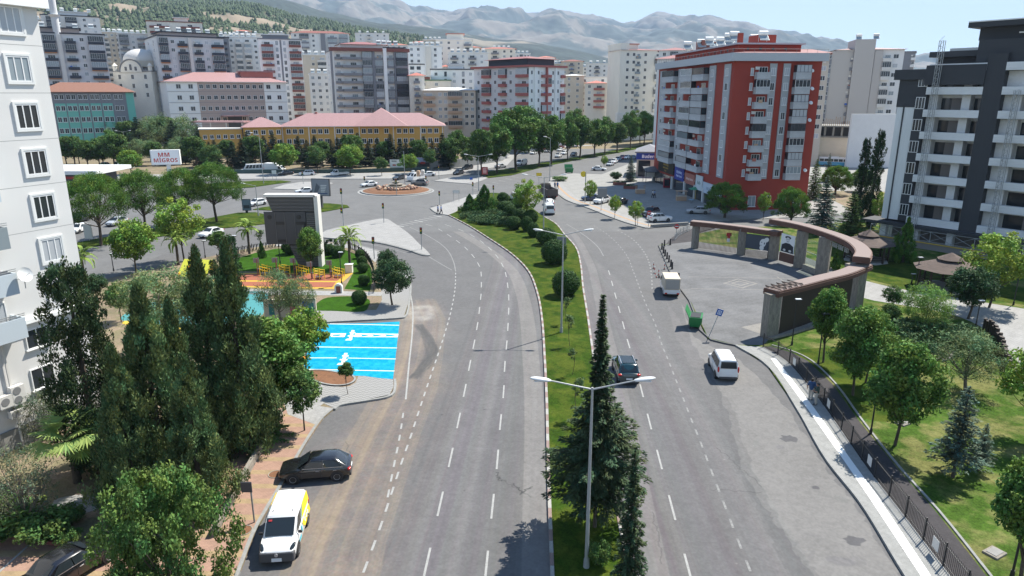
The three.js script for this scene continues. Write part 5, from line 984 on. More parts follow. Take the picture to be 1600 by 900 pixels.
{
const b=block3('apartment_building','big grey twelve storey block with red roof edge behind the yellow school',{pL:513,pC:525,pR:640,D:322,yaw:22,top:78,wall:W.paleGrey,d:14});const U=(px)=>b.u('R',px),H=b.H,fh=3.42;b.each=true;
const gb=std([0.22,0.225,0.24],0.8);
for(let k=0;k<10;k++){const y=H-0.4-(k+1)*fh;
b.balc('R',(U(526)+U(536))/2,y,+(U(536)-U(526)-0.1).toFixed(2),{fh,mat:gb,dep:0.9,h:0.95});
b.balc('R',(U(537)+U(567))/2,y,+(U(567)-U(537)).toFixed(2),{fh,mat:gb,dep:1.9,h:0.95,glazed:false});
b.balc('R',(U(568)+U(583))/2,y,+(U(583)-U(568)-0.1).toFixed(2),{fh,mat:k===4||k===7?W.navy:gb,dep:1.5,h:0.95,glazed:true});
b.balc('R',(U(588)+U(600))/2,y,+(U(600)-U(588)).toFixed(2),{fh,mat:gb,dep:1.0,h:0.95,glazed:k%3>0});
b.balc('R',(U(607)+U(617))/2,y,+(U(617)-U(607)).toFixed(2),{fh,mat:gb,dep:0.8,h:0.95,glazed:k%2>0});
b.balc('R',(U(620)+U(638))/2,y,+(U(638)-U(620)).toFixed(2),{fh,mat:k%2?gb:W.navy,dep:1.4,h:0.95,glazed:true,gframe:M.darkGrey});
b.win('L',b.d*0.35,y+1.6,1.2,1.4);}
b.part('dark_pier',W.slate,'R',U(583.5),U(587.5),0,H,-0.05,1.2);b.part('white_pier',W.white,'R',U(600.5),U(605.5),0,H+1.2,-0.05,1.8);b.part('dark_pier',W.slate,'R',U(617.5),U(619.5),0,H,-0.05,1.2);b.part('dark_strip',W.slate,'L',b.d*0.6,b.d*0.85,0,H,-0.05,0.15);
b.part('red_edge',W.brown,'R',-1.6,U(599),H-0.3,H+1.1,-2,2.0);b.part('red_edge',W.brown,'R',U(606),b.w+0.4,H-0.3,H+1.1,-2,1.6);
mesh('attic',unitBox(b.w*0.62,2.4,b.d*0.6),W.paleGrey,b.o,V(b.w*0.42,H+1.6,-b.d*0.45));b.hip(1.6,W.redRoof,0.4,H+2.8,'attic_roof',[b.w*0.1,b.w*0.75,-b.d*0.8,-b.d*0.1]);mesh('attic',unitBox(b.w*0.3,1.6,b.d*0.7),W.navy,b.o,V(b.w*0.83,H+1.2,-b.d*0.5));
heaters(b,[[b.w*0.62,-3],[b.w*0.7,-4],[b.w*0.78,-5],[b.w*0.86,-4]],H+2.6);b.flat(W.slate,0.3,0.4);b.done();
}
{
const b=block3('apartment_building','grey and white block with rose balconies above the boulevard trees',{pL:741,pC:826,pR:881,D:292,yaw:42,top:104,wall:W.grey,d:20}),H=b.H,fh=3.62;b.each=true;
const ul=(px)=>b.u('L',px),ur=(px)=>b.u('R',px),rb=std([0.34,0.105,0.09],0.85);
b.part('white_front',W.white,'R',0,b.w,0,H,-0.05,0.08);
for(let k=0;k<9;k++){const y=H-0.4-(k+1)*fh;
for(const[a,e]of[[755,767.5],[781,792],[808,826]])b.balc('L',(ul(a)+ul(e))/2,y,+(ul(e)-ul(a)).toFixed(2),{fh,mat:rb,dep:1.1,h:1.1,glazed:k===0||rnd()<0.25});
for(const px of[748,774,798])b.win('L',ul(px),y+1.8,1.5,1.5,{});
for(const[a,e]of[[845,852],[853,859.5],[875,881]])b.balc('R',(ur(a)+ur(e))/2,y,+(ur(e)-ur(a)).toFixed(2),{fh,mat:rb,dep:1.0,h:1.0,glazed:rnd()<0.3});
for(const px of[830.5,841,863.5,871.5])b.win('R',ur(px),y+1.8,1.0,1.5,{n:0.08});}
b.part('red_stripe',rb,'R',ur(851.8),ur(853.4),0,H,-0.05,1.15);for(const[a,e]of[[834,838.5],[866,868.5]])b.part('white_pier',W.white,'R',ur(a),ur(e),0,H,-0.05,0.6);
mesh('roof_edge',unitBox(b.w+2,0.8,b.d+2),rb,b.o,V(b.w/2,H+0.3,-b.d/2));mesh('attic',unitBox(b.w*0.75,2.6,b.d*0.7),W.navy,b.o,V(b.w*0.5,H+2,-b.d*0.45));b.hip(1.4,W.redRoof,1.0,H+3.3,'roof',[b.w*0.1,b.w*0.9,-b.d*0.82,-b.d*0.08]);b.done();
}
{
const b=block3('apartment_building','tall plain cream block with a blank left side behind the boulevard',{pL:949,pC:968,pR:1030,D:352,yaw:12,top:78,wall:W.cream,d:14}),H=b.H;b.each=true;
for(let k=0;k<12;k++){const y=H-2-k*3.55;for(const px of[978.5,988,1006])b.win('R',b.u('R',px),y,1.35,1.5,{mull:1});b.balc('R',b.u('R',994.5),y-1.8,2.4,{fh:3.5,mat:M.winGlassLight,dep:0.7,h:0.95});b.balc('R',b.u('R',1024),y-1.8,2.6,{fh:3.5,mat:M.offwhite,dep:1.2,h:0.95,glazed:k%2>0});b.win('L',b.d*0.35,y,0.9,1.2,{mull:0});}
b.part('left_block',W.cream,'L',0,b.d*1.0,0,H+3.2,-4,0.3);b.hip(1.2,W.redRoof,0.7,H);mesh('tower_top',unitBox(8,2.6,9),W.cream,b.o,V(6,H+1.6,-8));mesh('tower_roof',unitBox(9,0.4,10),W.rose,b.o,V(6,H+3,-8));b.part('plinth',W.paleGrey,'R',-1,b.w+4,0,rowHeight(352,176)-b.y0,-2,1);b.done();
}
{
const b=block3('apartment_building','tall beige grey block with blank walls right of the red building',{pL:1262,pC:1300,pR:1404,D:262,yaw:-14,top:78,wall:W.paleGrey,d:18}),H=b.H;const tw=std([0.46,0.43,0.40],0.9);b.each=true;
b.part('blank_tower',tw,'R',b.u('R',1326),b.u('R',1357),0,H+3.4,-12,1.2);b.part('blank_tower',tw,'R',b.u('R',1290),b.u('R',1325),0,H-0.6,-3,0.3);b.part('blank_bay',tw,'R',b.u('R',1358),b.u('R',1371),0,H-0.4,-3,0.8);
b.part('grey_strip',W.slate,'R',b.u('R',1287),b.u('R',1293),0,H-2,-0.05,0.5);
for(let k=0;k<10;k++){const y=H-2.4-k*3.15;b.win('R',b.u('R',1290),y,1.1,1.3,{n:0.5});b.balc('R',b.u('R',1378),y-1.6,2.9,{fh:3.1,mat:M.offwhite,dep:1.2,glazed:k%3>0});b.win('R',b.u('R',1392),y,1.7,1.4,{});b.balc('R',b.u('R',1324),y-1.5,0.9,{fh:3,mat:W.slate,dep:0.6});}
b.hip(1.4,W.pinkRoof,0.9);heaters(b,[[b.w*0.35,-5],[b.w*0.6,-4]],H+3.5);b.done();
}
A('dark grey slab tower behind the blank beige block',{pC:1399,pR:1421,D:330,yaw:0,top:82,wall:W.slate,d:12},{n:9,R:[['b',0.75,1.05,nb(W.paleGrey,false)]],rim:W.slate});
A('grey block with pink roof behind the red building, left',{pC:1026,pR:1076,D:330,yaw:8,top:79,wall:W.paleGrey,d:14},{n:9,R:[['w',0.1,0.25,w_],['b',0.35,0.6,nb(W.slate,'mix')],['w',0.7,0.85,w_]],roof:W.redRoof});
A('cream block with pink roof behind the left shoulder of the red building',{pC:1024,pR:1100,D:260,yaw:10,top:92,wall:W.paleGrey,d:12},{n:9,R:[['w',0.1,0.25,w_],['b',0.35,0.6,nb(W.slate,'mix')]],roof:W.redRoof});
A('beige roofed block behind the right shoulder of the red building',{pC:1215,pR:1290,D:235,yaw:0,top:84,wall:W.beige,d:12},{n:9,R:[['w',0.7,0.8,w_],['w',0.85,0.95,w_]],roof:W.redRoof});
A('white block with curved blank end behind the grey tower',{pC:640,pR:692,D:395,yaw:8,top:72,wall:W.white,d:16},{n:10,R:[['w',0.05,0.16,w_],['w',0.25,0.36,w_],['s',0.52,0.68,{mat:W.cream,n:1.6}],['w',0.75,0.86,w_]],heat:6});
A('cream block with dark stair strip on the left, upper middle',{pC:683,pR:740,D:430,yaw:10,top:62,wall:W.cream,d:16},{n:11,R:[['w',0.1,0.2,w_],['w',0.3,0.4,w_],['w',0.55,0.65,w_],['b',0.75,0.95,nb(W.slate,false)]],attic:[0.3,0.75,3,W.cream],atticRoof:W.rose});
A('grey balconied block with solar heaters behind the blue edged house',{pC:702,pR:763,D:400,yaw:6,top:83,wall:W.paleGrey,d:15},{n:8,R:[['b',0.05,0.25,nb(W.slate,false)],['w',0.32,0.42,w_],['b',0.5,0.7,nb(W.slate,'mix')],['w',0.78,0.9,w_]],heat:6});
A('pale block with stepped roof left of the rose balcony block',{pC:752,pR:805,D:455,yaw:6,top:76,wall:W.cream,d:15},{n:9,R:[['w',0.08,0.2,w_],['b',0.3,0.52,nb(W.slate,false)],['w',0.62,0.75,w_],['w',0.82,0.94,w_]],roof:W.rose,rh:1.2});
A('white house with navy roof edge and corner turret',{pC:674,pR:741,D:345,yaw:8,top:109,wall:W.white,d:16},{n:5,fh:3.3,R:[['w',0.08,0.16,w_],['w',0.3,0.38,{w:1.2,h:2.2,frame:W.navy}],['w',0.5,0.58,w_],['w',0.7,0.8,{w:1.2,h:2.2,frame:W.navy}],['w',0.88,0.96,w_]],rim:W.navy,attic:[0.4,0.75,2,W.white]});
A('cream house with green roof edge beside the big grey tower',{pC:640,pR:705,D:338,yaw:8,top:126,wall:W.cream,d:12},{n:6,R:[['b',0.03,0.2,nb(W.slate,false)],['w',0.3,0.4,w_],['w',0.6,0.7,w_]],rim:std([0.10,0.2,0.12],0.8),attic:[0.2,0.5,1.4,W.rose]});
A('low beige and orange apartment block below the white turret house',{pC:661,pR:743,D:312,yaw:4,top:141,wall:W.beige,d:14},{n:5,fh:3.1,R:[['b',0.0,0.23,nb(W.tan,false)],['w',0.28,0.36,w_],['w',0.39,0.46,w_],['b',0.47,0.74,nb(W.tan,'mix')],['w',0.79,0.86,w_],['w',0.9,0.97,w_]],roof:W.paleGrey,rh:1.2});
A('plain slim block with a brick red roof left of the orange block',{pC:640,pR:664,D:325,yaw:4,top:118,wall:W.cream,d:10},{n:7,R:[['b',0.3,0.7,nb(W.slate,false)]],roof:W.rose,rh:1.4});
A('narrow white block above the blue edged house',{pC:640,pR:664,D:372,yaw:4,top:101,wall:W.white,d:10},{n:4,R:[['w',0.1,0.35,{w:2,h:1.6,frame:W.navy}],['w',0.5,0.8,{w:2,h:1.6,frame:W.navy}]],rim:W.navy});
A('beige block behind the dark cypresses of the boulevard',{pC:879,pR:912,D:385,yaw:8,top:118,wall:W.beige,d:12},{n:8,R:[['w',0.2,0.4,w_],['w',0.6,0.8,w_]],roof:W.paleGrey,rh:0.8});
A('small house with red balconies left of the tall cream block',{pC:914,pR:948,D:372,yaw:4,top:130,wall:W.cream,d:12},{n:4,R:[['w',0.1,0.3,w_],['b',0.4,0.9,nb(W.rose,false)]],roof:W.rose,rh:1.4});
A('grey flat block far behind the small red balcony house',{pC:915,pR:950,D:520,yaw:4,top:100,wall:W.paleGrey,d:14},{n:9,R:[['w',0.1,0.25,w_],['b',0.35,0.6,nb(W.slate,false)],['w',0.7,0.9,w_]],heat:3});
A('beige flat block far behind the rose balcony block',{pC:876,pR:910,D:540,yaw:4,top:96,wall:W.beige,d:14},{n:9,R:[['w',0.1,0.25,w_],['b',0.35,0.6,nb(W.slate,false)],['w',0.7,0.9,w_]],roof:W.brown});
A('pale flat block with tank roof between the far grey and beige blocks',{pC:905,pR:932,D:640,yaw:4,top:105,wall:W.cream,d:14},{n:9,R:[['w',0.2,0.4,w_],['w',0.6,0.8,w_]],heat:2});
A('plain white low block at the foot of the tall cream block',{pC:905,pR:950,D:400,yaw:4,top:121,wall:W.white,d:12},{n:3,R:[['w',0.1,0.25,w_],['w',0.7,0.9,w_]]});
A('grey block far up the slope above the big grey tower',{pC:560,pR:612,D:640,yaw:-4,top:52,wall:W.paleGrey,d:14},{n:8,R:[['w',0.1,0.22,w_],['b',0.3,0.5,nb(M.offwhite,false)],['w',0.6,0.72,w_],['w',0.8,0.92,w_]],heat:4});
A('cream block far up the slope right of the brown balcony block',{pC:372,pR:418,D:600,yaw:4,top:52,wall:W.cream,d:14},{n:8,R:[['w',0.1,0.22,w_],['b',0.3,0.5,nb(W.slate,false)],['w',0.6,0.72,w_]],heat:3});
{
const D=236,b=block3('construction_site','bare concrete building frame with timber props below the beige tower',{cat:'construction site',pC:1268,pR:1352,D,yaw:-4,top:213,wall:W.beige,y0:0,d:14});
for(let i=0;i<7;i++)b.part('column',M.concrete,'R',b.w*i/6.2,b.w*i/6.2+0.6,b.H,b.H+3.2,-1,-0.3);b.part('slab',M.concrete,'R',-0.4,b.w+0.4,b.H-0.2,b.H+0.2,-14,0.4);b.part('slab',M.concrete,'R',-0.4,b.w+0.4,b.H+3.2,b.H+3.6,-14,0.4);b.part('dark_gap',M.darkGrey,'R',0.5,b.w-0.5,b.H+0.2,b.H+3.2,-4,-3.8);
reseed(77);for(let i=0;i<26;i++)b.part('timber_prop',std([0.34,0.22,0.13],0.9),'R',b.w*i/27,b.w*i/27+0.16,b.H+3.6,b.H+3.6+rr(1.2,3),-1.4,-1.2);
b.done();
const w=thing('wall','long plain grey wall left of the charcoal block','wall',V(colRatio(1345)*225,0,-225),0);mesh('wall_panel',unitBox(16,rowHeight(225,178),1),W.paleGrey,w,V(6,rowHeight(225,178)/2,0));
const k=thing('wall','low stone wall beyond the blue bus','wall',V(colRatio(1270)*258,0,-258),0);mesh('wall_panel',unitBox(60,3.2,0.6),W.tan,k,V(22,1.6,0));
}
{
const b=block3('shop','low shop with a blue and white sign left of the red building',{cat:'shop',pC:1000,pR:1040,D:200,yaw:6,top:240,wall:W.beige,y0:0,d:12});
const c=document.createElement('canvas');c.width=512;c.height=120;const g=c.getContext('2d');g.fillStyle='#1f3a93';g.fillRect(0,0,512,120);g.fillStyle='#ffffff';g.font='bold 84px sans-serif';g.textBaseline='middle';g.fillText('Buderus',110,62);
const t=new THREE.CanvasTexture(c);t.colorSpace=THREE.SRGBColorSpace;t.magFilter=THREE.LinearFilter;
b.part('shop_sign',mapped(t,0.5),'R',-0.2,b.w,b.H-1.6,b.H+0.2,0.0,0.3);b.part('shop_window',M.winGlass,'R',0.5,b.w*0.55,0.2,b.H-1.9,-0.02,0.1);b.part('roof',W.slate,'R',-0.6,b.w+0.6,b.H+0.2,b.H+0.6,-12,0.6);b.hip(1.6,W.slate,0.5,b.H+0.6,'roof_top');b.done();
}
{
const o=thing('canopy_building','low dark shop with white roof edge behind the white apartment wall','shop',V(colRatio(100)*172,0,-172));mesh('wall',unitBox(16,4,12),M.darkGrey,o,V(-4,2,-4));mesh('roof',unitBox(22,0.9,16),M.white,o,V(-4,4.6,-4));mesh('red_band',unitBox(6,0.6,0.1),M.red,o,V(0.5,3.2,2.06));
}
{
const tones=[[W.white,'white'],[W.cream,'cream'],[W.paleGrey,'pale grey'],[W.beige,'beige'],[W.grey,'grey']],pats=[(m)=>[['w',0.06,0.18,w_],['b',0.26,0.46,nb(m,'mix')],['w',0.54,0.66,w_],['b',0.74,0.95,nb(m,false)]],(m)=>[['b',0.04,0.3,nb(m,false)],['w',0.36,0.46,w_],['w',0.54,0.64,w_],['b',0.70,0.96,nb(m,'mix')]],(m)=>[['w',0.05,0.15,w_],['w',0.25,0.35,w_],['b',0.42,0.6,nb(m,'mix')],['w',0.68,0.78,w_],['w',0.85,0.95,w_]]];
const rowsAt=[[545,[[66,84,40],[120,150,44],[178,205,62],[222,246,58],[330,352,66],[352,380,50],[398,428,60],[436,468,70],[480,512,64],[606,640,66],[618,660,84],[664,694,58],[722,752,70],[768,800,72],[800,828,80],[838,866,86],[858,884,96]]],[690,[[190,224,46],[290,318,44],[376,402,44],[428,452,48],[508,540,52],[646,676,62],[706,734,72],[742,770,78],[780,812,84],[884,906,98],[926,950,100]]],[400,[[640,672,96],[690,716,100],[716,742,112],[560,576,120],[890,914,124],[344,366,104],[478,514,128]]]];
reseed(2025);
rowsAt.forEach(([D,list],r)=>list.forEach(([a,e,t],i)=>{const[wl,tn]=tones[(i*3+r*2)%5],roof=(i+r)%3===0,m=[M.offwhite,W.slate,W.brown,M.offwhite][(i+r)%4];
A(`${ORD[i]} from the left of the ${['second', 'farthest', 'nearer'][r]} row of slope blocks, ${tn}, ${roof ? 'red roofed' : 'flat roofed'}`,{pC:a,pR:e,D:D+(i%4)*14,top:t+4,wall:wl,d:15},{n:9,fh:3.1,R:pats[(i+r)%3](m),roof:roof?W.rose:null,rh:1.6,heat:roof?0:4});}));
}
// hills and mountains
function ridgeAt(list,px){if(px<=list[0][0])return list[0][1];for(let i=1;i<list.length;i++)if(px<=list[i][0]){const t=(px-list[i-1][0])/(list[i][0]-list[i-1][0]);return lerp(list[i-1][1],list[i][1],t*t*(3-2*t)*0.4+t*0.6);}return list[list.length-1][1];}
function hills(name,{ridge,D0,D1,base,pow=1,rough,scale,cols,rows,colour,x0=-500,x1=2100,gully=0}){
const p=[],c=[],idx=[],R=rows+6,at=[];
for(let j=0;j<=R;j++)for(let i=0;i<=cols;i++){
const px=lerp(x0,x1,i/cols),t=j/rows,D=lerp(D0,D1,Math.min(t,1.25)),x=colRatio(px)*D,top=rowHeight(D1,ridgeAt(ridge,px)),b=base(x,D0);
let y=t<=1?lerp(b,top,Math.pow(t,pow)):lerp(top,b,(t-1)*2.2);
const w=Math.min(1,Math.sin(Math.min(t,1)*Math.PI*0.93)+0.10),X=x/scale,Z=D/scale;
const rg=1-Math.abs(fbm(X*0.9+5,Z*0.45,4))*2.6;
const n=fbm(X,Z,5)*1.2+gully*(rg-0.6)*0.7;
y+=n*rough*w;p.push(x,y,-D);
const k=colour(x/scale,D/scale,t,px,rg);c.push(...k.slice(0,3));at.push([x,y,-D,k[3]??0]);
}
const N=cols+1;
for(let j=0;j<R;j++)for(let i=0;i<cols;i++){const a=j*N+i;idx.push(a,a+1,a+N,a+1,a+N+1,a+N);}
const g=new THREE.BufferGeometry();g.setAttribute('position',new THREE.Float32BufferAttribute(p,3));g.setAttribute('color',new THREE.Float32BufferAttribute(c,3));g.setIndex(idx);g.computeVertexNormals();
structure(mesh(name,g,new THREE.MeshStandardMaterial({vertexColors:true,roughness:1})));
return at;
}
const mix3=(a,b,t)=>a.map((v,i)=>lerp(v,b[i],t));
hills('mountain_range',{D0:4200,D1:9000,base:()=>160,pow:0.85,rough:170,scale:700,gully:1.1,cols:900,rows:170,
ridge:[[-500,-190],[60,-120],[300,-62],[480,-28],[560,-12],[632,1],[650,8],[670,6],[700,18],[737,16],[770,12],[800,19],[825,22],[867,17],[907,25],[950,34],[972,38],[987,35],[1020,21],[1042,24],[1082,32],[1100,31],[1150,40],[1200,52],[1225,56],[1285,69],[1350,85],[1417,101],[1470,110],[1600,118],[2100,128]],
colour:(x,z,t,px,rg)=>{const s=fbm(x*1.7,z*1.2,5)+0.35*(rg-0.7)+0.25*(t-0.55)+0.22*fbm(x*7,z*7,3)+0.22*fbm(x*26,z*22,3);const k=sstep(s,-0.07,0.11);const m=mix3([0.065,0.085,0.08],[0.20,0.18,0.155],k);return m.map((v)=>v*(0.9+0.35*fbm(x*14,z*14,2)));}});
hills('foothills',{D0:1900,D1:3600,base:(x,d)=>landHeight(x,-1900)-15,pow:1.1,rough:70,scale:520,gully:0.4,cols:420,rows:110,x0:300,
ridge:[[300,-40],[450,0],[540,21],[600,37],[700,47],[800,62],[900,80],[960,94],[1100,107],[1300,112],[1500,118],[2100,126]],
colour:(x,z,t)=>{const s=fbm(x*1.3,z*1.6,4);return mix3([0.035,0.05,0.038].map((v)=>v*(0.8+1.1*fbm(x*16,z*16,3))),[0.22,0.19,0.145],sstep(s,0.16,0.30));}});
{
const at=hills('forested_hill',{D0:640,D1:1900,base:(x)=>landHeight(x,-640)-3,pow:1.05,rough:34,scale:230,gully:0.45,cols:340,rows:110,x1:1150,
ridge:[[-500,-150],[60,-52],[240,-14],[400,5],[480,25],[560,41],[640,59],[720,75],[800,94],[900,112],[1150,124]],
colour:(x,z,t,px)=>{const s=fbm(x*1.1,z*1.5,4)+0.9*(t-0.24)-0.02,f=sstep(s,-0.03,0.10),b=0.85+0.4*fbm(x*9,z*9,3);return[...mix3([0.27,0.215,0.155],[0.06,0.072,0.04],f*0.85).map((v)=>v*b),f];}});
reseed(515);
const g=mergeGeometries([new THREE.ConeGeometry(0.5,0.75,6).translate(0,0.38,0),new THREE.ConeGeometry(0.36,0.6,6).translate(0.03,0.72,0.02)].map(clean));
const list=[];const dens=at.filter((q)=>q[2]>-1900);
for(let i=0;i<60000&&list.length<26000;i++){const q=dens[Math.floor(rnd()*dens.length)];if(rnd()<q[3]*0.97+0.025)list.push(q);}
const im=new THREE.InstancedMesh(g,std([1,1,1],0.95),list.length);im.name='pine_forest';im.castShadow=im.receiveShadow=true;
const m4=new THREE.Matrix4(),q4=new THREE.Quaternion(),c=new THREE.Color();
list.forEach((q,i)=>{const s=rr(6,10.5),sp=9;q4.setFromAxisAngle(V(0,1,0),rnd()*6);m4.compose(V(q[0]+rr(-sp,sp),q[1]-1.5,q[2]+rr(-sp,sp)),q4,V(s*rr(0.8,1.25),s,s*rr(0.8,1.25)));im.setMatrixAt(i,m4);const v=rr(0.7,1.3);c.setRGB(0.055*v,0.082*v,0.038*v);im.setColorAt(i,c);});
tag(im,'dark pine forest covering the hill behind the town','forest',null,'stuff');scene.add(im);
}
// vehicles
const paint=(r,g,b,ro=0.4)=>new THREE.MeshPhysicalMaterial({color:col(r,g,b),roughness:ro,clearcoat:1,clearcoatRoughness:0.05});
const PA={white:paint(0.72,0.72,0.71),silver:paint(0.42,0.43,0.44,0.3),black:paint(0.008,0.008,0.010,0.25),dark:paint(0.03,0.033,0.04,0.3),teal:paint(0.005,0.028,0.034,0.2),blue:paint(0.02,0.04,0.11,0.3),red:paint(0.36,0.02,0.02),greyBrown:paint(0.16,0.145,0.13,0.3),paleBlue:paint(0.20,0.26,0.33,0.3),green:paint(0.05,0.32,0.10),truckBrown:paint(0.12,0.095,0.075,0.6),grey:paint(0.25,0.25,0.26,0.3),busBlue:paint(0.03,0.30,0.48)};
const CARS={
hatch:{L:4.3,W:1.8,H:1.47,A:1.0,B:0.2,C:-1.2,D:-1.95,belt:0.93,hood:0.72,tail:0.93,wb:2.6,side:2},
sedan:{L:4.6,W:1.78,H:1.45,A:0.95,B:0.15,C:-1.0,D:-1.72,belt:0.92,hood:0.72,tail:0.98,wb:2.65,side:2},
suv:{L:4.5,W:1.86,H:1.66,A:1.0,B:0.3,C:-1.6,D:-2.12,belt:1.06,hood:0.9,tail:1.05,wb:2.65,side:3,rails:true},
mpv:{L:4.4,W:1.84,H:1.84,A:1.3,B:0.6,C:-2.02,D:-2.16,belt:1.08,hood:0.88,tail:1.08,wb:2.75,side:3},
courier:{L:4.35,W:1.84,H:1.82,A:1.34,B:0.42,C:-1.95,D:-2.13,belt:1.06,hood:0.76,tail:1.08,wb:2.6,side:1,cargo:true,blackNose:true},
van:{L:5.0,W:1.95,H:1.97,A:1.85,B:1.15,C:-2.35,D:-2.46,belt:1.12,hood:0.95,tail:1.12,wb:3.0,side:1,cargo:true},
minibus:{L:6.7,W:2.0,H:2.7,A:2.6,B:1.75,C:-3.2,D:-3.32,belt:1.3,hood:1.05,tail:1.3,wb:3.9,side:5},
};
function loft(rings,caps=true){
const p=[],idx=[],n=rings[0].length;
for(const r of rings)for(const v of r)p.push(...v);
for(let i=0;i<rings.length-1;i++)for(let j=0;j<n;j++){const a=i*n+j,b=i*n+(j+1)%n;idx.push(a,b,a+n,b,b+n,a+n);}
if(caps)for(const[k,s]of[[0,1],[rings.length-1,-1]])for(let j=1;j<n-1;j++)s>0?idx.push(k*n,k*n+j+1,k*n+j):idx.push(k*n,k*n+j,k*n+j+1);
const g=new THREE.BufferGeometry();g.setAttribute('position',new THREE.Float32BufferAttribute(p,3));g.setAttribute('uv',new THREE.Float32BufferAttribute(new Float32Array(p.length/3*2),2));g.setIndex(idx);
return toCreasedNormals(g,0.6);
}
const quadGeo=(q)=>{const g=new THREE.BufferGeometry();g.setAttribute('position',new THREE.Float32BufferAttribute([...q[0],...q[1],...q[2],...q[0],...q[2],...q[3]],3));g.setAttribute('uv',new THREE.Float32BufferAttribute([0,0,1,0,1,1,0,0,1,1,0,1],2));g.computeVertexNormals();return g;};
const wheelGeo=new Map();
function wheel(r,w,parent,x,z){
const k=r+'|'+w;if(!wheelGeo.has(k)){const t=new THREE.LatheGeometry([[r*0.62,-w/2],[r*0.92,-w/2],[r,-w*0.32],[r,w*0.32],[r*0.92,w/2],[r*0.62,w/2]].map((q)=>new THREE.Vector2(...q)),22);t.rotateX(Math.PI/2);const m=new MB();m.add(new THREE.CylinderGeometry(r*0.63,r*0.63,w*0.7,18),0,0,0,0,Math.PI/2);const d=new MB();for(let i=0;i<5;i++){const a=i*1.2566;for(const s of[-1,1])d.box(r*0.5,r*0.13,0.03,Math.cos(a)*r*0.32,Math.sin(a)*r*0.32,s*(w*0.36),0,0,a);}for(const s of[-1,1])d.add(new THREE.TorusGeometry(r*0.6,r*0.05,5,18),0,0,s*w*0.4);wheelGeo.set(k,[clean(t),m.geo(),d.geo()]);}
const[t,m,d]=wheelGeo.get(k),o=mesh('wheel',t,M.tyre,parent,V(x,r,z));mesh('hub',m,M.darkGrey,o);mesh('rim',d,M.rim,o);return o;
}
const carProtos={};
function carProto(kind){
const c=CARS[kind],hl=c.L/2,hw=c.W/2,g=new THREE.Group(),van=c.cargo||c.side>3,r=van?0.34:0.32,yb=0.2;
const half=(x)=>hw*(1-0.13*Math.pow(Math.max(0,Math.abs(x)-hl*0.62)/(hl*0.38),2.2));
const topY=(x)=>x>c.A?lerp(c.belt,c.hood,Math.pow((x-c.A)/(hl-c.A),1.5)):x<c.D?lerp(c.belt+(kind==='sedan'?0.05:0),c.tail-0.06,(c.D-x)/(hl+c.D+0.001)):c.belt;
const ring=(x)=>{const w=half(x),e=Math.abs(x)/hl,b=yb+0.14*Math.pow(e,6),t=topY(x),end=Math.abs(x)>=hl-0.001,k=end?0.9:1,tt=end?lerp(b,t,0.86):t;const q=[[0.84,b],[0.96,b+0.1],[1,lerp(b,tt,0.5)],[0.985,tt-0.1],[0.93,tt-0.015],[0.6,tt+0.03],[0,tt+0.045]].map(([s,y])=>[x,y,w*s*k]);return[...q,...q.slice(0,-1).reverse().map(([a,y,z])=>[a,y,-z])];};
const xs=[-hl,-hl+0.05,-hl+0.16,-hl+0.4,c.D+0.02,-c.wb/2,0,c.A-0.02,c.wb/2+0.1,hl-0.4,hl-0.16,hl-0.05,hl].filter((x,i,a)=>a.indexOf(x)===i).sort((a,b)=>a-b);
const wb=hw*0.93,wr=hw*(van?0.84:0.73),yr=c.H;
const gr=(x,w0,w1,y0,y1)=>{const q=[[w0,y0],[lerp(w0,w1,0.9),lerp(y0,y1,0.86)],[w1*0.88,y1-0.015],[w1*0.4,y1+0.02],[0,y1+0.028]].map(([z,y])=>[x,y,z]);return[...q,...q.slice(0,-1).reverse().map(([a,y,z])=>[a,y,-z])];};
const body=mergeGeometries([clean(loft(xs.map(ring))),clean(loft([gr(c.D,wb,wb*0.9,c.belt-0.05,c.belt+0.03),gr(lerp(c.D,c.C,0.75),wb,lerp(wb,wr,0.75),c.belt-0.05,lerp(c.belt,yr,0.86)),gr(c.C,wb,wr,c.belt-0.05,yr-0.01),gr((c.B+c.C)/2,wb,wr*1.02,c.belt-0.05,yr+0.015),gr(c.B,wb,wr,c.belt-0.05,yr-0.01),gr(lerp(c.B,c.A,0.25),wb,lerp(wr,wb,0.25),c.belt-0.05,lerp(yr,c.belt,0.27)),gr(c.A,wb*0.96,wb*0.85,c.belt-0.05,c.belt+0.02)]))]);
mesh('body',body,PA.white,g);
const W0=(x,t)=>lerp(wb,wr,t)+0.02,nx=(c.A-c.B),ny=(yr-c.belt),ln=Math.hypot(nx,ny),ox=ny/ln*0.055,oy=nx/ln*0.055;
const wsP=(t,s)=>[lerp(c.A,c.B,t)+ox,lerp(c.belt,yr,t)+oy,s*(lerp(wb*0.9,wr,t)*0.93)];
mesh('windscreen',quadGeo([wsP(0.07,-1),wsP(0.07,1),wsP(0.86,1),wsP(0.86,-1)].reverse()),M.carGlass,g);
const rx=(c.C-c.D),rl=Math.hypot(rx,ny),rsP=(t,s)=>[lerp(c.D,c.C,t)-ny/rl*0.045,lerp(c.belt,yr,t)+rx/rl*0.045,s*(lerp(wb*0.9,wr,t)*0.88)];
if(kind!=='courier')mesh('rear_window',quadGeo([rsP(0.12,-1),rsP(0.12,1),rsP(0.84,1),rsP(0.84,-1)]),M.carGlass,g);
const P0=(s)=>lerp(c.D,c.A,s),P1=(s)=>lerp(c.C,c.B,s),n=c.side,spans=c.cargo?[[kind==='van'?0.72:0.66,0.93]]:Array.from({length:n},(_,i)=>[0.07+i*0.87/n+0.012,0.07+(i+1)*0.87/n-0.012]);
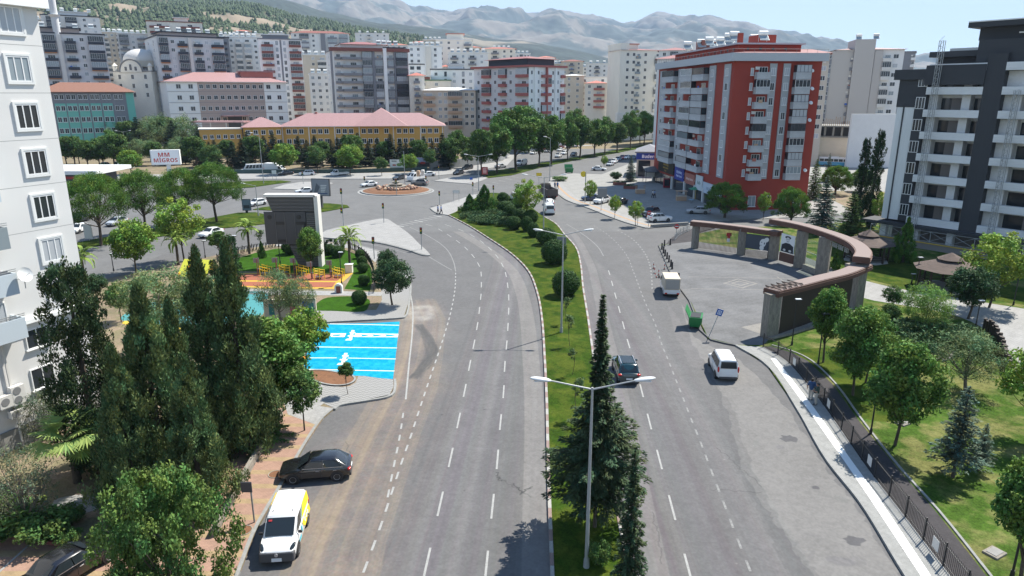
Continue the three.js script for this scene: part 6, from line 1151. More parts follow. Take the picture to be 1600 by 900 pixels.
for(const[a,e]of spans)for(const z of[1,-1]){const q=[[a,0.1],[e,0.1],[e,0.84],[a,0.84]].map(([s,t])=>[lerp(P0(s),P1(s),t),lerp(c.belt,yr,t),z*(W0(0,t*1.0)+0.012)]);mesh('side_window',quadGeo(z>0?q:q.reverse()),M.carGlass,g);}
for(const x of[c.wb/2,-c.wb/2-0.02])for(const z of[1,-1]){const k=new MB();k.add(new THREE.CylinderGeometry(r*1.2,r*1.2,0.3,20),0,0,0,0,Math.PI/2);k.build('wheel_arch',M.black,g,V(x,r+0.02,z*(half(x)-0.142)));wheel(r,0.21,g,x,z*(half(x)-0.085));}
const lamp=new THREE.SphereGeometry(1,10,8);
for(const z of[1,-1]){
const h=mesh('headlight',lamp,M.headlight,g,V(hl-0.22,topY(hl-0.2)-0.1,z*hw*0.72));h.scale.set(0.2,0.085,0.16);h.rotation.y=z*0.35;
const t=mesh('taillight',lamp,M.taillight,g,V(-hl+0.09,van||kind==='mpv'?c.belt-0.02:c.side===3?c.belt-0.12:c.tail-0.16,z*hw*(van||kind==='mpv'?0.87:0.8)));t.scale.set(0.12,van||kind==='mpv'?0.27:0.1,van||kind==='mpv'?0.09:0.2);
const m=new MB();m.add(new RoundedBoxGeometry(0.13,0.15,0.22,2,0.05),0,0.08,z*0.1);m.build('mirror',kind==='courier'?M.black:PA.white,g,V(c.A-0.35,c.belt,z*(hw*0.97)));
}
new MB().box(0.08,0.16,c.W*0.62,hl-0.015,0.42,0).build('grille',M.black,g);new MB().box(0.05,0.13,0.5,hl+0.02,0.42,0).build('front_plate',M.plate,g);new MB().box(0.05,0.13,0.5,-hl-0.005,0.62,0).build('rear_plate',M.plate,g);new MB().box(0.1,0.2,c.W*0.78,-hl+0.03,0.36,0).build('rear_bumper',M.darkGrey,g);
if(!c.cargo)for(const z of[1,-1]){const d=new MB();for(const x of[c.A-0.15,(c.A+c.D)/2+0.1])d.box(0.015,c.belt-0.42,0.012,x,(c.belt+0.36)/2,z*(half(x)+0.001));d.build('door_seam',M.black,g);const k=new MB();for(const x of[(c.A+c.D)/2+0.3,(c.A+c.D)/2-0.75])k.box(0.2,0.03,0.03,x,c.belt-0.14,z*(half(x)+0.008));k.build('door_handle',M.rim,g);new MB().box(c.A-c.D-0.5,0.025,0.02,(c.A+c.D)/2,c.belt+0.03,z*(wb+0.012)).build('chrome_strip',M.rim,g);}
if(c.rails)for(const z of[1,-1])new MB().box(1.8,0.05,0.05,(c.B+c.C)/2,yr+0.05,z*wr*0.86).build('roof_rail',M.rim,g);
if(c.rails)new MB().box(1.6,0.02,wr*1.3,(c.B+c.C)/2,yr+0.046,0).build('glass_roof',M.carGlass,g);
if(c.blackNose){const b=new MB();b.add(new RoundedBoxGeometry(0.5,0.56,c.W*0.94,3,0.1),hl-0.21,0.5,0);b.build('front_bumper',M.darkGrey,g);const em=new MB();em.add(new THREE.CylinderGeometry(0.09,0.09,0.03,14),hl+0.05,0.66,0,0,0,Math.PI/2);em.build('emblem',M.rim,g).scale.z=1.0;new MB().box(0.05,0.11,0.5,hl+0.045,0.36,0).build('front_plate',M.plate,g);for(const z of[1,-1]){const k=mesh('headlight_cover',lamp,M.carGlass,g,V(hl-0.32,0.86,z*hw*0.8));k.scale.set(0.3,0.075,0.13);k.rotation.y=z*0.4;k.rotation.z=-0.35;}mesh('windscreen_sticker',quadGeo([wsP(0.7,0.6),wsP(0.7,0.85),wsP(0.78,0.85),wsP(0.78,0.6)].map(([x,y,z])=>[x+0.02,y+0.02,z]).reverse()),M.red,g);}
return carProtos[kind]=g;
}
function placeV(o,a,b){const r=G(...a),f=G(...b),m=r.clone().lerp(f,0.5);o.position.x=m.x;o.position.z=m.z;o.rotation.y=Math.atan2(-(f.z-r.z),f.x-r.x);}
const paintNames=/^(body|mirror)$/;
function car(kind,col_,rear,front,label,category='car',y=0.003,group){
const o=(carProtos[kind]??carProto(kind)).clone();o.name=numbered({hatch:'hatchback',mpv:'passenger_van',courier:'cargo_van',van:'cargo_van',minibus:'minibus',suv:'suv_car',sedan:'sedan_car'}[kind]);scene.add(o);
o.traverse((m)=>{if(m.isMesh&&paintNames.test(m.name)&&m.material===PA.white)m.material=PA[col_];});
placeV(o,rear,front);o.position.y=y;return tag(o,label,category,group);
}
{
const v=car('courier','white',[463,798],[430,895],'white delivery van with yellow and cyan side, parked by the brick sidewalk','van');
const z=CARS.courier.W/2+0.012,y0=0.62,pl=(name,pts,m,s,dz=0)=>{const sh=new THREE.Shape(pts.map((p)=>new THREE.Vector2(...p))),g=new THREE.ExtrudeGeometry(sh,{depth:0.004,bevelEnabled:false});const k=mesh(name,g,m,v,V(0,0,s*(z+dz)-(s<0?0.004:0)));return k;};
const yel=std([0.85,0.66,0.02],0.4),cy=std([0.03,0.50,0.62],0.4);
for(const s of[1,-1]){
pl('yellow_graphic',[[-2.0,0.5],[-1.75,1.03],[0.05,1.03],[-0.1,0.75],[-0.55,0.45]],yel,s,-0.002);
pl('cyan_stripe',[[0.12,0.62],[0.34,0.62],[0.42,1.03],[0.22,1.03]],cy,s,-0.002);pl('cyan_mark',[[0.5,0.5],[1.0,0.5],[0.95,0.66],[0.5,0.66]],cy,s,-0.002);
for(const[cx,cyy]of[[-0.55,0.84],[-0.95,0.82],[-1.3,0.80]]){const t=new THREE.TorusGeometry(0.11,0.025,4,14);mesh('white_ring',t,M.white,v,V(cx,cyy,s*(z+0.003)));}
const q=[[0.02,0.12],[0.60,0.12],[0.50,0.88],[0.0,0.88]].map(([a,t])=>{const c=CARS.courier;return[lerp(lerp(c.D,c.A,a),lerp(c.C,c.B,a),t),lerp(c.belt,c.H,t),s*(lerp(c.W/2*0.93,c.W/2*0.84,t)+0.03)];});mesh('yellow_panel',quadGeo(s>0?q:q.reverse()),yel,v);
const q2=[[0.615,0.1],[0.64,0.1],[0.63,0.9],[0.60,0.9]].map(([a,t])=>{const c=CARS.courier;return[lerp(lerp(c.D,c.A,a),lerp(c.C,c.B,a),t),lerp(c.belt,c.H,t),s*(lerp(c.W/2*0.93,c.W/2*0.84,t)+0.03)];});mesh('cyan_stripe',quadGeo(s>0?q2:q2.reverse()),cy,v);
}
new MB().box(0.12,0.02,0.04,0.1,1.86,0.5).box(0.12,0.02,0.04,0.1,1.86,-0.5).build('roof_fixing',M.black,v);
}
car('hatch','black',[549,739],[441,747],'shiny black hatchback parked behind the white delivery van');
car('sedan','black',[60,935],[168,866],'dark blue car at the bottom left under the leafy tree','car',0.14);
car('mpv','white',[1140,603],[1118,561],'white passenger van driving away near the right kerb','van');
car('suv','teal',[985,609],[969,566],'dark teal car with glass roof driving beside the tall spruce');
car('van','white',[866,346],[850,322],'white cargo van driving behind the dump truck','van');
car('sedan','white',[866,329],[850,313],'white sedan between the cargo van and the dump truck');
car('mpv','white',[813,319],[797,307],'white van half hidden by the median bushes','van');
car('hatch','blue',[934,314],[912,314],'blue car behind the thin tree at the forecourt edge','car',0.125);
car('suv','white',[953,315],[925,322],'white car parked behind the grey notice board','car',0.125);
car('sedan','black',[984,316],[952,325],'black car parked behind the small tree in the forecourt','car',0.125);
car('suv','dark',[1031,334],[1001,342],'dark car parked behind the white one at the forecourt corner','car',0.125);
car('suv','white',[1012,348],[1048,346],'white car at the near corner of the forecourt','car',0.125);
car('sedan','silver',[1108,335],[1073,334],'old silver sedan parked in front of the shop row','car',0.125);
for(const[k,c,a,b,l]of[['sedan','white',[922,266],[950,267],'white sedan parked first in the row beyond the forecourt'],['sedan','silver',[962,256],[944,262],'silver car second in the row beyond the forecourt'],['hatch','white',[968,252],[951,258],'white car third in the row beyond the forecourt'],['hatch','paleBlue',[974,249],[957,254],'pale blue car in the middle of the row beyond the forecourt'],['sedan','red',[981,246],[964,251],'red car in the row beyond the forecourt'],['hatch','white',[989,247],[970,250],'white car behind the red one in the row'],['sedan','paleBlue',[1002,249],[975,248],'blue grey car last in the row by the blue shop sign']])car(k,c,a,b,l);
for(const[k,c,a,b,l]of[['van','white',[827,256],[802,260],'white box van on the far boulevard left lane'],['sedan','white',[842,239],[825,243],'white car parked first behind the boulevard trees'],['hatch','silver',[863,236],[848,240],'silver car parked second behind the boulevard trees'],['sedan','white',[884,234],[865,238],'white car parked in the second row behind the boulevard trees'],['suv','white',[897,229],[879,234],'white car at the far end of the second row'],['sedan','paleBlue',[904,231],[888,229],'blue grey car at the end of the parked rows'],['suv','white',[881,243],[863,249],'white car queuing on the far boulevard'],['hatch','white',[889,239],[873,244],'white car behind the queuing one on the far boulevard'],['hatch','dark',[906,241],[886,246],'dark blue car on the far boulevard with red lights'],['suv','silver',[952,223],[931,226],'silver car far up the boulevard by the brown wall'],['sedan','white',[981,218],[962,221],'white car far up the boulevard'],['sedan','red',[1000,213],[980,216],'red car at the far end of the boulevard'],['sedan','dark',[1008,212],[993,214],'dark car beside the red one at the far end of the boulevard'],
['hatch','dark',[727,270],[705,275],'dark car entering the junction from the boulevard'],['suv','black',[741,263],[720,267],'black car behind the dark one entering the junction'],['sedan','silver',[771,264],[793,261],'silver car driving up the far boulevard'],
['sedan','white',[590,290],[563,293],'white sedan circling left of the roundabout island'],['hatch','dark',[635,278],[611,283],'dark car behind the roundabout fountain'],['suv','greyBrown',[671,290],[641,289],'grey brown car right of the roundabout fountain'],['sedan','white',[676,275],[660,276],'white car behind the loaded truck at the roundabout'],
['minibus','white',[213,263],[172,267],'white minibus far left behind the street tree'],['minibus','white',[415,269],[374,271],'white minibus parked left of the white box truck'],['hatch','green',[160,260],[172,261],'small green car left of the far minibus'],['sedan','black',[459,273],[432,275],'black sedan parked beside the white box truck'],['suv','white',[494,274],[465,275],'white car parked between the black sedan and the white pickup'],
['sedan','white',[492,301],[461,303],'white car passing behind the billboard'],['hatch','white',[413,319],[390,323],'white car left of the poster stand on the left road'],['hatch','white',[137,358],[110,367],'white car at the white building edge'],['hatch','silver',[201,347],[165,356],'silver white hatchback under the leftmost umbrella pines'],['suv','dark',[136,344],[108,350],'dark car with chrome grille behind the white building edge'],['sedan','white',[345,365],[315,373],'white car hidden behind the loose yellow green tree']])car(k,c,a,b,l,k==='minibus'?'minibus':k==='van'?'van':'car');
function truck(label,name,rear,front,{L,cabL=1.7,W=1.9,H=2.0,cab=PA.white,load}){
const o=thing(name,label,'truck',V(0,0,0)),hl=L/2,r=H>2.3?0.48:0.36;placeV(o,rear,front);
const b=(x,w0,w1,y0,y1)=>{const q=[[w0,y0],[w0,lerp(y0,y1,0.5)],[w1,y1-0.06],[w1*0.9,y1],[0,y1+0.02]].map(([z,y])=>[x,y,z]);return[...q,...q.slice(0,-1).reverse().map(([a,y,z])=>[a,y,-z])];};
const h=W/2,xf=hl,xb=hl-cabL,y0=r*0.9;
mesh('cab',loft([b(xb,h,h*0.92,y0,H),b(xf-cabL*0.55,h,h*0.92,y0,H),b(xf-cabL*0.12,h,h*0.95,y0,H*0.62),b(xf,h*0.95,h*0.9,y0,H*0.52)]),cab,o);
mesh('windscreen',quadGeo([[xf-cabL*0.13+0.03,H*0.62,-h*0.86],[xf-cabL*0.13+0.03,H*0.62,h*0.86],[xf-cabL*0.5+0.03,H*0.95,h*0.8],[xf-cabL*0.5+0.03,H*0.95,-h*0.8]].reverse()),M.carGlass,o);
for(const s of[1,-1]){const q=[[xb+0.25,H*0.6,s*(h+0.015)],[xf-cabL*0.22,H*0.6,s*(h+0.015)],[xf-cabL*0.52,H*0.9,s*(h*0.96)],[xb+0.25,H*0.9,s*(h*0.96)]];mesh('side_window',quadGeo(s>0?q:q.reverse()),M.carGlass,o);new MB().box(0.1,0.3,0.2,xf-cabL*0.25,H*0.7,s*(h+0.15)).build('mirror',M.black,o);const t=mesh('headlight',new THREE.SphereGeometry(1,8,6),M.headlight,o,V(xf-0.04,H*0.38,s*h*0.7));t.scale.set(0.08,0.1,0.18);new MB().box(0.06,0.14,0.3,-hl-0.02,y0+0.22,s*h*0.75).build('taillight',M.taillight,o);}
new MB().box(L-0.3,0.16,W*0.5,-0.1,y0+0.05,0).build('chassis',M.black,o);
for(const x of[hl-cabL*0.55,-hl+L*0.22,...(L>7?[-hl+L*0.36]:[])])for(const s of[1,-1])wheel(r,0.26,o,x,s*(h-0.14));
load(o,{hl,h,xb,y0:y0+0.15,r});return o;
}
truck('white pickup with a beige canvas cover stopped at the plaza kerb','pickup_truck',[1053,474],[1039,441],{L:4.9,W:1.85,H:1.9,load(o,q){
const L=q.xb+q.hl-0.05,x=(q.xb-q.hl)/2-0.02;new MB().box(L,0.5,1.86,x,q.y0+0.25,0).build('bed',PA.white,o);
const cv=new RoundedBoxGeometry(L,1.35,1.82,3,0.08);mesh('canvas_cover',cv,std([0.50,0.44,0.35],0.95),o,V(x,q.y0+1.17,0));new MB().box(0.02,1.05,1.5,-q.hl-0.045,q.y0+1.15,0).build('rear_flap',std([0.36,0.34,0.31],0.95),o);new MB().box(0.03,0.14,0.5,-q.hl-0.06,q.y0+0.1,0).build('rear_plate',M.plate,o);}});
truck('brown dump truck seen from behind on the right carriageway','dump_truck',[879,319],[836,298],{L:7.6,cabL:1.9,W:2.5,H:2.9,cab:PA.truckBrown,load(o,q){
const L=q.xb+q.hl-0.2,x=(q.xb-q.hl)/2,m=std([0.115,0.095,0.082],0.8),y=q.y0+0.15;new MB().box(L,0.15,2.5,x,y,0).box(L,1.45,0.12,x,y+0.75,1.2).box(L,1.45,0.12,x,y+0.75,-1.2).box(0.12,1.45,2.4,x-L/2+0.06,y+0.75,0).box(0.12,1.8,2.4,x+L/2-0.06,y+0.9,0).build('tipper_body',m,o);
for(let i=0;i<6;i++)for(const s of[1,-1])new MB().box(0.12,1.4,0.1,x-L/2+0.4+i*(L-0.8)/5,y+0.75,s*1.3).build('rib',m,o);new MB().box(2.6,0.55,0.02,x+0.8,y+0.9,1.365).build('yellow_panel',std([0.6,0.42,0.05],0.6),o);}});
truck('white pickup parked before the school fence','pickup_truck',[549,273],[514,276],{L:5.4,W:1.8,H:1.95,load(o,q){const L=q.xb+q.hl-0.05,x=(q.xb-q.hl)/2;new MB().box(L,0.1,1.8,x,q.y0+0.05,0).box(L,0.42,0.06,x,q.y0+0.25,0.88).box(L,0.42,0.06,x,q.y0+0.25,-0.88).box(0.06,0.42,1.7,x-L/2,q.y0+0.25,0).box(0.06,0.9,1.7,x+L/2-0.06,q.y0+0.45,0).build('bed',PA.white,o);}});
truck('white truck loaded with sacks and tanks behind the roundabout','flatbed_truck',[668,279],[633,285],{L:6,cabL:1.8,W:2.1,H:2.3,load(o,q){const L=q.xb+q.hl-0.05,x=(q.xb-q.hl)/2;new MB().box(L,0.12,2.1,x,q.y0+0.1,0).box(L,0.6,0.06,x,q.y0+0.4,1.0).box(L,0.6,0.06,x,q.y0+0.4,-1.0).build('bed',PA.white,o);reseed(61);for(let i=0;i<9;i++){const g=new RoundedBoxGeometry(rr(0.8,1.2),rr(0.8,1.3),0.9,2,0.2);mesh('load',g,[M.offwhite,M.white,W.tan,M.metal][i%4],o,V(x-L/2+0.7+(i%4)*1.0,q.y0+0.9+(i>5?0.9:0),(i%2?0.5:-0.5)),rnd());}}});
truck('white box truck parked beside the minibus','box_truck',[421,270],[440,270.5],{L:6,cabL:1.7,W:2.2,H:2.3,load(o,q){const L=q.xb+q.hl-0.05,x=(q.xb-q.hl)/2;mesh('box_body',new RoundedBoxGeometry(L,2.4,2.2,2,0.06),M.white,o,V(x,q.y0+1.3,0));}});
{
const o=thing('bus','blue and white bus on the far road at the right','bus',V(0,0,0));placeV(o,[1284,259],[1328,261]);const L=10.5,h=1.2;
mesh('lower_body',new RoundedBoxGeometry(L,1.2,2.4,3,0.15),PA.busBlue,o,V(0,0.95,0));mesh('upper_body',new RoundedBoxGeometry(L-0.1,1.6,2.3,3,0.2),PA.white,o,V(0,2.2,0));
for(const s of[1,-1])for(let i=0;i<7;i++)new MB().box(1.25,0.85,0.06,-L/2+0.95+i*1.42,2.05,s*1.14).build('window',M.carGlass,o);for(const s of[1,-1])new MB().box(0.06,1.0,2.0,s*(L/2-0.04),2.0,0).build('windscreen',M.carGlass,o);for(const x of[-3.2,3.2])for(const s of[1,-1])wheel(0.46,0.28,o,x,s*1.08);new MB().box(3,0.25,1.4,-1,3.1,0).build('roof_unit',M.offwhite,o);
}
// street furniture
const Hat=(px,py,top)=>rowHeight(-G(px,py).z,top);
const gp=(px,py,y=0.12)=>G(px,py).setY(y);
function canvasMat(w,h,draw,rough=0.6){const c=document.createElement('canvas');c.width=w;c.height=h;draw(c.getContext('2d'),w,h);const t=new THREE.CanvasTexture(c);t.colorSpace=THREE.SRGBColorSpace;t.magFilter=THREE.LinearFilter;return mapped(t,rough);}
function lamp(label,px,py,top,{arms=[[1],[-1]],reach=2.0,yaw=0,r=0.085,rise=0.35}={}){
const o=thing('street_lamp',label,'street lamp',gp(px,py),yaw),h=Hat(px,py,top)-0.1;
new MB().cyl(r*1.25,r*0.62,h,0,0,0,8).cyl(r*1.9,r*1.6,0.5,0,0,0,8).build('pole',M.galv,o);
for(const[s]of arms){const a=new MB();a.bar(V(0,h-0.1,0),V(s*reach,h+rise,0),r*0.55,8,r*0.4);a.build('arm',M.galv,o);const g=new THREE.SphereGeometry(1,14,8);const m=mesh('lamp_head',g,std([0.55,0.56,0.56],0.4),o,V(s*(reach+0.4),h+rise+0.06,0));m.scale.set(0.52,0.1,0.17);m.rotation.z=s*0.14;const e=new MB();e.box(0.5,0.03,0.2,s*(reach+0.45),h+rise-0.02,0);e.build('lens',M.headlight,o);}
return o;
}
lamp('near double armed street lamp on the median in front of the spruce',916,889,606);
lamp('second double armed street lamp on the median',877,521,366);
lamp('third double armed street lamp on the median by the clipped bushes',849,383,277,{reach:2.6});
lamp('double armed street lamp near the median tip, before the roundabout',748,299,244,{reach:2.6});
lamp('street lamp on the grass verge left of the billboard',404,338,290,{arms:[[-1]],r:0.09});
lamp('tall street lamp left of the parked minibus',412,287,210,{arms:[[-1]],reach:1.6});
lamp('tall street lamp in the thicket left of the sign tower',199,252,206,{arms:[[-1],[1]],reach:2});
lamp('plain tall pole beside the roundabout fountain',633,293,236,{arms:[]});
lamp('tall street lamp behind the dump truck',859,284,216,{arms:[[-1]],reach:1});
lamp('street lamp behind the second row on the boulevard',746,272,240,{arms:[[1]],reach:2});
for(const[px,py,top,face,l]of[[537,355,295,2,'at the left tip of the paved triangle, tall with two heads'],[600,349,318,1,'at the top corner of the paved triangle'],[659,391,356,1,'at the right corner of the paved triangle'],[585,406,371,1,'on the pavement by the curved fence'],[687,321,299,1,'on the median tip behind two walkers'],[739,306,285,1,'behind the large cone bush'],[771,309,290,1,'right of the large cone bush'],[686,281,259,1,'on the far traffic island'],[666,292,275,1,'right of the roundabout island'],[570,288,276,1,'left of the roundabout island'],[620,306,280,1,'in front of the fountain'],[474,288,268,1,'on the paved island before the white car']]){
const o=thing('traffic_light','traffic light '+l,'traffic light',gp(px,py),0),h=Hat(px,py,top);
new MB().cyl(0.07,0.06,h,0,0,0,8).build('pole',M.galv,o);
for(let i=0;i<face;i++){const y=h-0.5-i*h*0.5,hd=new MB();hd.add(new RoundedBoxGeometry(0.36,1.0,0.3,2,0.05),i?-0.15:0,y,0.18);const m=hd.build('signal_head',M.black,o);for(let k=0;k<3;k++){const g=new THREE.CylinderGeometry(0.11,0.11,0.05,12);g.rotateX(Math.PI/2);mesh('lens',g,[M.red,M.yellow,M.green][k],m,V(i?-0.15:0,y+0.3-k*0.3,0.35));}}
}
function board(name,label,category,px,py,pL,pR,top,bot,mat,{dep=0.15,posts=1,back=M.midGrey,postW=0.1,post=M.galv,yaw=0}={}){
const g=gp(px,py),D=-g.z,k=D/FPX/0.985,w=(pR-pL)*k*1.04,h1=rowHeight(D,top),h0=rowHeight(D,bot),o=thing(name,label,category,g,yaw);
mesh('frame',unitBox(+w.toFixed(2),+(h1-h0).toFixed(2),dep),back,o,V(((pL+pR)/2-px)*k,(h0+h1)/2-0.12,0));mesh('panel',unitBox(+(w*0.94).toFixed(2),+((h1-h0)*0.93).toFixed(2),0.03),mat,o,V(((pL+pR)/2-px)*k,(h0+h1)/2-0.12,dep/2+0.012));
for(let i=0;i<posts;i++)mesh('post',unitBox(postW,+h0.toFixed(2),postW),post,o,V(posts>1?((pL+pR)/2-px)*k+(i/(posts-1)-0.5)*w*0.8:0,h0/2-0.12,0));
return o;
}
board('shop_sign','white sign tower with red supermarket lettering by the umbrella pines','sign',266,276,244,283,234,257,canvasMat(512,300,(g,w,h)=>{g.fillStyle='#f2f0ee';g.fillRect(0,0,w,h);g.fillStyle='#c23b33';g.textAlign='center';g.textBaseline='middle';g.font='bold 128px sans-serif';g.fillText('MM',235,92,240);g.font='bold 118px sans-serif';g.fillText('MİGROS',256,212,460);}),{dep:1.6,postW:1.0,back:M.white,post:M.white,yaw:0.25});
board('billboard','dark framed advertising billboard on a thick pillar behind the tower','billboard',502,325,490,518,279,306,canvasMat(256,256,(g,w,h)=>{g.fillStyle='#8d8f94';g.fillRect(0,0,w,h);g.fillStyle='#5d6168';g.beginPath();g.moveTo(20,230);g.lineTo(70,60);g.lineTo(120,120);g.lineTo(60,250);g.fill();g.fillStyle='#d8d6d2';for(let i=0;i<5;i++)g.fillRect(130,90+i*26,90-i*8,12);g.fillStyle='#4c5a78';g.fillRect(20,215,210,18);}),{dep:0.5,postW:0.7,back:M.darkGrey,post:M.darkGrey,yaw:-0.15});
board('poster_stand','dark poster stand on the grass verge','poster stand',386,333,380,393,311,329,canvasMat(64,96,(g)=>{g.fillStyle='#6f7f8e';g.fillRect(0,0,64,96);g.fillStyle='#3b4048';g.fillRect(8,50,48,30);}),{back:M.black,postW:0.4,post:M.black});
board('poster_stand','red poster stand on the far boulevard verge','poster stand',757,277,753,762,261,273,canvasMat(64,96,(g)=>{g.fillStyle='#a23a34';g.fillRect(0,0,64,96);g.fillStyle='#e6c9c0';for(let i=0;i<4;i++)g.fillRect(12,16+i*18,40,9);}),{back:M.darkGrey,postW:0.4,post:M.darkGrey});
board('billboard','pale billboard with coloured print before the school wall','billboard',620,268,610,631,249,262,canvasMat(160,100,(g)=>{g.fillStyle='#d9dad4';g.fillRect(0,0,160,100);g.fillStyle='#4b4b4b';g.fillRect(20,12,60,12);g.fillStyle='#b25a4a';g.fillRect(30,60,40,20);g.fillStyle='#6d8a4c';g.beginPath();g.ellipse(110,65,34,20,0,0,7);g.fill();}),{posts:2});
board('billboard','dark billboard showing a red car left end of the grey wall','billboard',661,266,651,671,246,261,canvasMat(160,100,(g)=>{g.fillStyle='#7f8aa6';g.fillRect(0,0,160,50);g.fillStyle='#26282c';g.fillRect(0,50,160,50);g.fillStyle='#8d2b26';g.beginPath();g.ellipse(80,58,34,14,0,0,7);g.fill();}),{posts:2});
board('notice_board','grey lattice notice board behind the thin forecourt tree','notice board',939,330,933,947,294,308,M.midGrey);
board('road_sign','back of a dark rectangular sign on the brick sidewalk','road sign',398,819,382,400,753,769,M.darkGrey,{back:M.darkGrey,dep:0.05,postW:0.07,post:M.midGrey});
board('road_sign','back of a rectangular sign on the median behind the second lamp','road sign',877,403,870,884,370,391,M.midGrey,{back:M.galv,dep:0.06,posts:2,postW:0.08});
board('road_sign','yellow rectangular sign behind the dump truck','road sign',842,291,838,846,270,275,M.yellow,{dep:0.08});
board('road_sign','white double post sign on the median tip','road sign',713,315,708,718,297,302,M.offwhite,{posts:2,dep:0.06,postW:0.08});
board('road_sign','small blue arrow sign on the far traffic island','road sign',736,286,734,738.5,277,281,M.signBlue,{dep:0.05,postW:0.06});
board('notice_board','white slatted notice board beside the white cars at the far left','notice board',140,377,134,146,350,373,M.offwhite,{back:M.offwhite});
board('road_sign','white sign panel in front of the black sedan','road sign',429,284,426,433,266,272,M.white,{posts:2,dep:0.06,postW:0.06});
{
const o=thing('road_sign','tilted blue parking sign with a white square letter D at the plaza kerb','road sign',gp(1107,529));o.rotation.z=-0.32;const h=2.6;new MB().cyl(0.035,0.035,h,0,0,0,7).build('post',M.galv,o);
mesh('panel',unitBox(0.62,0.66,0.03),canvasMat(128,128,(g)=>{g.fillStyle='#2b57a0';g.fillRect(0,0,128,128);g.strokeStyle='#eef2f8';g.lineWidth=9;g.strokeRect(30,30,68,68);g.fillStyle='#eef2f8';g.font='bold 56px sans-serif';g.textAlign='center';g.textBaseline='middle';g.fillText('D',64,66);}),o,V(0,h+0.1,0.05));mesh('sign_back',unitBox(0.62,0.66,0.02),M.galv,o,V(0,h+0.1,0.02));
}
const redDisc=(label,px,py,top,yaw=0)=>{const o=thing('road_sign',label,'road sign',gp(px,py),yaw),h=Hat(px,py,top)-0.4;new MB().cyl(0.045,0.045,h,0,0,0,7).build('post',M.galv,o);const g=new THREE.CylinderGeometry(0.4,0.4,0.04,20);g.rotateX(Math.PI/2);const d=mesh('disc',g,M.red,o,V(0,h,0.07));mesh('white_bar',unitBox(0.56,0.14,0.02),M.white,d,V(0,0,0.03));};
redDisc('round no entry sign at the mouth of the cycle path',1056,374,351);redDisc('round no entry sign at the forecourt corner',1013,356,330);redDisc('round red sign beside the leaning forecourt tree',996,353,331);
{const o=thing('road_sign','yellow disc on a grey mast at the forecourt edge','road sign',gp(914,317)),h=Hat(914,317,270);new MB().cyl(0.12,0.09,h,0,0,0,8).build('mast',M.galv,o);const g=new THREE.CylinderGeometry(0.62,0.62,0.1,20);g.rotateX(Math.PI/2);mesh('disc',g,M.yellow,o,V(-0.5,h-0.4,0));}
for(const[x,y,i]of[[1034,391,0],[1036.5,397,1],[1039,401.5,2],[1042,406,3],[1045,411,4],[1048,418,5],[1050,422,6],[1038,386,7],[1047,384,8],[1060,440,9]]){const o=thing('bollard',['black bollard, first of the curved row at the plaza corner','black bollard, second of the curved row','black bollard, third of the curved row','black bollard, middle of the curved row','black bollard, fifth of the curved row','black bollard, sixth of the curved row','black bollard, nearest end of the curved row','black bollard at the far corner of the plaza','black bollard nearest the cycle path mouth','black bollard beside the canvas covered pickup'][i],'bollard',gp(x,y));const k=new MB();k.cyl(0.13,0.1,0.85,0,0,0,10);k.add(new THREE.SphereGeometry(0.13,10,8),0,0.92,0);k.build('post',M.black,o);new MB().cyl(0.17,0.17,0.1,0,0,0,10).build('base',M.black,o);}
for(const[x,y,i]of[[1021,420,0],[1022.5,427,1],[1038,421,2],[1026,434,3],[1029,430,4]]){const o=thing('traffic_post',['red striped flexible post, farthest of the cluster on the road','red striped flexible post, second of the cluster','red striped flexible post beside the plaza kerb','leaning red striped post nearest the pickup','red striped post beside the leaning one'][i],'traffic post',gp(x,y,0));if(i===3)o.rotation.z=0.4;for(let k=0;k<4;k++)mesh('stripe',new THREE.CylinderGeometry(0.06,0.06,0.24,8),k%2?M.offwhite:std([0.45,0.06,0.04],0.5),o,V(0,0.12+k*0.24,0));new MB().cyl(0.16,0.14,0.06,0,0,0,10).build('foot',M.black,o);}
function skip(label,px,py,yaw,s){const o=thing('waste_container',label,'waste container',gp(px,py,0),yaw);o.scale.setScalar(s);const b=(y,w,d)=>[[-w,y,-d],[w,y,-d],[w,y,d],[-w,y,d]];mesh('tub',loft([b(0.25,0.75,0.45),b(0.5,0.85,0.52),b(1.2,0.95,0.6)]),M.green,o);new MB().box(1.95,0.08,0.06,0,1.2,0.6).box(1.95,0.08,0.06,0,1.2,-0.6).box(0.06,0.08,1.2,0.95,1.2,0).box(0.06,0.08,1.2,-0.95,1.2,0).build('rim',M.green,o);mesh('load',unitBox(1.6,0.12,0.95),M.black,o,V(0,1.2,0));const l=mesh('lid',unitBox(1.9,0.05,1.0),M.green,o,V(0,1.55,-0.75));l.rotation.x=1.1;for(const x of[-0.7,0.7])for(const z of[-0.4,0.4]){const g=new THREE.CylinderGeometry(0.12,0.12,0.08,10);g.rotateX(Math.PI/2);mesh('wheel',g,M.black,o,V(x,0.13,z));}for(let i=0;i<5;i++)for(const s2 of[-1,1])mesh('rib',unitBox(0.06,0.75,0.05),M.green,o,V(-0.7+i*0.35,0.8,s2*0.58));}
skip('green waste container with open lid at the plaza kerb',1086,511,1.25,1.05);skip('green waste container on the far forecourt edge',889,271,0.1,1.3);
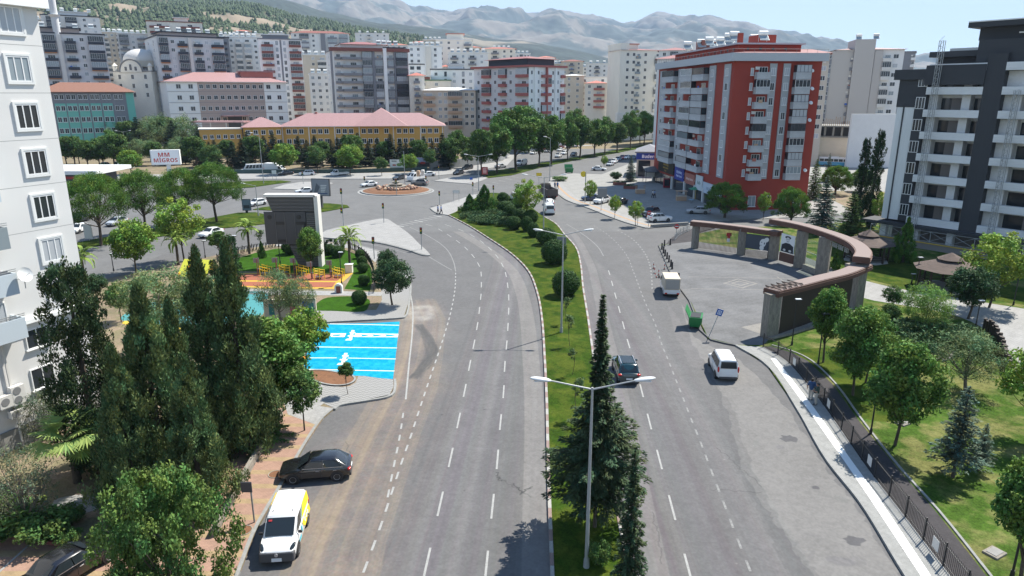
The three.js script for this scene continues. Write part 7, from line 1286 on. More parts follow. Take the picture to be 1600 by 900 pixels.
{
const o=thing('monument','curved stone pillar monument with brown timber beams around the plaza','monument',V(0,0,0)),P=(px,py)=>G(px,py);
const pil=(px,py,top,w,d,yaw)=>{const g=P(px,py),h=Hat(px,py,top);mesh('pillar',unitBox(w,+h.toFixed(2),d),M.stone,o,V(g.x,h/2,g.z),yaw);return g.setY(h);};
pil(1085,389,349,0.75,0.9,0.2);pil(1157,399,357,1.0,1.0,-0.1);pil(1207,406,360,1.35,1.1,-0.25);pil(1248,419,361,1.45,1.0,-0.45);pil(1283,433,370,1.5,1.1,-0.6);pil(1337,482,414,0.85,1.0,-1.3);pil(1322,476,412,0.85,1.0,-1.3);pil(1201,528,458,1.4,0.9,0.35);
const beam=(list,top,bot,w)=>{const c=smooth(pxPts(list),4);const y1=top,y0=bot;mesh('beam',slabGeo(stripPts(c,-w/2,w/2),y0,y1),M.brownMetal,o);for(let k=1;k<3;k++)mesh('beam_lip',slabGeo(stripPts(c,-w/2-0.05,w/2+0.05),lerp(y0,y1,k/3)-0.03,lerp(y0,y1,k/3)+0.03),M.brownMetal,o);mesh('beam_top',slabGeo(stripPts(c,-w/2+0.12,w/2-0.12),y1,y1+0.05),std([0.20,0.15,0.135],0.8),o);};
beam([[1078,388],[1120,393],[1160,399],[1215,408]],4.3,3.65,1.6);
beam([[1202,405],[1245,416],[1285,431],[1322,450],[1338,470],[1335,483]],5.9,5.25,1.75);
beam([[1342,478],[1310,494],[1270,506],[1235,517],[1197,528]],4.9,4.3,1.7);
for(let i=0;i<9;i++){const a=P(1200+i*4.2,527-i*1.3);mesh('lattice',unitBox(0.08,0.08,1.9),M.woodDark,o,V(a.x,5.06,a.z),0.5+(i%2)*0.9);}
const screen=(a,b,y0,y1,mat,step,w=0.05)=>{const p=P(...a),q=P(...b),L=p.distanceTo(q),n=Math.floor(L/step),yaw=Math.atan2(-(q.z-p.z),q.x-p.x);for(let i=0;i<=n;i++){const m=p.clone().lerp(q,(i+0.5)/(n+1));mesh('slat',unitBox(w,+(y1-y0).toFixed(2),0.06),mat,o,V(m.x,(y0+y1)/2,m.z),yaw);}};
screen([1090,389.5],[1150,398],0.2,3.5,std([0.16,0.10,0.08],0.7),0.2,0.06);screen([1216,527],[1325,487],0.15,4.2,M.woodDark,0.24,0.225);
const pan=(a,b,y0,y1,mat,dep=0.1)=>{const p=P(...a),q=P(...b),L=p.distanceTo(q);return mesh('panel',unitBox(+L.toFixed(2),+(y1-y0).toFixed(2),dep),mat,o,V((p.x+q.x)/2,(y0+y1)/2,(p.z+q.z)/2),Math.atan2(-(q.z-p.z),q.x-p.x));};
pan([1163,401],[1199,406],1.3,3.45,canvasMat(256,160,(g)=>{g.fillStyle='#3f4650';g.fillRect(0,0,256,160);g.fillStyle='#dcdcda';g.beginPath();g.ellipse(190,82,34,46,0.15,0,7);g.fill();g.beginPath();g.ellipse(226,45,30,24,-0.7,0,7);g.fill();g.beginPath();g.ellipse(182,135,24,26,0,0,7);g.fill();g.fillStyle='#4b525c';g.beginPath();g.ellipse(177,74,7,4,0,0,7);g.fill();g.fillRect(164,104,16,4);g.beginPath();g.ellipse(208,84,6,12,0,0,7);g.fill();}));screen([1163,401.5],[1199,406.5],0.1,1.25,M.woodDark,0.16,0.07);
pan([1217,411],[1238,417.5],1.75,4.3,canvasMat(160,210,(g)=>{g.fillStyle='#dfdfdc';g.fillRect(0,0,160,210);g.fillStyle='#20242a';g.beginPath();g.moveTo(8,205);g.lineTo(14,125);g.lineTo(58,98);g.lineTo(104,98);g.lineTo(148,125);g.lineTo(154,205);g.fill();g.beginPath();g.ellipse(80,34,34,17,0,0,7);g.fill();g.fillStyle='#c9c9c6';g.beginPath();g.ellipse(80,62,23,31,0,0,7);g.fill();g.beginPath();g.ellipse(48,182,16,13,0,0,7);g.ellipse(114,182,16,13,0,0,7);g.fill();g.fillStyle='#20242a';g.fillRect(62,52,14,4);g.fillRect(85,52,14,4);g.fillRect(70,78,20,3);}));pan([1216.5,412],[1238.5,418.5],0.5,1.72,M.brownMetal,0.14);
const glass=new THREE.MeshPhysicalMaterial({color:col(0.86,0.92,0.88),roughness:0.03,transmission:1,thickness:0});pan([1257,422],[1276,430],0.9,4.3,glass,0.03);pan([1256,422.5],[1277,431],0.1,0.9,M.stone,0.6);pan([1257,422],[1276,430],2.55,2.62,M.galv,0.06);
{const a=P(1290,436),b=P(1318,452),k=9;for(let i=0;i<k;i++){const m=a.clone().lerp(b,(i+0.5)/k);const L=new MB();L.box(0.07,0.6,0.06,-0.15,0,0).box(0.34,0.07,0.06,0,0.26,0);if(i%2)L.box(0.3,0.07,0.06,0,0,0);if(i%3)L.box(0.07,0.55,0.06,0.15,0,0);L.build('letter',M.galv,o,V(m.x,4.75,m.z),Math.atan2(-(b.z-a.z),b.x-a.x));}}
{const m=P(1136,396);const k=new MB();k.box(0.75,0.5,0.05,0,2.9,0).box(0.4,0.35,0.05,0,2.5,0);k.build('red_emblem',M.red,o,V(m.x,0,m.z+0.12));new MB().box(0.45,0.5,0.05,0,2.05,0).build('white_emblem',M.white,o,V(m.x,0,m.z+0.12));}
const bd=P(1226,518);mesh('floor_kerb',slabGeo(stripPts(smooth(pxPts([[1196,531],[1240,520],[1330,489]]),3),-0.5,0.5),0.1,0.35),M.stone,o);
}
for(const[px,py,l,s]of[[1352,408,'gazebo with a double shingle roof behind the monument',0.92],[1478,452,'open gazebo with a double shingle roof on the park lawn',1.0]]){
const o=thing('gazebo',l,'gazebo',gp(px,py)),R=3.3*s,H=2.3;mesh('floor',new THREE.CylinderGeometry(R*0.95,R,0.25,8),M.concrete,o,V(0,0.12,0));
const rf=mapped(mottled([0.085,0.06,0.05],1.2,[0.1,0.12,0.16,0.2,0.1],331,128),0.9),ng=(r1,r0,h)=>clean(new THREE.CylinderGeometry(r1,r0,h,8,1,false));
mesh('roof',ng(1.2*s,R*1.22,1.0),rf,o,V(0,H+0.75,0));mesh('roof_top',ng(0.12,1.55*s,0.75),rf,o,V(0,H+1.75,0));mesh('lantern',ng(0.9*s,0.9*s,0.3),M.woodDark,o,V(0,H+1.3,0));
for(let i=0;i<8;i++){const a=i*0.7854+0.39,x=Math.cos(a)*R*0.92,z=Math.sin(a)*R*0.92;mesh('post',unitBox(0.2,H,0.2),M.woodDark,o,V(x,H/2+0.1,z));if(i!==2){const b=a+0.7854,k=new MB();for(const y of[0.55,0.85,1.1])k.beam(V(x,y,z),V(Math.cos(b)*R*0.92,y,Math.sin(b)*R*0.92),0.06,0.1);k.build('railing',M.woodDark,o);}}
mesh('table',new THREE.CylinderGeometry(0.8,0.8,0.08,12),M.woodDark,o,V(0,0.95,0));new MB().cyl(0.12,0.12,0.8,0,0.15,0).build('table_leg',M.woodDark,o);
}
for(const[px,py,top,l]of[[1237,541,470,'in front of the dark slatted wall'],[1278,571,492,'between the first two lindens'],[1360,680,588,'left of the biggest linden'],[1424,444,430,'short, on the path by the near gazebo'],[1430,447,404,'on the lawn left of the near gazebo'],[1524,513,472,'beside the park path'],[1583,478,430,'at the right end of the park path'],[1580,905,797,'at the bottom right corner under the linden'],[1286,405,382,'behind the monument'],[371,428,370,'left of the fitness court'],[534,446,396,'at the right end of the fitness court'],[438,413,372,'beside the tower foot'],[178,425,398,'by the lower left road'],[321,404,378,'between the yellow green tree and the small round tree']]){
const o=thing('park_lamp','slim dark park lamp '+l,'park lamp',gp(px,py)),h=Hat(px,py,top);new MB().cyl(0.06,0.05,h,0,0,0,8).cyl(0.11,0.09,0.4,0,0,0,8).build('post',M.black,o);mesh('lamp_head',new RoundedBoxGeometry(0.6,0.1,0.4,2,0.03),M.darkGrey,o,V(0.12,h,0));mesh('lens',unitBox(0.5,0.03,0.3),M.headlight,o,V(0.12,h+0.06,0));
}
function railFence(label,line,{step=2.1,h=1.3,placard=0,mat=M.black,bars=14,y=0.13,deco=false}={}){
const o=thing('railing_fence',label,'fence',V(0,0,0)),w=along(line);let i=0;
for(let s=0;s+step<=w.length;s+=step,i++){
const a=w.at(s).p,b=w.at(s+step).p,A=V(a.x,y,-a.y),B=V(b.x,y,-b.y),yaw=Math.atan2(-(B.z-A.z),B.x-A.x),L=A.distanceTo(B);
mesh('post',unitBox(0.07,+(h+0.12).toFixed(2),0.07),mat,o,V(A.x,y+h/2,A.z),yaw);
const k=new MB();k.box(L,0.045,0.035,0,h*0.86,0).box(L,0.045,0.035,0,h*0.14,0);
if(deco)for(let j=0;j<3;j++)k.bar(V(-L/2+j*L/3,h*0.14,0),V(-L/2+(j+1)*L/3,h*0.86,0),0.05,4).box(0.1,h*0.75,0.05,-L/2+(j+0.5)*L/3,h/2,0);else for(let j=1;j<bars;j++)k.box(0.018,h,0.018,-L/2+j*L/bars,h/2,0);
const m=k.build('bar_panel',mat,o,V((A.x+B.x)/2,y,(A.z+B.z)/2),yaw);
if(placard&&i%placard===2)mesh('placard',unitBox(0.6,0.62,0.02),M.offwhite,m,V(0.2,h*0.5,0.045));
}
}
railFence('long black picket fence between the right sidewalk and the dark path',fenceLine,{placard:4});
railFence('curved black ornamental fence around the tower lawn',smooth(pxPts([[548,392],[560,397],[572,406],[580,418],[584.5,432],[586,450],[584,462]]),4),{step:1.5,h:1.25,deco:true});
railFence('black ornamental fence behind the left part of the tower lawn',smooth(pxPts([[340,412],[366,401],[400,394],[425,390],[450,387.5]]),4),{step:1.5,h:1.25,deco:true});
railFence('low grey railing beside the cycle path mouth',smooth(pxPts([[1054,377],[1062,369],[1082,360]]),4),{step:1.6,h:1.1,mat:M.galv,bars:8});
{const ln=smooth(pxPts([[1536,522],[1548,530],[1560,552],[1570,580],[1578,600]]),4),w=along(ln),o=thing('log_fence','dark upright log fence behind the pond','fence',V(0,0,0));reseed(44);for(let s=0;s<w.length;s+=0.42){const q=w.at(s).p;mesh('log',new THREE.CylinderGeometry(0.17,0.19,1.5,7),M.woodDark,o,V(q.x,0.8+rr(-0.15,0.25),-q.y));}}
for(const[px,py,l]of[[1410,664,'small pale slab in the lawn at the foot of the biggest linden'],[1553,868,'pale concrete slab in the dry lawn near the bottom right']]){const o=thing('ground_slab',l,'slab',gp(px,py),0.5);mesh('slab',new RoundedBoxGeometry(0.95,0.14,0.75,2,0.03),M.stone,o,V(0,0.04,0));mesh('cover',unitBox(0.7,0.03,0.5),M.concrete,o,V(0,0.12,0));}
{
const c=G(619,298.5),o=structure(mesh('roundabout',new THREE.CylinderGeometry(8.6,8.7,0.3,48),M.kerb,null,V(c.x,0.08,c.z)));mesh('soil',new THREE.CylinderGeometry(6.5,8.3,0.4,40),M.soil,o,V(0,0.3,0));const rg=new THREE.RingGeometry(8.85,9.3,64);rg.rotateX(-Math.PI/2);mesh('edge_line',rg,M.paint,o,V(0,-0.074,0));
const f=thing('fountain','stepped stone fountain ringed by pink rocks on the roundabout','fountain',V(c.x,0.5,c.z));reseed(88);const pk=std([0.30,0.185,0.135],0.9);
for(let i=0;i<26;i++){const a=i/26*6.283,R=4.6+rr(-0.7,0.5),g=new THREE.DodecahedronGeometry(0.48,0);g.scale(rr(0.9,1.7),rr(0.7,1.25),rr(0.8,1.2));mesh('rock',g,i%3?pk:W.tan,f,V(Math.cos(a)*R,0.35,Math.sin(a)*R*0.7),rnd()*6);}
for(const[r,y,h]of[[2.6,0.2,0.6],[1.8,0.9,0.35],[1.0,1.5,0.3]])mesh('basin',new THREE.CylinderGeometry(r,r*0.8,h,14),M.stone,f,V(0,y+h/2,0));new MB().cyl(0.4,0.25,2.6,0,0,0,10).build('stem',M.stone,f);
}
{
const run=(name,label,px,h,mat,th=0.3,seg=6)=>{const o=thing(name,label,'wall',V(0,0,0)),w=along(pxPts(px));for(let s=0;s+0.5<w.length;s+=seg){const e=Math.min(s+seg,w.length),a=w.at(s+0.001).p,b=w.at(e-0.001).p,L=a.distanceTo(b);mesh('wall_panel',unitBox(+(L-0.02).toFixed(2),h,th),mat,o,V((a.x+b.x)/2,h/2+0.1,-(a.y+b.y)/2),Math.atan2(b.y-a.y,b.x-a.x));}};
run('wall','low dark green wall before the yellow school',[[300,272],[560,271],[668,267]],1.2,std([0.05,0.085,0.08],0.8));run('wall','tall grey wall beside the far boulevard',[[671,266],[701,264],[752,257.5],[785,252],[797,241],[850,227]],2.6,std([0.25,0.26,0.26],0.85));run('wall','long tan wall behind the parked boulevard cars',[[852,227],[925,222.5],[1000,203.5]],3.4,W.tan,0.4,10);run('wall','pale low wall along the garden edge of the brick sidewalk',[[440,652],[405,712],[362,788],[335,842]],0.55,M.stone,0.25,3);run('wall','low kerb wall at the forecourt corner',[[1017,356],[1075,352]],0.5,M.concrete,0.4,4);
}
{
const b=gp(502,416),k=1/11.0,o=thing('louvred_tower','tall dark grey louvred sign tower with a white edge on the fitness lawn','tower',b),X=(px)=>(px-502)*k,Y=(py)=>rowHeight(-b.z,py)-0.12,dk=std([0.035,0.034,0.034],0.6),lt=std([0.13,0.127,0.125],0.55);
mesh('white_edge',unitBox(0.5,+Y(305).toFixed(2),1.5),M.offwhite,o,V(0.1,Y(305)/2,0));mesh('top_cap',unitBox(6.9,0.35,1.5),M.offwhite,o,V(-3.4,Y(305)+0.02,0));
const body=(p,m,z0,z1)=>{const g=new THREE.ExtrudeGeometry(new THREE.Shape(p.map(([x,y])=>new THREE.Vector2(X(x),Y(y)))),{depth:z1-z0,bevelEnabled:false});g.translate(0,0,z0);mesh('core',g,m,o);};
body([[429,307],[500,307],[500,416],[470,416],[458,384],[437,331]],dk,-0.6,0.4);body([[424.5,330],[486,330],[486,345],[470,380],[424.5,380]],M.darkGrey,0.4,0.62);
const lv=(y0,y1,n,l0,l1,r)=>{for(let i=0;i<n;i++){const t=(i+0.5)/n,y=lerp(y0,y1,t),a=X(lerp(l0,l1,t)),e=X(r);mesh('louvre',unitBox(+(e-a).toFixed(2),+((Y(y0)-Y(y1))/n*0.55).toFixed(3),0.16),lt,o,V((a+e)/2,Y(y),0.47));}};
lv(309,329,9,430,436,499);lv(382,415,13,459,470,499);lv(332,380,16,487,487,499);
for(const px of[441,455,470])mesh('seam',unitBox(0.06,4.3,0.05),lt,o,V(X(px),(Y(331)+Y(380))/2,0.66));for(const[px,py]of[[433,338],[476,338]]){const g=new THREE.CylinderGeometry(0.3,0.3,0.06,16);g.rotateX(Math.PI/2);mesh('round_cover',g,M.black,o,V(X(px),Y(py),0.66));}for(const[px,py]of[[448,347.5],[478,347.5],[448,375]])mesh('vent',unitBox(1.15,0.4,0.05),M.black,o,V(X(px),Y(py),0.65));
}
{
const names_=['first fitness machine from the left with yellow rails','second fitness machine from the left','fitness machine in front of the grey tower','fitness machine with orange frame behind the twin olive trees','rightmost fitness machine with yellow rails'];
const P=new THREE.Group(),yl=M.yellow;for(const z of[-0.55,0.55]){const k=new MB();for(const[x,h]of[[-0.2,1.5],[0.5,1.35],[1.2,1.15]])k.cyl(0.05,0.05,h,x,0,z,7);for(const y of[0.5,0.95])k.bar(V(-0.2,y+0.45,z),V(1.25,y+0.1,z),0.045);k.build('side_rail',yl,P);}new MB().box(0.9,0.08,0.7,0.4,0.3,0).build('step',M.darkGrey,P);new MB().cyl(0.06,0.06,2.5,-0.6,0,-0.35,7).cyl(0.06,0.06,2.5,-0.6,0,0.35,7).build('frame',W.brown,P);mesh('board',unitBox(0.8,0.7,0.06),M.midGrey,P,V(-0.75,2.2,0.1),0.1);new MB().box(0.5,0.1,0.5,-0.5,0.9,0).cyl(0.07,0.07,0.9,-0.5,0,0).build('seat',M.darkGrey,P);
[[411,431],[440,430],[468,431],[494,437],[524,435]].forEach(([x,y],i)=>dup(P,'fitness_machine',names_[i],'fitness machine',gp(x,y),0.25*(i%2),0.9));
const h=thing('play_house','yellow roofed play house behind the olive trees','play house',gp(312,450),-0.15);h.scale.setScalar(0.8);mesh('roof_panel',unitBox(4.6,0.16,3.2),std([0.68,0.66,0.06],0.6),h,V(0,3.1,0.6)).rotation.x=0.75;mesh('roof_panel',unitBox(4.6,0.16,2.4),M.yellow,h,V(0,3.0,-1.4)).rotation.x=-0.8;for(const x of[-2,2])for(const z of[-1.6,1.6])mesh('post',unitBox(0.16,2.6,0.16),M.orange,h,V(x,1.3,z));const rg=new THREE.TorusGeometry(0.55,0.1,6,18);const m=mesh('porthole',rg,M.orange,h,V(-0.4,3.2,0.75));m.rotation.x=0.75-Math.PI/2;mesh('deck',unitBox(4,0.15,3.2),W.tan,h,V(0,1.1,0));
const w=thing('play_wall','low painted play wall with pink and blue shapes above the blue bay','wall',gp(455,497),0.1);mesh('wall_panel',unitBox(5.4,2.0,0.3),W.beige,w,V(0,1,0));[['#',M.tealRubber,-1.9],['#',std([0.6,0.1,0.22],0.7),0.3],['#',M.white,1.0],['#',M.signBlue,1.6],['#',M.tealRubber,2.2]].forEach(([_,m2,x],i)=>mesh('painted_shape',unitBox(0.55,1.2+(i%2)*0.4,0.04),m2,w,V(x,0.95,0.17)));
const kx=thing('play_gate','small white arch with a brown door beside the fitness court','arch',gp(530.5,458));kx.scale.setScalar(0.62);const sh=new THREE.Shape();sh.moveTo(-0.75,0);sh.lineTo(-0.75,1.1);sh.absarc(0,1.1,0.75,Math.PI,0,true);sh.lineTo(0.75,0);mesh('arch',new THREE.ExtrudeGeometry(sh,{depth:0.7,bevelEnabled:false}),M.white,kx);mesh('door',unitBox(0.85,1.35,0.05),W.brown,kx,V(0,0.7,0.73));
const bx=thing('utility_box','pale square utility box under the right feather palm','box',gp(546,427));mesh('box',unitBox(0.9,1.1,0.7),W.cream,bx,V(0,0.55,0));mesh('cap',unitBox(1.05,0.1,0.85),M.white,bx,V(0,1.13,0));
}
for(const[px,py,l]of[[1064,314,'wooden market stall before the blue shop sign'],[1000,303,'wooden stall at the cafe terrace']]){const o=thing('market_stall',l,'stall',gp(px,py));mesh('counter',unitBox(2.1,0.95,1.3),W.tan,o,V(0,0.48,0));mesh('top',unitBox(2.2,0.06,1.4),W.beige,o,V(0,0.98,0));for(const x of[-1,1])for(const z of[-0.6,0.6])mesh('post',unitBox(0.09,2.1,0.09),W.tan,o,V(x,1.05,z));mesh('roof',unitBox(2.4,0.08,1.6),l.includes('cafe')?M.midGrey:W.tan,o,V(0,2.12,0));}
{const o=thing('awning','dark cafe awning on thin posts left of the shop signs','awning',gp(1024,286));const h=3.4;mesh('roof',unitBox(6,0.15,5),M.darkGrey,o,V(0,h,-1)).rotation.x=0.2;for(const x of[-2.8,0,2.8])for(const z of[-3,1.2])mesh('post',unitBox(0.12,h,0.12),M.darkGrey,o,V(x,h/2,z));mesh('curtain',unitBox(3.6,1.4,0.06),M.offwhite,o,V(-0.6,1.9,-2.8));
const u=thing('parasol','green and white parasol at the shop corner','parasol',gp(1086,312));new MB().cyl(0.04,0.04,2.4,0,0,0).build('pole',M.yellow,u);mesh('canopy',clean(new THREE.CylinderGeometry(0.15,1.9,0.5,4)),std([0.04,0.26,0.14],0.8),u,V(0,2.5,0),0.78);
const f=thing('drinks_fridge','dark red drinks fridge before the black shop sign','fridge',gp(1041,294));mesh('case',new RoundedBoxGeometry(1.6,2.3,0.9,2,0.1),std([0.22,0.012,0.03],0.4),f,V(0,1.2,0));mesh('door',unitBox(1.3,1.6,0.04),M.winGlass,f,V(0,1.3,0.46));
const t=thing('cafe_table','pale blue cafe table beside the parasol','table',gp(1080,318));mesh('table_top',new THREE.CylinderGeometry(0.6,0.6,0.06,14),std([0.2,0.35,0.5],0.6),t,V(0,0.75,0));new MB().cyl(0.05,0.05,0.75,0,0,0).build('leg',M.galv,t);
for(const[x,y,l]of[[968,290,'left terracotta planter wall of the cafe terrace'],[985,296,'right terracotta planter wall of the cafe terrace']]){const p=thing('planter',l,'planter',gp(x,y),-0.3);mesh('box',unitBox(3.4,0.7,0.6),W.brown,p,V(0,0.35,0));const B=new Leaves();reseed(x);for(let i=0;i<30;i++)clumpLeaves(B,V(rr(-1.6,1.6),0.95,rr(-0.2,0.2)),V(0.3,0.3,0.25),22,0.16,[0.05,0.1,0.03]);mesh('plants',B.geo(),M.leaf,p);}
}
for(const[x,y,l]of[[431,744,'round tan manhole cover by the black hatchback'],[381,832,'round tan manhole cover by the white delivery van']]){const o=thing('manhole_cover',l,'manhole cover',gp(x,y,0.13));mesh('cover',new THREE.CylinderGeometry(0.42,0.42,0.03,24),M.soil,o);mesh('ring',new THREE.TorusGeometry(0.44,0.04,5,24),M.stone,o).rotation.x=Math.PI/2;}
{const o=thing('brick_edging','terracotta brick edging of the garden above the brick court','edging',V(0,0,0)),w=along(smooth(pxPts([[22,843],[60,849],[106,858]]),3));reseed(12);for(let s=0;s<w.length;s+=0.3){const q=w.at(s+0.14);mesh('brick',unitBox(0.28,0.26,0.22),W.brown,o,V(q.p.x,0.22+rr(-0.01,0.02),-q.p.y),Math.atan2(q.d.y,q.d.x)+rr(-0.04,0.04));}}
// people: one skin field per body, clothes over it
function fieldMesh(bones,grow,cell,k=0.035,cut){
const lo=V(1e9,1e9,1e9),hi=V(-1e9,-1e9,-1e9);
for(const[a,b,r0,r1]of bones)for(const p of[a,b]){const r=Math.max(r0,r1)+grow+2*cell;lo.min(V(p.x-r,p.y-r,p.z-r));hi.max(V(p.x+r,p.y+r,p.z+r));}
const S=Math.max(hi.x-lo.x,hi.y-lo.y,hi.z-lo.z),N=Math.min(150,Math.ceil(S/cell)),c=lo.clone().add(hi).multiplyScalar(0.5),mc=new MarchingCubes(N,new THREE.MeshBasicMaterial(),false,false,260000);
mc.isolation=0;const f=mc.field;f.fill(-1);
const at=(i)=>(i-N/2)/(N/2)*S/2,ix=(v,o)=>clamp(Math.round((v-o)/(S/2)*(N/2)+N/2),1,N-2);
const d=V(0,0,0),ab=V(0,0,0),acc=new Float32Array(N*N*N).fill(1e3);
for(const[a,b,r0,r1,sq]of bones){
const R=Math.max(r0,r1)+grow+0.09,x0=ix(Math.min(a.x,b.x)-R,c.x),x1=ix(Math.max(a.x,b.x)+R,c.x),y0=ix(Math.min(a.y,b.y)-R,c.y),y1=ix(Math.max(a.y,b.y)+R,c.y),z0=ix(Math.min(a.z,b.z)-R,c.z),z1=ix(Math.max(a.z,b.z)+R,c.z);
ab.subVectors(b,a);const L2=Math.max(ab.lengthSq(),1e-9);
for(let z=z0;z<=z1;z++)for(let y=y0;y<=y1;y++)for(let x=x0;x<=x1;x++){d.set(at(x)+c.x-a.x,at(y)+c.y-a.y,at(z)+c.z-a.z);const t=clamp(d.dot(ab)/L2,0,1);d.addScaledVector(ab,-t);if(sq)d.x*=sq;const v=d.length()-lerp(r0,r1,t)-grow,q=z*N*N+y*N+x,u=acc[q],h=clamp(0.5+0.5*(u-v)/k,0,1);acc[q]=u>100?v:lerp(u,v,h)-k*h*(1-h);}
}
for(let i=0;i<acc.length;i++)f[i]=-acc[i];if(cut)for(let y=0;y<N;y++){const w=at(y)+c.y;if(w<cut[0]||w>cut[1])for(let z=0;z<N;z++)for(let x=0;x<N;x++)f[z*N*N+y*N+x]=-1;}
mc.update();const n=mc.count,g=new THREE.BufferGeometry(),p=new Float32Array(n*3),nn=new Float32Array(n*3);
for(let i=0;i<n;i++){p[i*3]=mc.positionArray[i*3]*S/2+c.x;p[i*3+1]=mc.positionArray[i*3+1]*S/2+c.y;p[i*3+2]=mc.positionArray[i*3+2]*S/2+c.z;for(let e=0;e<3;e++)nn[i*3+e]=mc.normalArray[i*3+e];}
g.setAttribute('position',new THREE.BufferAttribute(p,3));g.setAttribute('normal',new THREE.BufferAttribute(nn,3));return g;
}
function figure(pose){
const st=pose.stride??0,el=pose.arms??[[0.30,1.12,-0.02,0.31,0.86,0.1],[-0.30,1.12,-0.02,-0.31,0.86,0.1]];
const hip=(s)=>V(s*0.09,0.93,0),knee=(s)=>V(s*0.10,0.50,s*st*0.5+0.03),ank=(s)=>V(s*0.10,0.085+Math.max(0,-s*st)*0.12,s*st-0.02),toe=(s)=>ank(s).add(V(s*0.03,-0.045,0.17)),sh=(s)=>V(s*0.185,1.44,0);
const legs=[],arms=[],up=[];
for(const s of[1,-1]){legs.push([hip(s),knee(s),0.088,0.058],[knee(s),ank(s),0.056,0.038]);}
const hands=[];
[1,-1].forEach((s,i)=>{const[a,b,c,d,e,f]=el[i],E=V(a,b,c),Wr=V(d,e,f);up.push([sh(s),E,0.052,0.042]);arms.push([E,Wr,0.040,0.028]);
const dir=Wr.clone().sub(E).normalize(),side=V(0,0,1).cross(dir).normalize().lengthSq()?V(0,0,1).addScaledVector(dir,-dir.z).normalize():V(1,0,0),pm=Wr.clone().addScaledVector(dir,0.05),out=V(s,0,0);
hands.push([Wr,pm,0.027,0.034]);for(let k=0;k<4;k++){const r=pm.clone().addScaledVector(side,(k-1.5)*0.021).addScaledVector(dir,0.035),m=r.clone().addScaledVector(dir,[0.034,0.04,0.037,0.028][k]),t=m.clone().addScaledVector(dir,0.022).addScaledVector(out,-0.018);hands.push([r.clone().addScaledVector(dir,-0.03),r,0.013,0.0115],[r,m,0.011,0.0095],[m,t,0.0095,0.008]);}
const tb=Wr.clone().addScaledVector(dir,0.025).addScaledVector(side,0.028);hands.push([Wr.clone().addScaledVector(dir,0.015),tb,0.016,0.013],[tb,tb.clone().addScaledVector(dir,0.04).addScaledVector(side,0.02),0.012,0.009]);});
const torso=[[V(0,0.96,0),V(0,1.15,0.005),0.135,0.125,0.82],[V(0,1.15,0.005),V(0,1.36,0),0.128,0.135,0.78],[V(-0.15,1.42,0),V(0.15,1.42,0),0.07,0.07]];
const hy=1.62,hd=[[V(0,1.44,0),V(0,1.56,0.012),0.055,0.05],[V(0,hy+0.02,-0.01),V(0,hy+0.04,0),0.095,0.092],[V(0,hy-0.05,0.03),V(0,hy-0.01,0.03),0.06,0.07],[V(0,hy-0.005,0.092),V(0,hy-0.032,0.108),0.012,0.015],[V(0.085,hy,0),V(0.088,hy+0.03,-0.01),0.018,0.02],[V(-0.085,hy,0),V(-0.088,hy+0.03,-0.01),0.018,0.02]];
const skin=[fieldMesh([...torso,...up,...arms,...legs,hd[0]],0,0.016),fieldMesh(hd,0,0.008,0.02),...[hands.slice(0,hands.length/2),hands.slice(hands.length/2)].map((h)=>fieldMesh(h,0,0.0045,0.008))];
const eyes=new MB();for(const s of[1,-1])eyes.add(new THREE.SphereGeometry(0.011,8,6),s*0.034,hy+0.025,0.088);eyes.box(0.045,0.008,0.01,0,hy-0.062,0.092);
return{skin:mergeGeometries(skin),shirt:fieldMesh([...torso,...up.map(([a,b,r0,r1])=>[a,a.clone().lerp(b,0.78),r0,r1])],0.016,0.016),trousers:fieldMesh([[V(-0.07,0.96,0),V(0.07,0.96,0),0.10,0.10],...legs],0.02,0.016,0.03,[0.07,1.03]),shoes:fieldMesh([1,-1].flatMap((s)=>[[ank(s).add(V(0,-0.03,-0.03)),toe(s),0.045,0.04]]),0.005,0.014,0.01),hair:fieldMesh([[V(0,hy+0.05,-0.025),V(0,hy+0.075,0.01),0.095,0.088],[V(0,hy,-0.05),V(0,hy+0.04,-0.04),0.07,0.08]],0.006,0.01),face:eyes.geo()};
}
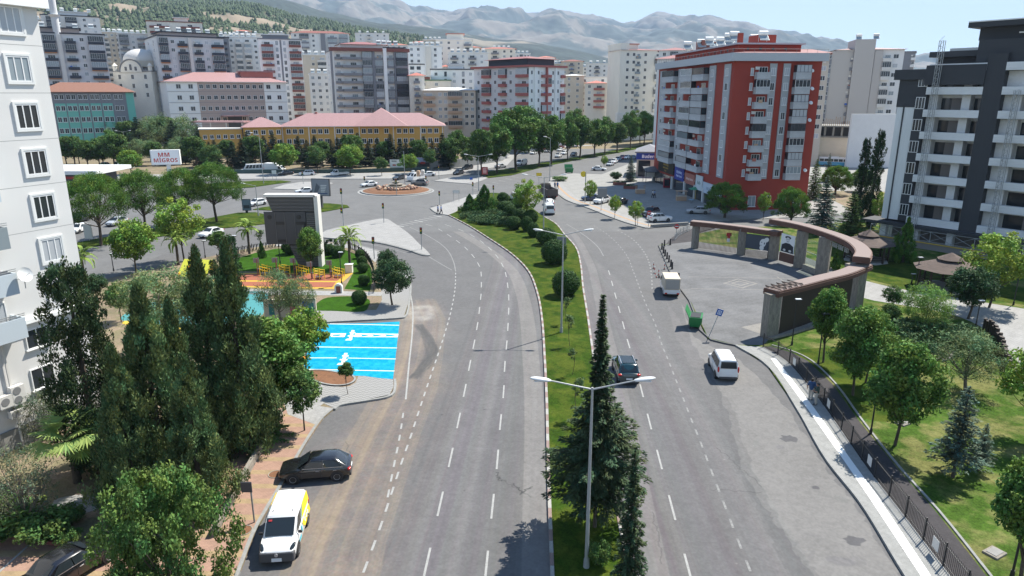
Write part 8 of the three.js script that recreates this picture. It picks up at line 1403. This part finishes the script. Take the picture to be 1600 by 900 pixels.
const phoneArms=[[0.27,1.14,0.02,0.10,1.12,0.24],[-0.27,1.14,0.02,-0.08,1.10,0.25]];
const FIG={stand:figure({stride:0.02}),phone:figure({stride:0.03,arms:phoneArms}),walk:figure({stride:0.24,arms:[[0.27,1.14,-0.1,0.28,0.9,-0.02],[-0.27,1.14,0.06,-0.26,0.92,0.22]]})};
const skinM=std([0.38,0.21,0.14],0.6),hairM=std([0.02,0.014,0.01],0.7);
function person(label,px,py,yaw,pose,shirt,trousers,y=0.13){
const f=FIG[pose],o=thing('person',label,'person',gp(px,py,y),yaw);o.scale.setScalar(1.02);const b=mesh('body',f.skin,skinM,o);mesh('face',f.face,hairM,b);mesh('shirt',f.shirt,std(shirt,0.9),o);mesh('trousers',f.trousers,std(trousers,0.9),o);mesh('shoes',f.shoes,M.darkGrey,o);mesh('hair',f.hair,hairM,o);return o;
}
person('man in a blue polo shirt and light trousers on the right sidewalk',1265.5,627,2.6,'stand',[0.03,0.07,0.16],[0.42,0.38,0.33]);
person('man in a dark green shirt looking down at his hands on the right sidewalk',1274,635,4.3,'phone',[0.03,0.055,0.045],[0.40,0.36,0.31]);
person('left of two walkers in light blue shirts crossing at the median tip',684.5,335,1.2,'walk',[0.16,0.22,0.38],[0.02,0.02,0.03],0.02);
person('right of two walkers in light blue shirts crossing at the median tip',689.5,335,1.4,'walk',[0.20,0.27,0.45],[0.02,0.022,0.035],0.02);
person('walker in a grey blue shirt left of the pair behind the dump truck',867,296,0.3,'walk',[0.16,0.2,0.26],[0.05,0.06,0.08]);
person('walker in a blue shirt right of the pair behind the dump truck',871,296,0.3,'walk',[0.05,0.12,0.3],[0.02,0.02,0.03]);
person('person in a white shirt walking past the cafe stall',1019.5,310,1.0,'walk',[0.6,0.6,0.6],[0.02,0.02,0.03]);
person('person in a light blue shirt beside the one in white at the cafe',1022.5,310,1.2,'walk',[0.22,0.32,0.5],[0.03,0.03,0.04]);
person('person in dark clothes on the far boulevard pavement',806,251,0.4,'stand',[0.02,0.02,0.02],[0.02,0.02,0.02]);
renderer.render(scene,camera);
